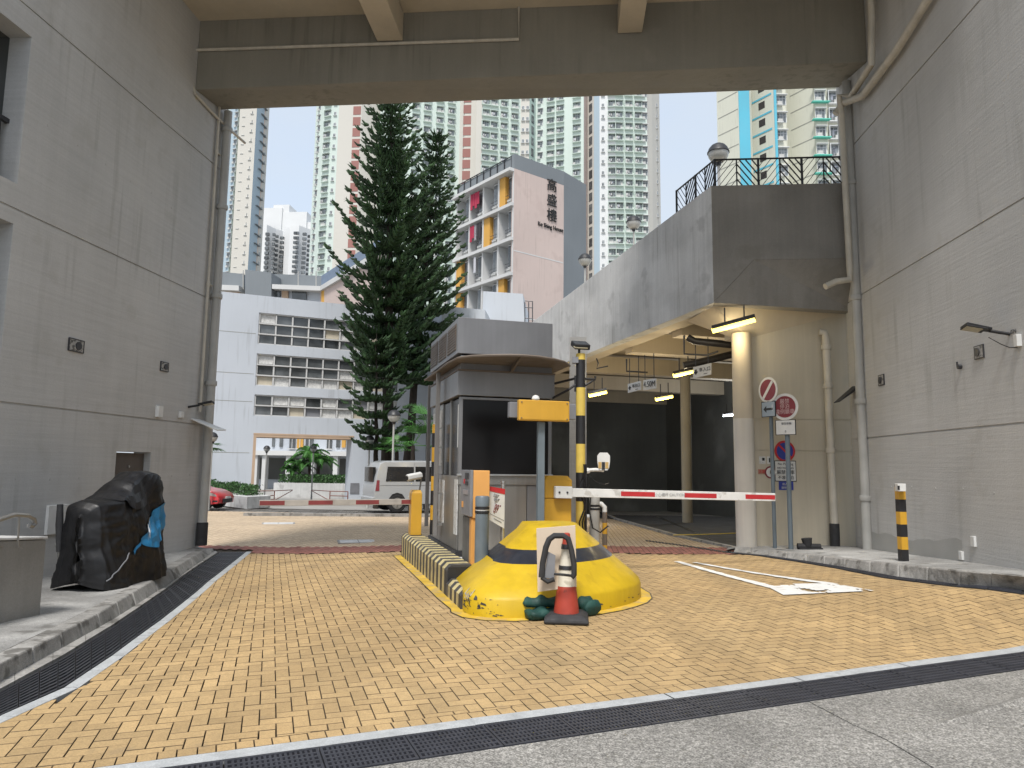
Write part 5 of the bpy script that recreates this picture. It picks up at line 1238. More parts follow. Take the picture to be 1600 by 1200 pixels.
# post 1
zc1 = .09; d = ray(1211, 858); b1 = CAM+d*((zc1-CAMH)/d.z); t1 = thing('sign_post', 'left grey sign post with prohibition disc and arrow plate facing the car park', 'traffic sign', b1)
top1 = AY(1201, 592, b1.y); m = MB(); m.tube([b1, Vector((b1.x, b1.y, top1.z))], .038, 10); m.build('post', M_BLUG, t1, smooth=True)
x = Vector((.50, -.866, 0)).normalized(); x = Vector((math.cos(R(-62)), math.sin(R(-62)), 0)); n = x.cross(Z)
c = AY(1202, 609, b1.y-.06); c.x = b1.x+n.x*.06; c.y = b1.y+n.y*.06; r1 = (AY(1202, 589, b1.y).z-AY(1202, 629, b1.y).z)/2
m = MB(); disc(m, c, x, Z, r1, r1, n, .01); m.build('disc', M_SIGNW, t1); m = MB(); disc(m, c+n*.004, x, Z, r1*.82, r1*.82, n, .003); m.build('red_field', M_DRED, t1)
m = MB(); dd = (x*.62+Z*.78).normalized(); ww = dd.cross(n); m.ext([c+n*.008+dd*r1*.8+ww*.03, c+n*.008+dd*r1*.8-ww*.03, c+n*.008-dd*r1*.8-ww*.03, c+n*.008-dd*r1*.8+ww*.03], -n*.003); m.build('white_bar', M_SIGNW, t1)
c2 = c+Z*(AY(1202, 639.5, b1.y).z-c.z); m = MB(); hw, hh2 = .19, .155; m.ext([c2-x*hw-Z*hh2, c2+x*hw-Z*hh2, c2+x*hw+Z*hh2, c2-x*hw+Z*hh2], -n*.01); m.build('arrow_plate', M_BLACK, t1)
m = MB(); k_ = .9; m.ext([c2-x*hw*k_-Z*hh2*k_+n*.003, c2+x*hw*k_-Z*hh2*k_+n*.003, c2+x*hw*k_+Z*hh2*k_+n*.003, c2-x*hw*k_+Z*hh2*k_+n*.003], -n*.002); m.build('plate_face', mat('plate_blue_grey', (.30, .36, .42), .5), t1)
m = MB(); a = c2+n*.006; m.ext([a-x*.13, a-x*.05-Z*.07, a-x*.05+Z*.07], -n*.002); m.ext([a-x*.05-Z*.022, a+x*.12-Z*.022, a+x*.12+Z*.022, a-x*.05+Z*.022], -n*.002); m.build('arrow', M_BLACK, t1)
# post 2
zc2 = .11; d = ray(1236, 859); b2 = CAM+d*((zc2-CAMH)/d.z); t2 = thing('sign_post', 'right grey sign post with red lettered disc above a white plate', 'traffic sign', b2)
top2 = AY(1231, 617, b2.y); m = MB(); m.tube([b2, Vector((b2.x, b2.y, top2.z))], .045, 10); m.build('post', M_BLUG, t2, smooth=True)
x = Vector((math.cos(R(-40)), math.sin(R(-40)), 0)); n = x.cross(Z); c = AY(1230, 636, b2.y); c = Vector((b2.x, b2.y, c.z))+n*.065; r2 = (AY(1230, 615, b2.y).z-AY(1230, 657, b2.y).z)/2
m = MB(); disc(m, c, x, Z, r2, r2, n, .01); m.build('disc', M_SIGNW, t2); m = MB(); disc(m, c+n*.004, x, Z, r2*.80, r2*.80, n, .003); m.build('red_field', M_DRED, t2)
M_PKW = mat('pale_lettering', (.60, .42, .42), .7)
text('嚴禁\n停泊\n違例鎖車', .105, M_PKW, t2, c+n*.008+Z*.0, x, sx=.9)
c2 = Vector((c.x, c.y, AY(1231, 668, b2.y).z)); hw, hh2 = .20, .145; m = MB(); m.ext([c2-x*hw-Z*hh2, c2+x*hw-Z*hh2, c2+x*hw+Z*hh2, c2-x*hw+Z*hh2], -n*.01); m.build('plate_rim', M_BLACK, t2)
m = MB(); k_ = .92; m.ext([c2-x*hw*k_-Z*hh2*k_+n*.003, c2+x*hw*k_-Z*hh2*k_+n*.003, c2+x*hw*k_+Z*hh2*k_+n*.003, c2-x*hw*k_+Z*hh2*k_+n*.003], -n*.002); m.build('white_plate', M_SIGNW, t2)
text('留位車輛', .05, M_GREYM, t2, c2+n*.006+Z*.07+x*.02, x); text('8', .06, M_GREYM, t2, c2+n*.006-Z*.08, x)
# wall notices on the beige wall
nb_ = Vector((XR+.4-xa, wy-cy-.05, 0)).normalized(); nn = nb_.cross(Z)
def onwall(px, py, o=.01):
    d = ray(px, py); P_ = Vector((xa, cy+.05, 0)); t_ = (P_-CAM).dot(nn)/d.dot(nn); return CAM+d*t_+nn*o
def wplate(t, c, hw, hh_, mt, name='plate', o=0): m = MB(); m.ext([c-nb_*hw-Z*hh_+nn*o, c+nb_*hw-Z*hh_+nn*o, c+nb_*hw+Z*hh_+nn*o, c-nb_*hw+Z*hh_+nn*o], -nn*.006); return m.build(name, mt, t)
c = onwall(1226, 705); s = thing('no_parking_sign', 'round blue and red no parking disc on the beige wall', 'sign', c); r = .215
m = MB(); disc(m, c, nb_, Z, r, r, nn, .008); m.build('red_rim', M_RED, s); m = MB(); disc(m, c+nn*.004, nb_, Z, r*.80, r*.80, nn, .003); m.build('blue_field', M_BLUE, s)
m = MB(); dd = (nb_*.7-Z*.7).normalized(); ww = dd.cross(nn); m.ext([c+nn*.008+dd*r*.85+ww*.02, c+nn*.008+dd*r*.85-ww*.02, c+nn*.008-dd*r*.85-ww*.02, c+nn*.008-dd*r*.85+ww*.02], -nn*.003); m.build('red_bar', M_RED, s)
c = onwall(1227, 736); s = thing('wall_notice', 'white framed lettered notice below the no parking disc', 'sign', c); wplate(s, c, .225, .21, M_BLACK, 'rim'); wplate(s, c, .21, .195, M_SIGNW, 'plate', .004); text('No Parking', .07, M_BLACK, s, c+nn*.007+Z*.14, nb_); text('NO WAITING', .055, M_BLACK, s, c+nn*.007+Z*.06, nb_); text('嚴禁停車', .095, M_BLACK, s, c+nn*.007-Z*.03, nb_); text('不准停泊', .085, M_BLACK, s, c+nn*.007-Z*.135, nb_)
c = onwall(1228, 759); s = thing('wall_notice', 'small blue lettered plate lowest under the white notice', 'sign', c); wplate(s, c, .15, .085, M_BLUE); text('出入口', .055, M_SIGNW, s, c+nn*.007+Z*.03, nb_); text('請勿阻塞', .05, M_SIGNW, s, c+nn*.007-Z*.04, nb_)
c = onwall(1191, 719); s = thing('wall_notice', 'small grey pictogram plate upper left beside the round column', 'sign', c); wplate(s, c, .065, .075, M_PAPER); wplate(s, c+Z*.02+nb_*.02, .025, .03, M_BLACK, 'pictogram', .004)
c = onwall(1202, 719); s = thing('wall_notice', 'small white pictogram plate just left of the first sign post', 'sign', c); wplate(s, c, .05, .075, M_SIGNW); wplate(s, c, .012, .045, M_BLACK, 'pictogram', .004)
c = onwall(1190, 737); s = thing('wall_notice', 'small faded red lettered sticker beside the round column', 'sign', c); wplate(s, c, .075, .05, mat('faded_red', (.42, .22, .16), .7)); text('注意', .07, M_RED, s, c+nn*.007, nb_)
c = onwall(1204, 738); s = thing('wall_notice', 'small round red-rimmed speed disc behind the first sign post', 'sign', c); m = MB(); disc(m, c, nb_, Z, .125, .125, nn, .006); m.build('red_rim', M_DRED, s); m = MB(); disc(m, c+nn*.004, nb_, Z, .095, .095, nn, .002); m.build('white_field', M_SIGNW, s); text('8', .1, M_BLACK, s, c+nn*.007, nb_)
# black drain shoe on the pavement
p = CAM+ray(1265, 858)*((.13-CAMH)/ray(1265, 858).z); m = MB(); m.tube([p+Vector((-.22, 0, .05)), p+Vector((.2, 0, .05))], .055, 10); m.tube([p+Vector((-.03, 0, .04)), p+Vector((-.05, 0, .2))], [.07, .1], 10); m.box((p.x-.2, p.y-.08, p.z-.02), (p.x+.22, p.y+.08, p.z+.03))
tag(m.build('drain_shoe', M_RUB, smooth=True), 'black rubber drain pipe shoe lying on the pavement by the sign posts', 'pipe fitting')
# ============================================================ LEFT: covered motorcycle, low wall, handrail
yA_, yB_ = 8.42, 9.95; BX = -6.12
def lerpt(T_, t):
    for i in range(len(T_)-1):
        if t <= T_[i+1][0]:
            a, b = T_[i], T_[i+1]; u = (t-a[0])/(b[0]-a[0]); u = u*u*(3-2*u)*.5+u*.5
            return [a[k]+(b[k]-a[k])*u for k in range(1, len(a))]
    return list(T_[-1][1:])
# station t: top height, half width low, half width high, bottom height
prof = [(0, .90, .03, .015, .10), (.012, 1.02, .20, .12, .05), (.05, 1.09, .33, .20, .02), (.12, 1.11, .38, .24, .0), (.26, 1.12, .44, .28, .0), (.36, 1.20, .42, .24, .0), (.5, 1.36, .42, .20, .0), (.66, 1.475, .43, .20, .0), (.8, 1.47, .42, .20, .02), (.93, 1.38, .34, .17, .02), (.985, 1.2, .22, .08, .02), (1, 1.0, .03, .015, .1)]
def S(t, v, off=0):
    H, wl, wh, zb_ = lerpt(prof, t); y = yA_+(yB_-yA_)*t; s = v*2-1     # v: 0 = wall side hem, 1 = camera side hem
    a = abs(s); sg = 1 if s > 0 else -1
    if a < .35: x = wh*(a/.35)**.8; z = H-.05*(a/.35)**2
    else: u = (a-.35)/.65; x = wh+(wl-wh)*u**.75; z = (H-.05)*(1-u)+zb_*u
    tens = math.sin((t*3.1+z*1.2)*math.pi)*.03
    hm = min(1, max(0, (1.25-z)/1.1)); f = noise.noise(Vector((t*4.0+z*1.5, z*1.2-t*2.0, 1.7+sg)))*.05+(.018-abs(noise.noise(Vector((t*11+z*1.2, z*1.1-t*2.5, 9+sg))))*.07)*hm+(.016-abs(noise.noise(Vector((t*6-z*5.5, z*5+t*3, 21+sg))))*.06)*(1-.4*hm)+noise.noise(Vector((t*26+z*3, z*5, 2)))*.004
    f *= min(1, a*1.6)*(1-.5*(a > .97))
    zz = z+.015*noise.noise(Vector((t*8, s*5, 5)))
    p = Vector((BX+sg*(x+f+tens*a+off), y+.02*noise.noise(Vector((z*4, t*9, 2))), max(zz, -.04)))
    return p
mc = thing('covered_motorcycle', 'motorcycle fully draped in a creased black cover with blue strip by the left wall', 'motorcycle', (BX, 9.1, 0))
m = MB(); nu, nv = 170, 140
for i in range(nu+1):
    for j in range(nv+1): m.v.append(S(i/nu, j/nv))
for i in range(nu):
    for j in range(nv): m.f.append((i*(nv+1)+j, i*(nv+1)+j+1, (i+1)*(nv+1)+j+1, (i+1)*(nv+1)+j)); m.m.append(0)
for i in (0, nu):
    m.f.append(tuple(i*(nv+1)+j for j in range(nv+1))); m.m.append(0)
cv = m.build('cover', M_CLOTH, mc, smooth='all')
# blue band sweeping over the far flank
m = MB(); nb2 = 30
def blue(u): # centre (t, v) along the strip; v 1 = hem
    return (.995-.30*u, .66+.19*u**1.1), (.055+.03*math.sin(u*3.1))
rowsb = []
for i in range(nb2+1):
    u = i/nb2; t0 = 1-.62*u; v0 = .73+.15*u; w = .014+.11*math.sin(min(1, u*1.05+.12)*math.pi)**.9*(1-.35*u)
    rowsb.append([S(min(1, t0), min(1, v0+w*k/5), .018) for k in range(6)])
for i in range(nb2):
    for k in range(5): m.quad(rowsb[i][k], rowsb[i+1][k], rowsb[i+1][k+1], rowsb[i][k+1])
m.build('blue_strip', M_CLOTHB, mc, smooth='all')
m = MB()
for k in range(5):
    t0 = .60-.012*k; v0 = .80+.008*k
    a = [S(t0, v0, .03), S(t0-.006, v0, .03), S(t0-.006, v0+.028+.01*(k % 3), .03), S(t0, v0+.024+.01*(k % 2), .03)]
    m.quad(*a)
m.build('white_marking', M_SIGNW, mc)
m = MB(); fl_ = []
for i in range(41):      # second cover layer hanging over the saddle, its hem an arc
    t0 = .22+.775*i/40; ve = .56+.20*math.sin(math.pi*min(1, (i/40)**.8))**.8
    fl_.append([S(t0, .5+(ve-.5)*k/10, .010+.022*(k/10)) for k in range(11)])
for i in range(40):
    for k in range(10): m.quad(fl_[i][k], fl_[i][k+1], fl_[i+1][k+1], fl_[i+1][k])
m.build('upper_flap', mat('upper_tarp', (.010, .0105, .013), .42, .3, 5, .2, 26), mc, smooth='all')
# seam cord and hem folds
m = MB(); m.tube([S(.05+.25*u, .965-.09*u, .012) for u in [i/14 for i in range(15)]], .008, 5); m.build('seam_cord', M_GREYM, mc)
p = AY(92, 790, 8.2); m = MB(); m.tube([AY(92, 862, 8.5), AY(93, 820, 8.5), AY(94, 788, 8.5)], [.03, .045, .035], 10); m.build('covered_mirror', M_RUB, mc, smooth=True)
m = MB(); m.tube([AY(96, 905, 8.6), AY(92, 862, 8.5), AY(88, 850, 8.5)], .02, 8); m.build('side_stand', M_STEELD, mc)
# rear wheel peeking below the cover
m = MB(); m.tube([Vector((BX+.1, 9.62+.26*math.cos(a), .24+.26*math.sin(a))) for a in [i*2*math.pi/20 for i in range(21)]], .055, 8); m.build('wheel', M_TYRE, mc, smooth=True)
# board on the wall behind it
c = AX(79, 808, XL+.4); t = thing('notice_board', 'grey white upright board on the left wall behind the covered motorcycle', 'board', (XL, c.y, .6))
m = MB(); p0, p1 = AX(75, 790, XL+.03), AX(104, 832, XL+.03); m.box((XL+.002, p0.y, p1.z), (XL+.05, p1.y, p0.z)); m.build('panel', M_SIGNW, t, bevel=.006)
# low wall with handrail
LWX = -5.35
yn, yf_ = 2.6, AX(73, 843, LWX).y
zf_, zn_ = AX(73, 843, LWX).z, AX(0, 841, LWX).z; y0_ = AX(0, 841, LWX).y
sl_ = (zf_-zn_)/(yf_-y0_)
lwl = thing('low_parapet_wall', 'low smooth concrete parapet at the left edge below the steel handrail', 'wall', (LWX, yf_, 0))
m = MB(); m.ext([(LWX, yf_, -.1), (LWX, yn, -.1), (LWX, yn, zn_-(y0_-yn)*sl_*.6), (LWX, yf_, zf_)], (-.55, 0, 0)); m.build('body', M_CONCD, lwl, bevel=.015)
m = MB(); m.ext([(LWX+.012, yf_+.006, zf_+.004), (LWX+.012, yn, zn_-(y0_-yn)*sl_*.6+.004), (LWX+.012, yn, zn_-(y0_-yn)*sl_*.6+.03), (LWX+.012, yf_+.006, zf_+.03)], (-.58, 0, 0)); m.build('coping', M_CONC, lwl, bevel=.008)
hr = thing('handrail', 'stainless steel handrail with curled end above the low parapet', 'handrail', (LWX, 6.6, zf_)); HX = LWX+.06
def AH(px, py): return AX(px, py, HX)
m = MB(); m.tube([AH(-60, 842), AH(0, 812), AH(22, 804.5), AH(44, 806), AH(53, 811), AH(55, 818), AH(50, 823), AH(45, 821)], .022, 10); m.build('rail', M_STEELD, hr, smooth=True)
for a, b, c in (((30, 806), (28, 845), (34, 857)), ((-2, 812), (-3, 845), (4, 855))):
    m = MB(); m.tube([AH(*a), AH(*b), AH(b[0]+1, b[1]+9), AH(*c)], .009, 6); m.build('bracket', M_STEELD, hr, smooth=True)

# ============================================================ MIDDLE DISTANCE
gL, gR = G(395, 786), G(548, 786)
WF = Fr(gL.x, gL.y, math.atan2(gR.y-gL.y, gR.x-gL.x)); print('white', gL, gR, math.degrees(WF.a))
zg = gL.z
wb = thing('white_building', 'long white four-storey block with gateway and three gridded window bands behind the pines', 'building', gL)
gw = WF.hy(548, 740, 0)[0]; gt_ = WF.hy(470, 681, 0)[1]
ztp = WF.hy(400, 461, 0)[1]
bandz = []
for (xa0, ya, xb0, yb_) in ((404, 488, 404, 537), (400, 552, 400, 602), (396, 616, 396, 649)):
    bandz.append((WF.hy(xa0, ya, 0)[1], WF.hy(xb0, yb_, 0)[1]))
bx_a, bx_b = WF.hy(401, 560, 0)[0], WF.hy(562, 560, 0)[0]+2.2
print('bands', bandz, ztp, gt_, gw)
x_l, x_r = WF.hy(250, 600, 0)[0], 22
# facade panels around openings
def fp(m, a, b, c, d): m.box((a, 0, c), (b, .35, d))
zlv = [zg-.6, gt_]+[v for bz in bandz[::-1] for v in (bz[1], bz[0])]+[ztp]
m = MB(WF.M)
fp(m, x_l, 0, zlv[0], gt_); fp(m, gw, x_r, zlv[0], gt_); fp(m, x_l, x_r, gt_, zlv[2]-.0)
for k in range(3):
    zl, zh = zlv[2+2*k], zlv[3+2*k]; fp(m, x_l, bx_a, zl, zh); fp(m, bx_b, x_r, zl, zh)
    if k < 2: fp(m, x_l, x_r, zh, zlv[4+2*k])
fp(m, x_l, x_r, zlv[7], ztp)
m.build('facade_wall', M_WHTB, wb)
m = MB(WF.M)    # thin recessed joint shadows
for py in (518, 582, 626, 707):
    z = WF.hy(360, py, 0)[1]; m.box((x_l, -.006, z-.012), (bx_a-.1, -.001, z+.012))
m.build('joint_line', M_JOINT, wb)
m = MB(WF.M); m.box((x_l, .35, ztp-.3), (x_r, 2.6, ztp-.1)); m.build('roof', M_SLAB, wb)
m = MB(WF.M); m.box((-.14, -.02, zg-.3), (.0, 1.4, gt_)); m.box((-.0, -.02, gt_-.12), (gw, 1.4, gt_-.0)); m.box((-.15, -.03, gt_-.0), (gw+.1, -.001, gt_+.08)); m.build('gateway_lining', M_BROWNL, wb)
m = MB(WF.M); m.box((gw, .36, zg-.5), (gw+.15, 1.4, gt_)); m.build('gateway_side', M_WHTB, wb)
m = MB(WF.M); m.box((bx_a-.5, 2.6, gt_+.02), (bx_b+.5, 2.8, ztp-.3)); m.build('corridor_wall', mat('corridor_beige', (.42, .37, .30), .8, .35, .9, stain=((.10, .10, .10), .9, .9, .50)), wb)
# window bays
NB = 9
for k, (zh, zl) in enumerate(bandz):
    nrow = 3 if k < 2 else 2
    for i in range(NB):
        a = bx_a+(bx_b-bx_a)*i/NB; b = bx_a+(bx_b-bx_a)*(i+1)/NB; m = MB(WF.M)
        m.box((a, .05, zl), (a+.075, .20, zh)); m.box((b-.0, .05, zl), (b+.0001, .2, zh)); m.box((a, .05, zh-.06), (b, .2, zh)); m.box((a, .05, zl), (b, .2, zl+.05))
        for r in range(1, nrow): z = zl+(zh-zl)*r/nrow; m.box((a, .02, z-.045), (b, .17, z+.02))
        w = m.build('window', M_SLAB, wb)
        for r in range(nrow):
            z0 = zl+(zh-zl)*r/nrow+.05; z1 = zl+(zh-zl)*(r+1)/nrow-.06; s_ = random.random()
            m = MB(WF.M); m.quad((a+.08, .14, z0), (b-.01, .14, z0), (b-.01, .14, z1), (a+.08, .14, z1)); m.build('pane', M_GLSW if s_ < .55 else M_PAPER if s_ < .72 else M_BEIGE if s_ < .86 else M_GREYM, w)
# dark service hatch and wall plate
m = MB(WF.M); hx_, hz_ = WF.hy(553, 763, 0); m.box((hx_-.2, -.03, hz_-.28), (hx_+.28, -.001, hz_+.28)); m.build('hatch', M_GREYM, wb)
# slab edge far left upper corner wedge
q = WF.hy(338, 455, 0)
# stair block on the roofs (right of the pines)
sb = thing('stair_block', 'pale rooftop stair block with little cage railing below the pink building', 'building', (0, 36, 6))
def px_block(t, pts, Y, depth, name, mt, dz0=None):
    P = [AY(x, y, Y) for x, y in pts]; m = MB(); m.ext([P[i] for i in range(len(P))], (0, depth, 0)); return m.build(name, mt, t)
px_block(sb, [(753, 520), (821, 520), (817, 459), (755, 455)], 40, 5, 'wall', M_WHTB)
m = MB()
for x in (820, 826, 832): m.tube([AY(x, 472, 39), AY(x, 505, 39)], .03, 5)
for y in (470, 480, 497): m.tube([AY(820, y, 39), AY(833, y+1, 39)], .03, 5)
m.build('cage_railing', M_DKMET, sb)
px_block(wb, [(690, 640), (760, 640), (758, 484), (690, 478)], 37.5, 5, 'upper_wall', M_WHTB)
# courtyard behind the gateway
cyd = thing('courtyard_block', 'pale housing block with ground floor arcade seen through the gateway', 'building', AY(470, 780, 62))
YC = 60
def CX(px): return AY(px, 740, YC).x
def CZ_(py): return AY(470, py, YC).z
m = MB(); m.box((CX(340), YC+1.5, -2), (CX(640), YC+1.8, CZ_(600))); m.build('wall', M_WHTB, cyd)
m = MB(); m.box((CX(340), YC-1, CZ_(712)), (CX(640), YC+1.5, CZ_(705))); m.build('slab', M_SLAB, cyd)
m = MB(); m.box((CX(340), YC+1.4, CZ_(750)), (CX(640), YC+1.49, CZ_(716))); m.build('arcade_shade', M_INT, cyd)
for i, px in enumerate((404, 418, 455, 492, 528, 560)):
    m = MB(); m.box((CX(px)-.2, YC-.8, -2), (CX(px)+.2, YC-.3, CZ_(712)-.01)); m.build('column', M_SLAB, cyd)
for px, w_, mt in ((412, 4, M_GLSW), (424, 5, M_GLSW), (440, 9, M_GLSW), (452, 10, M_ORW), (466, 12, M_GLSW), (500, 8, M_GLSW), (515, 6, M_GLSW), (524, 6, M_ORW), (533, 12, M_GLSW), (548, 8, M_GLSW)):
    m = MB(); m.box((CX(px), YC+1.38, CZ_(700 if w_ > 6 else 698)), (CX(px+w_), YC+1.49, CZ_(684))); w = m.build('window', mt, cyd)
    if w_ > 6: m = MB(); m.box((CX(px+w_*.45), YC+1.34, CZ_(700)), (CX(px+w_*.55), YC+1.379, CZ_(684))); m.box((CX(px)-.1, YC+1.2, CZ_(701.5)), (CX(px+w_)+.1, YC+1.379, CZ_(700.2))); m.build('frame', M_SLAB, w)

# ------------------------------------------------------------ vegetation helpers
def leafcloud(m, boxf, n, s, rnd, flat=.4):
    for _ in range(n):
        c = boxf(); a = Vector((rnd.uniform(-1, 1), rnd.uniform(-1, 1), rnd.uniform(-flat, 1))).normalized(); b = a.orthogonal().normalized(); cc = a.cross(b)
        l = s*rnd.uniform(.6, 1.4); w = l*.45; t = rnd.uniform(0, 6.28); u = b*math.cos(t)+cc*math.sin(t); v = a.cross(u)
        m.add([c-u*l*.5, c+v*w*.5, c+u*l*.5, c-v*w*.5], [(0, 1, 2, 3)])
def araucaria(label, base, top, r0, spread, seed, z_lo, group='tall pine trees before the white building', dens=1.0):
    rnd = random.Random(seed); t = thing('pine_tree', label, 'tree', base, 0, group)
    ax = top-base; H = ax.length
    m = MB(); m.tube([base.lerp(top, k/10)+Vector((.03*math.sin(k*2+seed), .03*math.cos(k*3), 0)) for k in range(11)], [r0*(1-k/10.6) for k in range(11)], 10); m.build('trunk', M_BARK, t, smooth=True)
    m = MB(); z = z_lo; tier = 0
    while z < .995:
        k = 1-(z-z_lo)/(1-z_lo); R_ = spread*min(1, (k*1.6+.03))**.68*(1 if z > z_lo+.06 else .75)
        nb = 7 if k > .3 else 7; c = base+ax*z
        for b in range(nb):
            if rnd.random() < .04: continue
            a = 2*math.pi*(b+rnd.uniform(-.3, .3))/nb+tier*.9; L_ = R_*rnd.uniform(.72, 1.12); dirv = Vector((math.cos(a), math.sin(a), 0)); side_ = Vector((-dirv.y, dirv.x, 0))
            rise = .03+.42*(1-k)**1.5+rnd.uniform(-.08, .08)
            pts = []
            for q in range(7):
                u = q/6; pts.append(c+dirv*L_*u+Vector((0, 0, L_*(rise*u+.30*u*u*u-.10*math.sin(u*3.1)))))
            m.tube(pts, [.035*(1-u_/7)*(.5+k) for u_ in range(7)], 4, cap=False)
            ns = max(4, int(L_*5.2*dens))
            for q in range(ns+1):
                u = .10+.90*(q/ns); i = min(5, int(u*6)); p = pts[i].lerp(pts[i+1], u*6-i)
                for sg in (-1, 1):
                    tw = (.20+.34*L_*(1-u)**.8*.75)*rnd.uniform(.7, 1.2) if q < ns else .35
                    dd = (dirv*(.6+.5*u)+side_*sg*(.95-.6*u)+Vector((0, 0, rnd.uniform(-.15, .22)))).normalized()
                    w = rnd.uniform(.06, .085)*(.7+.5*k); e1_ = p+dd*tw*.55; e2_ = p+dd*tw+Vector((0, 0, tw*.38))
                    m.tube([p, e1_, e2_], [w, w, w*.4], 4, cap=False)
                    for h in range(12):     # needles that roughen the cord
                        g = rnd.random(); o = (p.lerp(e1_, g*2) if g < .5 else e1_.lerp(e2_, g*2-1)); nv_ = Vector((rnd.uniform(-1, 1), rnd.uniform(-1, 1), rnd.uniform(-.3, 1))).normalized()
                        m.add([o-dd*.02, o+dd*.02, o+nv_*w*1.9+dd*.07], [(0, 1, 2)])
        step = (.034+.010*k)*(.9+.2*rnd.random()); z += step*17/H; tier += 1
    m.build('crown', M_LEAFP, t); print(label, len(m.f)); return t
YT = 33
def BP(px, Y, dz=0): p = AY(px, 700, Y); return Vector((p.x, Y, gz(p.x, Y)+dz))
araucaria('tallest dense pine tree reaching the concrete beam with the thickest trunk', BP(607, YT), AY(612, 118, YT+.6), .33, 2.6, 11, .285)
araucaria('slimmer pine tree behind and right of the tallest one with a leaning trunk', BP(633, YT+2.4), AY(684, 213, YT+2.8), .26, 2.15, 23, .32, dens=.9)
araucaria('small young pine tree with short drooping tiers beside the lamp post', BP(591, YT-1.6), AY(588, 520, YT-1.6), .15, 1.25, 31, .34, dens=.9)

def fan_palm(label, base, h, n, s, seed, cat='palm', grp='fan palms behind the van'):
    rnd = random.Random(seed); t = thing('palm_tree', label, cat, base, 0, grp); m = MB(); top_ = base+Vector((0, 0, h)); m.tube([base, base.lerp(top_, .5)+Vector((.04, 0, 0)), top_], [.13, .11, .09], 8); m.build('trunk', M_BARK, t, smooth=True)
    for k in range(n):
        a = 2.4*k; el = rnd.uniform(-.15, 1.1); d = Vector((math.cos(a)*math.cos(el), math.sin(a)*math.cos(el), math.sin(el))); st = top_+d*s*.55
        m = MB(); m.tube([top_, st], .014, 4); sd_ = d.cross(Vector((0, 0, 1))).normalized(); up_ = sd_.cross(d)
        for q in range(15):
            w = -1.35+2.7*q/14; dd = (d*math.cos(w)+sd_*math.sin(w)).normalized(); L_ = s*.62*(1-.25*abs(w)/1.35)*rnd.uniform(.85, 1.1); tip = st+dd*L_+Vector((0, 0, -.22*L_))
            ww = dd.cross(up_)*.03; m.add([st, st+dd*L_*.5+ww, tip, st+dd*L_*.5-ww], [(0, 1, 2, 3)])
        m.build('frond', M_PALM, t)
    return t
fan_palm('bright green fan palm left of the booth posts above the van', BP(645, 30), 2.75, 13, 1.35, 1)
fan_palm('larger fan palm partly hidden behind the booth posts', BP(668, 31), 3.5, 13, 1.5, 2)
fan_palm('small low fan palm between the pine trunks and the van', BP(620, 30.5), 2.5, 10, 1.0, 3)
t = fan_palm('palm fronds peeking out beside the left downpipe', BP(310, 27), 2.5, 9, 1.0, 4, grp='palms at the left')
# hedge and planter at left
hc = G(345, 778); pl_ = thing('planter', 'low grey concrete planter beside the gateway', 'planter', hc)
p0, p1, p2 = G(325, 783), G(385, 795), G(393, 786)
m = MB(); A_, B_ = Vector((p0.x-3, p0.y+.3, 0)), Vector((p1.x, p1.y, 0)); d_ = (B_-A_).normalized(); 
m.add([A_, B_, B_+Vector((.4, 1.4, 0)), A_+Vector((.4, 1.4, 0))]+[q+Vector((0, 0, .52)) for q in (A_, B_, B_+Vector((.4, 1.4, 0)), A_+Vector((.4, 1.4, 0)))], [(0,3,2,1),(4,5,6,7),(0,1,5,4),(1,2,6,5),(2,3,7,6),(3,0,4,7)]); 
for i in range(len(m.v)): m.v[i].z += gz(B_.x, B_.y)-.02
m.build('box', M_CONC, pl_, bevel=.02)
rnd = random.Random(9); m = MB()
def hb():
    u = rnd.random(); c = A_.lerp(B_, u*.96); return Vector((c.x+rnd.uniform(.05, .4), c.y+rnd.uniform(.1, 1.3), gz(B_.x, B_.y)+.45+rnd.random()**.7*(.5+.25*noise.noise(Vector((u*7, 0, 0))))))
leafcloud(m, hb, 5200, .13, rnd); tag(m.build('hedge', M_LEAF2), 'dark green clipped hedge growing in the planter beside the red car', 'hedge')
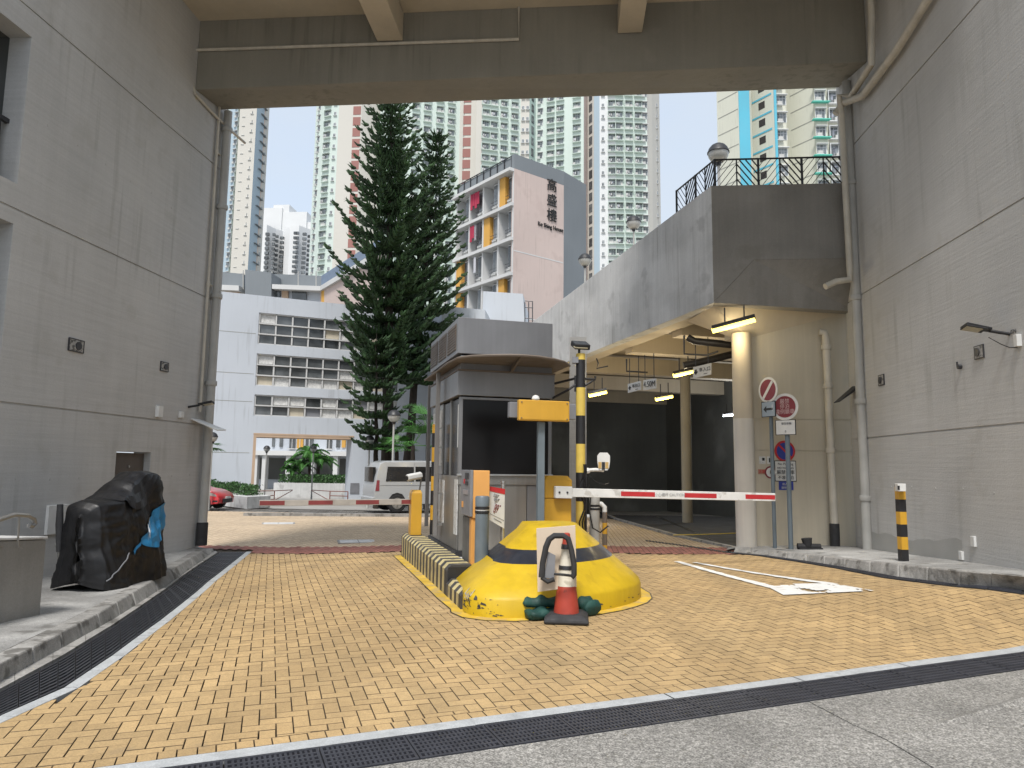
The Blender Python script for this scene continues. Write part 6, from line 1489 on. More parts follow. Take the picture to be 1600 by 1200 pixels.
# planter and shrubs through the gateway
PCY = 46; m = MB(); pc = thing('planter', 'long low planter wall beyond the gateway', 'planter', BP(480, PCY))
x0, x1 = AY(428, 750, PCY).x, AY(556, 750, PCY).x; m.box((x0, PCY, -.8), (x1, PCY+4, AY(480, 755, PCY).z)); m.build('box', M_CONC, pc)
zpl = AY(480, 755, PCY).z; m = MB(); rnd = random.Random(4)
def hb2(): u = rnd.random(); return Vector((x0+.2+(x1-x0-.4)*u, PCY+.2+rnd.random()*3, zpl+rnd.random()*.55))
leafcloud(m, hb2, 5000, .16, rnd); tag(m.build('shrubs', M_LEAF2), 'low green shrubs along the planter seen through the gateway', 'shrubs')
def palm(label, base, h, n, L_, seed):
    rnd = random.Random(seed); t = thing('palm_tree', label, 'palm', base, 0, 'palms in the courtyard'); m = MB(); top_ = base+Vector((0, 0, h)); m.tube([base, top_], [.12, .09], 7); m.build('trunk', M_BARK, t)
    for k in range(n):
        a = 2.4*k; el = rnd.uniform(.1, 1.2); m = MB(); prev = top_; 
        for q in range(1, 9):
            u = q/8; p = top_+Vector((math.cos(a)*L_*u*math.cos(el), math.sin(a)*L_*u*math.cos(el), L_*(u*math.sin(el)-.55*u*u))); d = (p-prev).normalized(); s = d.cross(Vector((0, 0, 1))).normalized()
            for sg in (-1, 1):
                for r in (.25, .75):
                    o = prev.lerp(p, r); w = L_*.26*(1-u*.6); m.add([o, o+s*sg*w*.5+d*.12*L_+Vector((0, 0, .02)), o+s*sg*w+d*.16*L_-Vector((0, 0, .12*L_)), o+d*.07*L_], [(0, 1, 2, 3)])
            prev = p
        m.build('frond', M_PALM, t)
for px, h, s in ((468, 1.5, 1.35), (483, 2.3, 1.55), (497, 1.8, 1.4), (455, 1.1, 1.0)): palm({468: 'feathery courtyard palm just left of the tallest one in the planter', 483: 'tallest feathery courtyard palm at the centre of the planter', 497: 'feathery courtyard palm just right of the tallest one in the planter', 455: 'lowest feathery courtyard palm at the left end of the planter'}[px], Vector((AY(px, 750, PCY+1.5).x, PCY+1.5, zpl-.3)), h, 13, s, px)
# folding gates before the gateway
for (q0, q1, q2, lb) in (((400, 765, 782), (428, 762, 780), (456, 762, 778), 'left red-brown folding metal gate leaf before the gateway'), ((543, 764, 780), (515, 762, 777), (486, 762, 776), 'right red-brown folding metal gate leaf before the gateway')):
    a = G(q0[0], 787); b = G(q1[0], 786); h = .62; t = thing('folding_gate', lb, 'gate', a)
    M_GT = mat('gate_brown', (.20, .07, .05), .6)
    for p in (a, b): m = MB(); m.tube([p, p+Vector((0, 0, h))], .03, 6); m.build('post', M_GT, t)
    for z in (h, h*.62, .18): m = MB(); m.tube([a+Vector((0, 0, z)), b+Vector((0, 0, z))], .022, 6); m.build('rail', M_GT, t)
    e = G(q2[0], 783); m = MB(); m.tube([b+Vector((0, 0, h*.2)), e+Vector((0, 0, h*.95))], .022, 6); m.tube([b+Vector((0, 0, h)), e+Vector((0, 0, h))], .022, 6); m.build('brace', M_GT, t)
# low concrete kerb line in the lane
m = MB(); a, b = G(380, 806), G(690, 808); m.add([a, b, b+Vector((0, .2, 0)), a+Vector((0, .2, 0))]+[p+Vector((0, 0, .1)) for p in (a, b, b+Vector((0, .2, 0)), a+Vector((0, .2, 0)))], [(0,3,2,1),(4,5,6,7),(0,1,5,4),(1,2,6,5),(2,3,7,6),(3,0,4,7)]); tag(m.build('lane_kerb', M_KERB), kind='structure')

# ------------------------------------------------------------ lamp posts with globe and black cap
def lamp(label, base, h, r, grp='globe lamp posts'):
    t = thing('street_lamp', label, 'street lamp', base, 0, grp); c = base+Vector((0, 0, h-r))
    m = MB(); m.tube([base, base+Vector((0, 0, .5)), c-Vector((0, 0, r*.9))], [.06, .045, .04], 10); m.build('pole', M_PIPE, t, smooth=True)
    m = MB(); m.lathe([(.06, -r*1.25), (.09, -r*.9), (r*.45, -r*.88)], c, 14); m.build('collar', M_DKMET, t, smooth=True)
    m = MB(); m.lathe([(r*math.cos(a)*.97, r*math.sin(a)*.97) for a in [R(-80), R(-60), R(-40), R(-20), 0, R(8)]], c, 20); m.build('globe', M_GLOBE, t, smooth=True)
    m = MB(); m.lathe([(r*1.04, r*.02), (r*1.04, r*.12)]+[(r*1.0*math.cos(a), r*1.0*math.sin(a)) for a in [R(12), R(30), R(50), R(70), R(88)]], c, 20); m.build('cap', M_BLACK, t, smooth=True); return t
p = G(611, 799); lamp('globe lamp post standing in front of the white van', p, AY(609, 640, p.y).z-p.z, .27)
p = BP(331, 26.5); lamp('globe lamp post beside the left planter and red car', p, AY(335, 675, 26.5).z-p.z, .20)
p = BP(577, 31); lamp('globe lamp post with black cap between the small pine and the van', p, AY(577, 680, 31).z-p.z, .22)
for px, yt, Y, r, lb in ((1122, 224, 19, .29, 'largest globe lamp standing above the podium corner railing'), (990, 337, 31, .33, 'globe lamp above the podium parapet in the middle'), (914, 396, 34, .33, 'lowest globe lamp on the podium before the grey building side')):
    top_ = AY(px, yt, Y); lx, ly = PS.loc(top_); zd = zt+(ztl-zt)*min(1, ly/s1)-.9; b = Vector((top_.x, top_.y, zd)); lamp(lb, b, top_.z-zd, r, 'globe lamps on the podium')
for px, lb in ((417, 'slim lamp post beyond the gateway at left'), (490, 'slim lamp post beyond the gateway at the planter')):
    p = BP(px, 42); lamp(lb, p, AY(px, 696, 42).z-p.z, .2, 'slim lamps beyond the gateway')

# ------------------------------------------------------------ vehicles
def wheel(t, c, r, w, ax):
    ax = Vector(ax); m = MB(); m.tube([c-ax*w/2, c-ax*w*.35, c+ax*w*.35, c+ax*w/2], [r*.93, r, r, r*.93], 24); o = m.build('wheel', M_TYRE, t, smooth=True)
    m = MB(); m.tube([c+ax*w*.5, c+ax*(w*.5+.012)], r*.66, 20); m.build('rim', M_STEELD, o, smooth=True)
    m = MB()
    for k in range(5):
        a = k*2*math.pi/5; u = Vector((0, 0, 1)); s = ax.cross(u); d = u*math.cos(a)+s*math.sin(a); e = ax.cross(d)
        m.add([c+ax*(w*.5+.02)+e*.05*r*3*.4, c+ax*(w*.5+.02)-e*.05*r*3*.4, c+ax*(w*.5+.02)+d*r*.6-e*.06, c+ax*(w*.5+.02)+d*r*.6+e*.06], [(0, 1, 2, 3)])
    m.tube([c+ax*(w*.5+.01), c+ax*(w*.5+.035)], r*.16, 12); m.build('spokes', M_STEEL, o)
def carbody(m, prof_, hw, tum, zc, zr):
    "side profile [(x,z)] swept over the width with rounded shoulders and tumblehome above zc"
    rr_ = []
    for s in (-1, -.97, -.86, -.5, 0, .5, .86, .97, 1):
        row = []
        for x, z in prof_:
            k = max(0, (z-zc)/(zr-zc)); e = (1-abs(s)**6)*0; inset = .05*abs(s)**12
            y = s*(hw-tum*k*k*.6-tum*k*.4)
            row.append((x*(1-.012*abs(s)**4), y, z-(.05*abs(s)**8 if z > zc+.1 else 0)))
        rr_.append(row)
    m.rings(rr_)
# white van, seen from its left rear
vb = G(560, 801); VA = WF.a+R(2); vanL = 4.8
vt = thing('silver_van', 'silver grey minibus van with dark side windows parked behind the booth', 'van', (0, 0, 0))
m = MB(); m.v = []
vp = [(.0, .42), (-.02, .75), (.0, 1.1), (.05, 1.4), (.14, 1.72), (.22, 1.90), (.40, 1.97), (2.0, 2.0), (3.3, 1.97), (3.62, 1.90), (4.12, 1.30), (4.25, 1.15), (4.62, 1.02), (4.76, .85), (4.8, .5), (4.75, .32), (4.2, .30), (4.19, .5), (4.05, .68), (3.85, .74), (3.65, .68), (3.5, .5), (3.49, .30), (1.25, .30), (1.24, .5), (1.1, .68), (.9, .74), (.7, .68), (.56, .5), (.55, .30), (.1, .32)]
carbody(m, vp, .86, .14, 1.05, 2.0); bo = m.build('body', M_VAN, vt, smooth=True, bevel=.012)
def sidep(t, pts, name, mt, hw, tum, zc, zr, off=.008, sg=-1):
    P = []
    for x, z in pts:
        k = max(0, (z-zc)/(zr-zc)); P.append(Vector((x, sg*(hw-tum*k*k*.6-tum*k*.4+off), z)))
    m = MB(); m.ext(P if sg < 0 else P[::-1], (0, -sg*.012, 0)); return m.build(name, mt, t)
M_VG = glass('van_window_glass', (.015, .017, .02), .05)
for pts in ([(.42, 1.18), (1.55, 1.18), (1.55, 1.74), (.50, 1.74)], [(1.62, 1.18), (2.62, 1.18), (2.62, 1.75), (1.62, 1.75)], [(2.7, 1.18), (3.75, 1.18), (3.5, 1.70), (2.7, 1.74)]):
    w = sidep(vt, pts, 'window', M_VG, .86, .14, 1.05, 2.0)
for pts, nm in (([(2.64, .38), (2.655, .38), (2.655, 1.9), (2.64, 1.9)], 'door_seam'), ([(1.58, .38), (1.59, .38), (1.59, 1.9), (1.58, 1.9)], 'door_seam'), ([(.2, 1.02), (4.1, 1.02), (4.1, 1.035), (.2, 1.035)], 'body_line')): sidep(vt, pts, nm, M_GREYM, .86, .14, 1.05, 2.0, .004)
sidep(vt, [(.02, .82), (.17, .82), (.17, 1.22), (.07, 1.22)], 'tail_light', M_DRED, .86, .14, 1.05, 2.0, .01)
m = MB(); m.box((-.03, -.62, 1.15), (.07, .62, 1.72)); m.build('rear_window', M_VG, vt); m = MB(); m.box((-.10, -.82, .34), (.06, .82, .58)); m.build('bumper', M_VAN, vt, bevel=.03)
for x in (.9, 3.85):
    for s in (-1, 1):
        m = MB(); m.tube([Vector((x, s*.60, .36)), Vector((x, s*.85, .36))], .37, 20); m.build('wheel_arch', M_BLACK, vt); wheel(vt, Vector((x, s*.76, .335)), .325, .2, (0, s, 0))
vt.location = (vb.x+.12, vb.y+.9, vb.z); vt.rotation_euler = (0, 0, VA); vt.scale = (1.02, 1.02, 1.02)
# red car, only its front shows beyond the wall corner
ct = thing('red_car', 'small red hatchback whose front shows past the left wall corner', 'car', (0, 0, 0))
cpz = [(0, .5), (.02, .8), (.25, 1.05), (.6, 1.38), (1.0, 1.46), (1.9, 1.45), (2.3, 1.36), (2.95, .98), (3.5, .88), (3.85, .72), (3.95, .55), (3.93, .3), (3.6, .24), (3.585, .42), (3.48, .58), (3.25, .66), (3.02, .58), (2.91, .42), (2.9, .22), (1.0, .22), (.99, .42), (.88, .58), (.65, .66), (.42, .58), (.31, .42), (.3, .25), (.05, .3)]
m = MB(); carbody(m, cpz, .82, .16, .92, 1.46); m.build('body', M_CAR, ct, smooth=True, bevel=.015)
sidep(ct, [(1.5, .96), (2.75, .96), (2.3, 1.28), (1.5, 1.33)], 'window', M_VG, .82, .16, .92, 1.46); sidep(ct, [(.5, .96), (1.43, .96), (1.43, 1.33), (.8, 1.3)], 'window', M_VG, .82, .16, .92, 1.46)
sidep(ct, [(3.45, .66), (3.80, .60), (3.76, .70), (3.5, .80)], 'headlight', M_STEEL, .82, .16, .92, 1.46, .004); sidep(ct, [(3.62, .36), (3.86, .36), (3.86, .44), (3.66, .44)], 'fog_light', M_BLACK, .82, .16, .92, 1.46, .004)
m = MB(); m.box((3.92, -.5, .32), (3.965, .5, .5)); m.build('grille', M_BLACK, ct); m = MB(); m.box((3.955, -.25, .5), (3.985, .25, .6)); m.build('number_plate', M_SIGNW, ct)
for x in (.65, 3.25):
    for s in (-1, 1): m = MB(); m.tube([Vector((x, s*.58, .32)), Vector((x, s*.81, .32))], .325, 18); m.build('wheel_arch', M_BLACK, ct); wheel(ct, Vector((x, s*.73, .30)), .29, .19, (0, s, 0))
cb_ = G(340, 797.5); CA = R(4); dv = Vector((math.cos(CA), math.sin(CA), 0)); loc = Vector((cb_.x, cb_.y, 0))-dv*3.52+Vector((-dv.y, dv.x, 0))*.8; ct.location = (loc.x, loc.y, cb_.z); ct.rotation_euler = (0, 0, CA); ct.scale = (.9, .9, .86)
# ============================================================ HOUSING BLOCKS
def win_mesh(name, w, h, style):
    "window unit: x across, -y outward, z up; origin bottom centre on the wall face"
    m = MB()
    m.box((-w/2, -.04, 0), (w/2, .0, h), 0)                       # frame plate
    n = 2 if w < 1.4 else 3
    for i in range(n):
        a = -w/2+.06+i*(w-.12)/n; b = a+(w-.12)/n-.05; m.box((a, -.06, .06), (b, -.041, h*.68), 1); m.box((a, -.06, h*.68+.06), (b, -.041, h-.06), 1)
    if style == 'ac': m.box((-w/2-.1, -.45, -.12), (w*.1, 0, -.04), 0); m.box((-w*.45, -.42, -.04), (0, -.06, .42), 2); m.box((-w/2-.06, -.5, h), (w/2+.1, 0, h+.08), 0)
    if style == 'bay':
        m.box((-w/2-.15, -.55, -.15), (w/2+.15, 0, -.02), 0); m.box((-w/2-.15, -.55, h), (w/2+.15, 0, h+.10), 0)
        m.box((w/2-.55, -.5, .02), (w/2, -.07, .48), 2); m.box((-w/2-.15, -.55, -.02), (-w/2-.03, 0, h), 0); m.box((-w*.35, -.62, h*.55), (w*.2, -.60, h*.60), 3); m.box((-w*.3, -.60, h*.2), (-w*.1, -.57, h*.55), 3)
    if style == 'small': m.box((-w/2-.1, -.35, -.1), (w/2+.1, 0, -.03), 0)
    me = m.mesh(name)
    return me
M_ACB = mat('air_conditioner', (.50, .50, .48), .6); M_CLT = mat('hung_clothes', (.30, .32, .38), .8, .6, 1.5, island=.8)
M_TG = glass('tower_window_glass', (.17, .19, .20), .15)
def wmats(me, frame): 
    for m_ in (frame, M_TG, M_ACB, M_CLT): me.materials.append(m_)
    return me
wrnd = random.Random(77)
def tower(name, label, segs, ztop, floor, zr, cols_, group=None, base=-2, extra=None):
    """segs: (px0, depth0, px1, depth1, wall material); cols_[i]: list of (u, mesh, zoff) window columns on segment i"""
    P = [AY(s[0], 300, s[1]) for s in segs]; E_ = [AY(s[2], 300, s[3]) for s in segs]
    t = thing(name, label, 'tower block' if name == 'tower_block' else 'building', Vector((P[0].x, P[0].y, base)), 0, group); cnt = 0
    for i, s in enumerate(segs):
        a, b = Vector((P[i].x, P[i].y, 0)), Vector((E_[i].x, E_[i].y, 0)); d = (b-a).normalized(); n = Vector((d.y, -d.x, 0))     # outward (towards camera)
        m = MB(); m.ext([a+Vector((0, 0, base)), b+Vector((0, 0, base)), b+Vector((0, 0, ztop)), a+Vector((0, 0, ztop))], -n*(5 if not extra else extra)); m.build('wall', s[4], t)
        L_ = (b-a).length
        for (u, me, zo) in cols_[i]:
            z = zr[0]
            while z < zr[1]:
                c = a.lerp(b, u)+n*.003; M = Matrix(((d.x, -n.x, 0, c.x), (d.y, -n.y, 0, c.y), (0, 0, 1, z+zo), (0, 0, 0, 1)))
                me_ = me if not isinstance(me, tuple) else wrnd.choice(me); place(me_, me_.name, None, t, M); z += floor; cnt += 1
    print(label[:30], 'windows', cnt); return t, P, E_
def block(w, h, d, z0=0, mi=0):
    m = MB(); m.box((-w/2, -d, z0), (w/2, 0, z0+h), mi); return m
F_ = 2.8
wA = wmats(win_mesh('window', 1.7, 1.5, 'bay'), M_TWHITE); wB = wmats(win_mesh('window', 1.25, 1.4, 'ac'), M_TWHITE); wC = wmats(win_mesh('window', .7, .9, 'small'), M_TWHITE)
wG = []
for v_ in range(6):
    m = MB(); w, h = 1.7, 1.5; m.box((-w/2, -.04, 0), (w/2, 0, h), 0)
    for i in range(3):
        a = -w/2+.06+i*(w-.12)/3; b = a+(w-.12)/3-.05; op = -.25 if wrnd.random() < .2 else 0
        m.box((a, -.06+op, .06), (b, -.041+op, h*.68), 4 if wrnd.random() < .28 else 1); m.box((a, -.06, h*.68+.06), (b, -.041, h-.06), 1)
    m.box((-w/2-.15, -.55, -.15), (w/2+.15, 0, -.02), 0); m.box((-w/2-.15, -.55, h), (w/2+.15, 0, h+.10), 0); m.box((-w/2-.15, -.55, -.02), (-w/2-.03, 0, h), 0)
    if v_ != 2: sx_ = wrnd.choice((-1, 1)); m.box((w/2-.55 if sx_ > 0 else -w/2+.02, -.5, .02), (w/2 if sx_ > 0 else -w/2+.56, -.07, .46), 2)
    if v_ in (0, 3, 4):
        for q in range(3+v_ % 2): a = -w*.4+.22*q; m.box((a, -.62, h*.55-wrnd.uniform(.3, .7)), (a+.17, -.59, h*.55), 3 if q % 2 else 4)
    me_ = m.mesh('window')
    for m_ in (M_MINT, M_TG, M_ACB, M_CLT, M_PAPER): me_.materials.append(m_)
    wG.append(me_)
wG = tuple(wG)
def panel_mesh(name, w, h, mt, d=.06, slab=True):
    m = MB(); m.box((-w/2, -d, 0), (w/2, -.001, h)); me = m.mesh(name); me.materials.append(mt); return me
sal = panel_mesh('red_panel', 1.9, 2.15, M_TSAL); darkp = panel_mesh('dark_opening', 1.2, 2.0, M_GLSW)
rib_m = panel_mesh('ledge', 3.2, .14, M_SLAB, .5)
pnk = panel_mesh('pink_panel', 2.6, 1.9, mat('pale_pink_panel', (.62, .46, .38), .8), .1); ldg = panel_mesh('ledge', 3.6, .22, M_GREYT, .7)
zr_ = (12, 112)
def zrng(D): return (1.6+(729-470)/1100*D, 1.6+(729-120)/1100*D)
# T5, far right of the group
D = 160
tower('tower_block', 'pale mint tower with dense window grid, rightmost of the middle group', [(918, 163, 928, 161, M_TCREAM), (928, 161, 937, 160, M_MINTB), (937, 160, 962, 160, M_TWHITE), (962, 160, 1012, 161, M_MINT), (1012, 161, 1020, 163, M_TCREAM), (1020, 163, 1032, 168, M_TCREAM)], 118, F_, zrng(D),
      [[(.5, darkp, 0)], [], [(.22, wC, 0), (.78, wG, 0)], [(.12, wG, 0), (.42, wG, 0), (.72, wG, 0), (.93, wB, 0)], [], [(.6, wC, 0)]], 'tower blocks behind the pines')
# T4
tower('tower_block', 'mint and cream tower directly behind the pink lettered building', [(742, 158, 752, 157, M_TCREAM), (752, 157, 812, 160, M_MINT), (812, 160, 826, 160, M_TCREAM), (826, 160, 836, 163, M_TGRN), (836, 163, 912, 160, M_MINT), (912, 160, 919, 164, M_PINK)], 120, F_, zrng(D),
      [[], [(.08, wG, 0), (.30, wG, 0), (.56, wG, 0), (.84, wG, 0)], [(.3, wC, 0), (.8, wC, 0)], [(.5, darkp, 0)], [(.1, wB, 0), (.32, wG, 0), (.52, wG, 0), (.86, wG, 0)], []], 'tower blocks behind the pines')
# T3
tower('tower_block', 'white green tower with red window column right of the pines', [(590, 160, 640, 158, M_MINT), (640, 158, 716, 162, M_MINT), (716, 162, 724, 161, M_TCREAM), (724, 161, 733, 161, M_TCREAM), (733, 161, 744, 161, M_TCREAM)], 121, F_, zrng(D),
      [[(.3, wG, 0), (.7, wG, 0)], [(.08, wG, 0), (.32, wG, 0), (.58, wG, 0), (.82, wG, 0)], [], [(.4, sal, 0)], []], 'tower blocks behind the pines')
# T2
tower('tower_block', 'cream tower with red panel column and mint window strip left of the pines', [(488, 164, 500, 161, M_MINT), (500, 161, 515, 160, M_MINT), (515, 160, 524, 160, M_MINT), (524, 160, 546, 160, M_TCREAM), (546, 160, 560, 160, M_TCREAM), (560, 160, 592, 163, M_TCREAM)], 119, F_, zrng(D),
      [[(.5, wB, 0)], [(.5, wG, 0)], [(.4, wC, 0)], [], [(.5, sal, 0)], []], 'tower blocks behind the pines')
# left tower
D2 = 187
tower('tower_block', 'slender pale blue tower with pink balcony edge behind the left downpipe', [(328, 190, 340, 189, M_TWHITE), (340, 189, 352, 188, M_MINT), (352, 188, 364, 187, M_MINTB), (364, 187, 369, 188, M_MINT), (369, 187, 394, 187, M_MINTB), (394, 187, 414, 196, M_TCREAM)], 135, F_, zrng(D2),
      [[(.5, wB, 0)], [(.6, wB, 0)], [(.92, wB, 0)], [], [(.22, wC, 0), (.72, wC, .9)], [(.5, pnk, 0), (.5, ldg, 2.2), (.82, wC, 0)]], 'tower blocks behind the pines')
# distant stepped tower (joined far windows)
tt, P_, E_ = tower('tower_block', 'distant white tower with stepped roof between the left towers', [(404, 385, 420, 380, M_TWHITE), (420, 378, 447, 392, M_TWHITE), (447, 392, 456, 388, M_TWHITE), (456, 380, 470, 380, M_TWHITE), (470, 380, 489, 388, M_TWHITE)], 138, 2.8, (0, -1), [[]]*5, extra=12)
for ri, (a, b, y0) in enumerate(((410, 440, 324), (440, 478, 330), (425, 450, 318), (456, 489, 345))):
    A0_, A1_ = AY(a, y0, 388), AY(b, y0, 388); m = MB(); m.box((A0_.x, 389+ri*.6, 125), (A1_.x, 399+ri, A0_.z)); m.build('roof_block', M_TWHITE, tt)
m = MB()
for i, (px, D_, w_) in enumerate(((418, 379, 3), (428, 380, 2), (433, 383, 2), (441, 386, 3), (450, 388, 2), (453, 386, 2), (462, 378, 3), (465, 378, 2), (476, 380, 3), (483, 384, 2))):
    p = AY(px, 360, D_-1.2); z = 98
    while z < (132 if i not in (5,) else 120): m.box((p.x-w_*.35, p.y-.3, z), (p.x+w_*.35, p.y+1.2, z+1.5)); z += 2.8
m.build('far_windows', M_GLSW, tt, kind='stuff')
# right tower, nearer, oblique faces
D3 = 104; M_BL = M_JOINT
sqm = panel_mesh('square_opening', 1.15, 1.15, mat('opening_dark', (.035, .03, .028), .8), .02)
sk = MB(); sk.box((-1.9, -.03, 0), (1.9, -.002, .11)); sqj = sk.mesh('joint_line'); sqj.materials.append(M_JOINT)
sk = MB(); sk.box((-1.8, -.05, 0), (1.8, -.002, .28)); blj = sk.mesh('blue_line'); blj.materials.append(M_CYAN)
sk = MB(); sk.box((-1.3, -.6, 0), (1.3, -.002, .16)); tlj = sk.mesh('teal_ledge'); tlj.materials.append(M_TEAL)
wT = wmats(win_mesh('window', 1.5, 1.5, 'ac'), M_TWHITE); wT2 = wmats(win_mesh('window', 1.3, 1.9, 'bay'), M_TWHITE)
tt, P_, E_ = tower('tower_block', 'cream tower with cyan vertical stripe and square openings above the podium railing', [(1123, 107.4, 1158, 104.1, M_TCR2), (1158, 104, 1175, 104.1, M_CYAN), (1175, 107.6, 1214, 104, M_TCR2), (1214, 103.9, 1218, 103.9, M_CYAN), (1218, 104.3, 1232, 104.4, M_TCR2), (1232, 108, 1278, 103.9, M_TCR2), (1278, 103.6, 1297, 103.7, M_TCR2), (1297, 104.5, 1335, 104.6, M_TCR2)], 92, F_, (1.6+(729-300)/1100*D3, 1.6+(729-110)/1100*D3),
      [[(.5, sqj, 0)], [], [(.5, sqm, .7), (.5, blj, 2.3)], [], [(.5, wT, .5)], [(.55, sqj, .6)], [(.45, wT, .6), (.45, tlj, .2)], [(.25, wT2, .5), (.7, wT2, .5)]], extra=3)
for c in tt.children:
    if c.name.startswith('joint_line') or c.name.startswith('blue_line'): pass
# ---- pink lettered estate block
DA, DB, DC = 58.5, 65, 62.5
kA, kB, kC, kD = AY(803, 300, DA), AY(714, 300, DB), AY(881, 300, DC), AY(916, 300, DC+3.2)
ks = thing('estate_block', 'low pink estate block with large black Chinese name on its end wall', 'building', Vector((kA.x, kA.y, -2)))
A2, B2, C2, D2_ = [Vector((p.x, p.y, 0)) for p in (kA, kB, kC, kD)]
zr0 = AY(803, 263, DA).z; zp = AY(803, 240, DA).z
def wallp(a, b, z0, z1, th, name, mt, t=ks, back=True):
    d = (b-a).normalized(); n = Vector((d.y, -d.x, 0)); m = MB(); m.ext([a+Vector((0, 0, z0)), b+Vector((0, 0, z0)), b+Vector((0, 0, z1)), a+Vector((0, 0, z1))], -n*th); return m.build(name, mt, t)
dl = (A2-B2).normalized(); nl = Vector((dl.y, -dl.x, 0))
wallp(A2, C2, -2, zr0, .3, 'pink_end_wall', M_PINK); wallp(C2, D2_, -2, zr0, .3, 'grey_side_wall', M_GREYT)
wallp(A2+Vector((0, 0, .0))-nl*.02, C2, zr0+.005, zp, .4, 'roof_parapet', M_GREYT); wallp(C2, D2_, zr0+.005, zp, .4, 'roof_parapet', M_GREYT)
for z in (.28, .52, .73):
    zz = zr0*z; wallp(A2+(C2-A2)*.01, C2-(C2-A2)*.01, zz, zz+.10, -.012, 'tile_joint', M_SLAB)
# left facade: bays with slabs and fins
wallp(B2+nl*-1.2, A2+nl*-1.2, -2, zr0, .5, 'recessed_wall', M_WHTB)
L_ = (A2-B2).length; fh = (AY(803, 316, DA).z-AY(803, 370, DA).z); nf = 7
print('estate', L_, fh, zr0)
def bxf(u0, u1, z0, z1, o0, o1, name, mt, parent=ks):
    m = MB(); P4 = [B2+dl*(L_*u0)+nl*o0, B2+dl*(L_*u1)+nl*o0, B2+dl*(L_*u1)+nl*o1, B2+dl*(L_*u0)+nl*o1]
    m.add([p+Vector((0, 0, z0)) for p in P4]+[p+Vector((0, 0, z1)) for p in P4], [(0,1,2,3),(7,6,5,4),(0,4,5,1),(1,5,6,2),(2,6,7,3),(3,7,4,0)]); return m.build(name, mt, parent)
for f in range(nf):
    z = zr0-f*fh; bxf(-.02, 1.0, z-.28, z, -1.19, .25 if f else .5, 'floor_slab', M_SLAB)
ub = [0, .245, .49, .75, .985]
for k in range(5): bxf(ub[k]-.008, ub[k]+.014, zr0-nf*fh, zr0-.29, -1.18, .0, 'fin', M_SLAB)
orange = {(0, 3), (1, 2), (2, 0), (3, 0), (3, 3), (4, 1), (5, 2)}; rnd = random.Random(8)
M_LRED = mat('laundry_red', (.40, .03, .07), .8); M_LDK = mat('laundry_dark', (.04, .035, .04), .8); M_LW = mat('laundry_white', (.55, .55, .58), .8)
for f in range(nf-1):
    z0 = zr0-(f+1)*fh; z1 = z0+fh-.3
    for b in range(4):
        u0, u1 = ub[b]+.014, ub[b+1]-.008; uw = u1-u0
        if (f, b) in orange: bxf(u0, u0+uw*.42, z0, z1, -1.17, -.05, 'orange_panel', M_ORW)
        w = bxf(u0+uw*.5, u0+uw*.98, z0+.5, z1-.1, -1.17, -.35, 'window', M_TWHITE)
        for q in range(2): bxf(u0+uw*(.52+.23*q), u0+uw*(.72+.23*q), z0+.75, z1-.2, -.349, -.33, 'pane', M_GLSW, w)
        bxf(u0+uw*.55, u0+uw*.85, z0+.1, z0+.55, -.6, -.1, 'air_conditioner', M_ACB)
        if f < 3:
            for q in range(3): bxf(u0+uw*.45, u0+uw*.97, z0+.3+q*.3, z0+.33+q*.3, -.08, -.05, 'rail', M_DKMET)
for (f, b, mt, c_) in ((0, 1, M_LRED, 4), (1, 1, M_LRED, 3), (1, 1, M_LDK, 3), (2, 1, M_LDK, 1)):
    z1 = zr0-f*fh-.5
    for q in range(c_):
        u = ub[b]+.03+.04*q+(.08 if mt is M_LDK else 0); o = bxf(u, u+.035, z1-1.5+.3*(q % 2), z1, .05, .09, 'hanging_cloth', mt if q % 3 else (M_LW if mt is M_LDK else mt))
# parapet glass rail on the left facade
bxf(-.02, 1.0, zr0+.005, zp-.1, -.25, -.15, 'parapet_panel', M_GREYT)
for q in range(9): bxf(q/8.5, q/8.5+.008, zr0, zp, -.14, -.05, 'rail_post', M_DKMET)
bxf(-.02, 1.0, zp-.08, zp, -.13, -.06, 'handrail', M_DKMET)
# name
de = (C2-A2).normalized(); ne = Vector((de.y, -de.x, 0))
def onend(px, py): d = ray(px, py); t_ = (A2-CAM).dot(ne)/Vector((d.x, d.y, 0)).dot(ne); return CAM+d*(((A2-CAM).x*ne.x+(A2-CAM).y*ne.y)/(d.x*ne.x+d.y*ne.y))+ne*.05
M_LET = mat('letter_black', (.02, .02, .02), .6)
for chh, py in (('高', 291), ('盛', 314.5), ('樓', 338)): text(chh, 1.25, M_LET, ks, onend(862, py), de, name='lettering', sx=1.0, ext=.04)
text('Ko Shing House', .55, M_LET, ks, onend(860, 355), de, name='lettering', sx=.85, ext=.03)
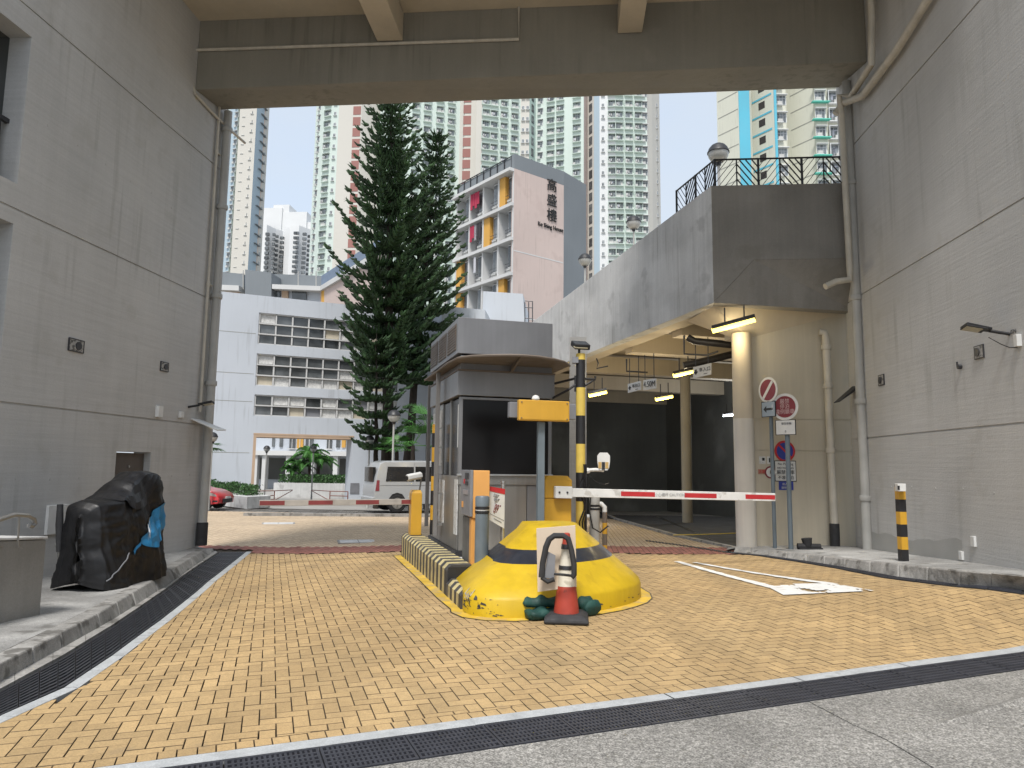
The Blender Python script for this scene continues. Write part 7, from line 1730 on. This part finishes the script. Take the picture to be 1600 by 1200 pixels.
# ---- low estate block at the left behind the white building
lb_ = thing('estate_block', 'low estate block with grey roof parapet and white eaves above the white building', 'building', AY(450, 470, 56))
def pb(pts, Y, dep, name, mt): px_block(lb_, pts, Y, dep, name, mt)
pb([(330, 480), (380, 480), (380, 428), (330, 423)], 57, 3, 'parapet', M_GREYT)
pb([(326, 452), (373, 454), (373, 446), (326, 444)], 55, 2, 'eave', M_SLAB)
pb([(344, 475), (374, 475), (374, 454.5), (344, 453.5)], 55.6, 1, 'orange_wall', M_BROWNL)
pb([(326, 475), (343, 475), (343, 452.5), (326, 452)], 55.8, 1, 'window', M_GLSW)
pb([(383, 480), (424, 480), (424, 426), (383, 421)], 55, 3, 'roof_block', M_GREYT)
pb([(425, 480), (508, 480), (506, 431), (425, 428)], 57, 2, 'parapet', M_GREYT)
pb([(425, 451), (500, 454), (500, 447), (425, 444)], 55, 2, 'eave', M_SLAB)
pb([(425, 480), (500, 480), (500, 454.3), (425, 451.3)], 55.8, 1, 'wall', M_WHTB)
pb([(427, 470), (437, 470), (437, 452.5), (427, 452.3)], 55.6, .15, 'window', M_GLSW); pb([(440, 470), (450, 470), (450, 453), (440, 452.7)], 55.6, .15, 'orange_wall', M_BROWNL); pb([(456, 470), (478, 470), (478, 454), (456, 453.5)], 55.6, .15, 'window', M_GLSW)
P1_, P2_, P3_ = AY(500, 447, 55), AY(520, 434, 50), AY(600, 380, 44)
m = MB(); m.ext([AY(500, 454, 55), AY(600, 395, 46), AY(600, 385, 46), AY(500, 447, 55)], (0, 2, 0)); m.build('eave', M_SLAB, lb_)
m = MB(); m.ext([AY(502, 446, 55.5), AY(600, 384, 46.5), AY(600, 368, 46.5), AY(502, 431, 55.5)], (0, 2, 0)); m.build('parapet', mat('parapet_blue_grey', (.17, .22, .30), .7), lb_)
m = MB(); m.ext([AY(500, 480, 55.6), AY(600, 480, 46.6), AY(600, 396, 46.6), AY(500, 455, 55.6)], (0, 1, 0)); m.build('wall', M_PINK, lb_)
m = MB(); m.ext([AY(502, 480, 55.3), AY(510, 480, 54.6), AY(510, 449, 54.6), AY(502, 454, 55.3)], (0, .5, 0)); m.build('orange_wall', M_ORW, lb_)
for px in (341, 380, 425, 466, 494, 530): m = MB(); m.tube([AY(px, 452, 55.5), AY(px, 424, 55.5)], .05, 5); m.build('pipe', M_PIPE, lb_)
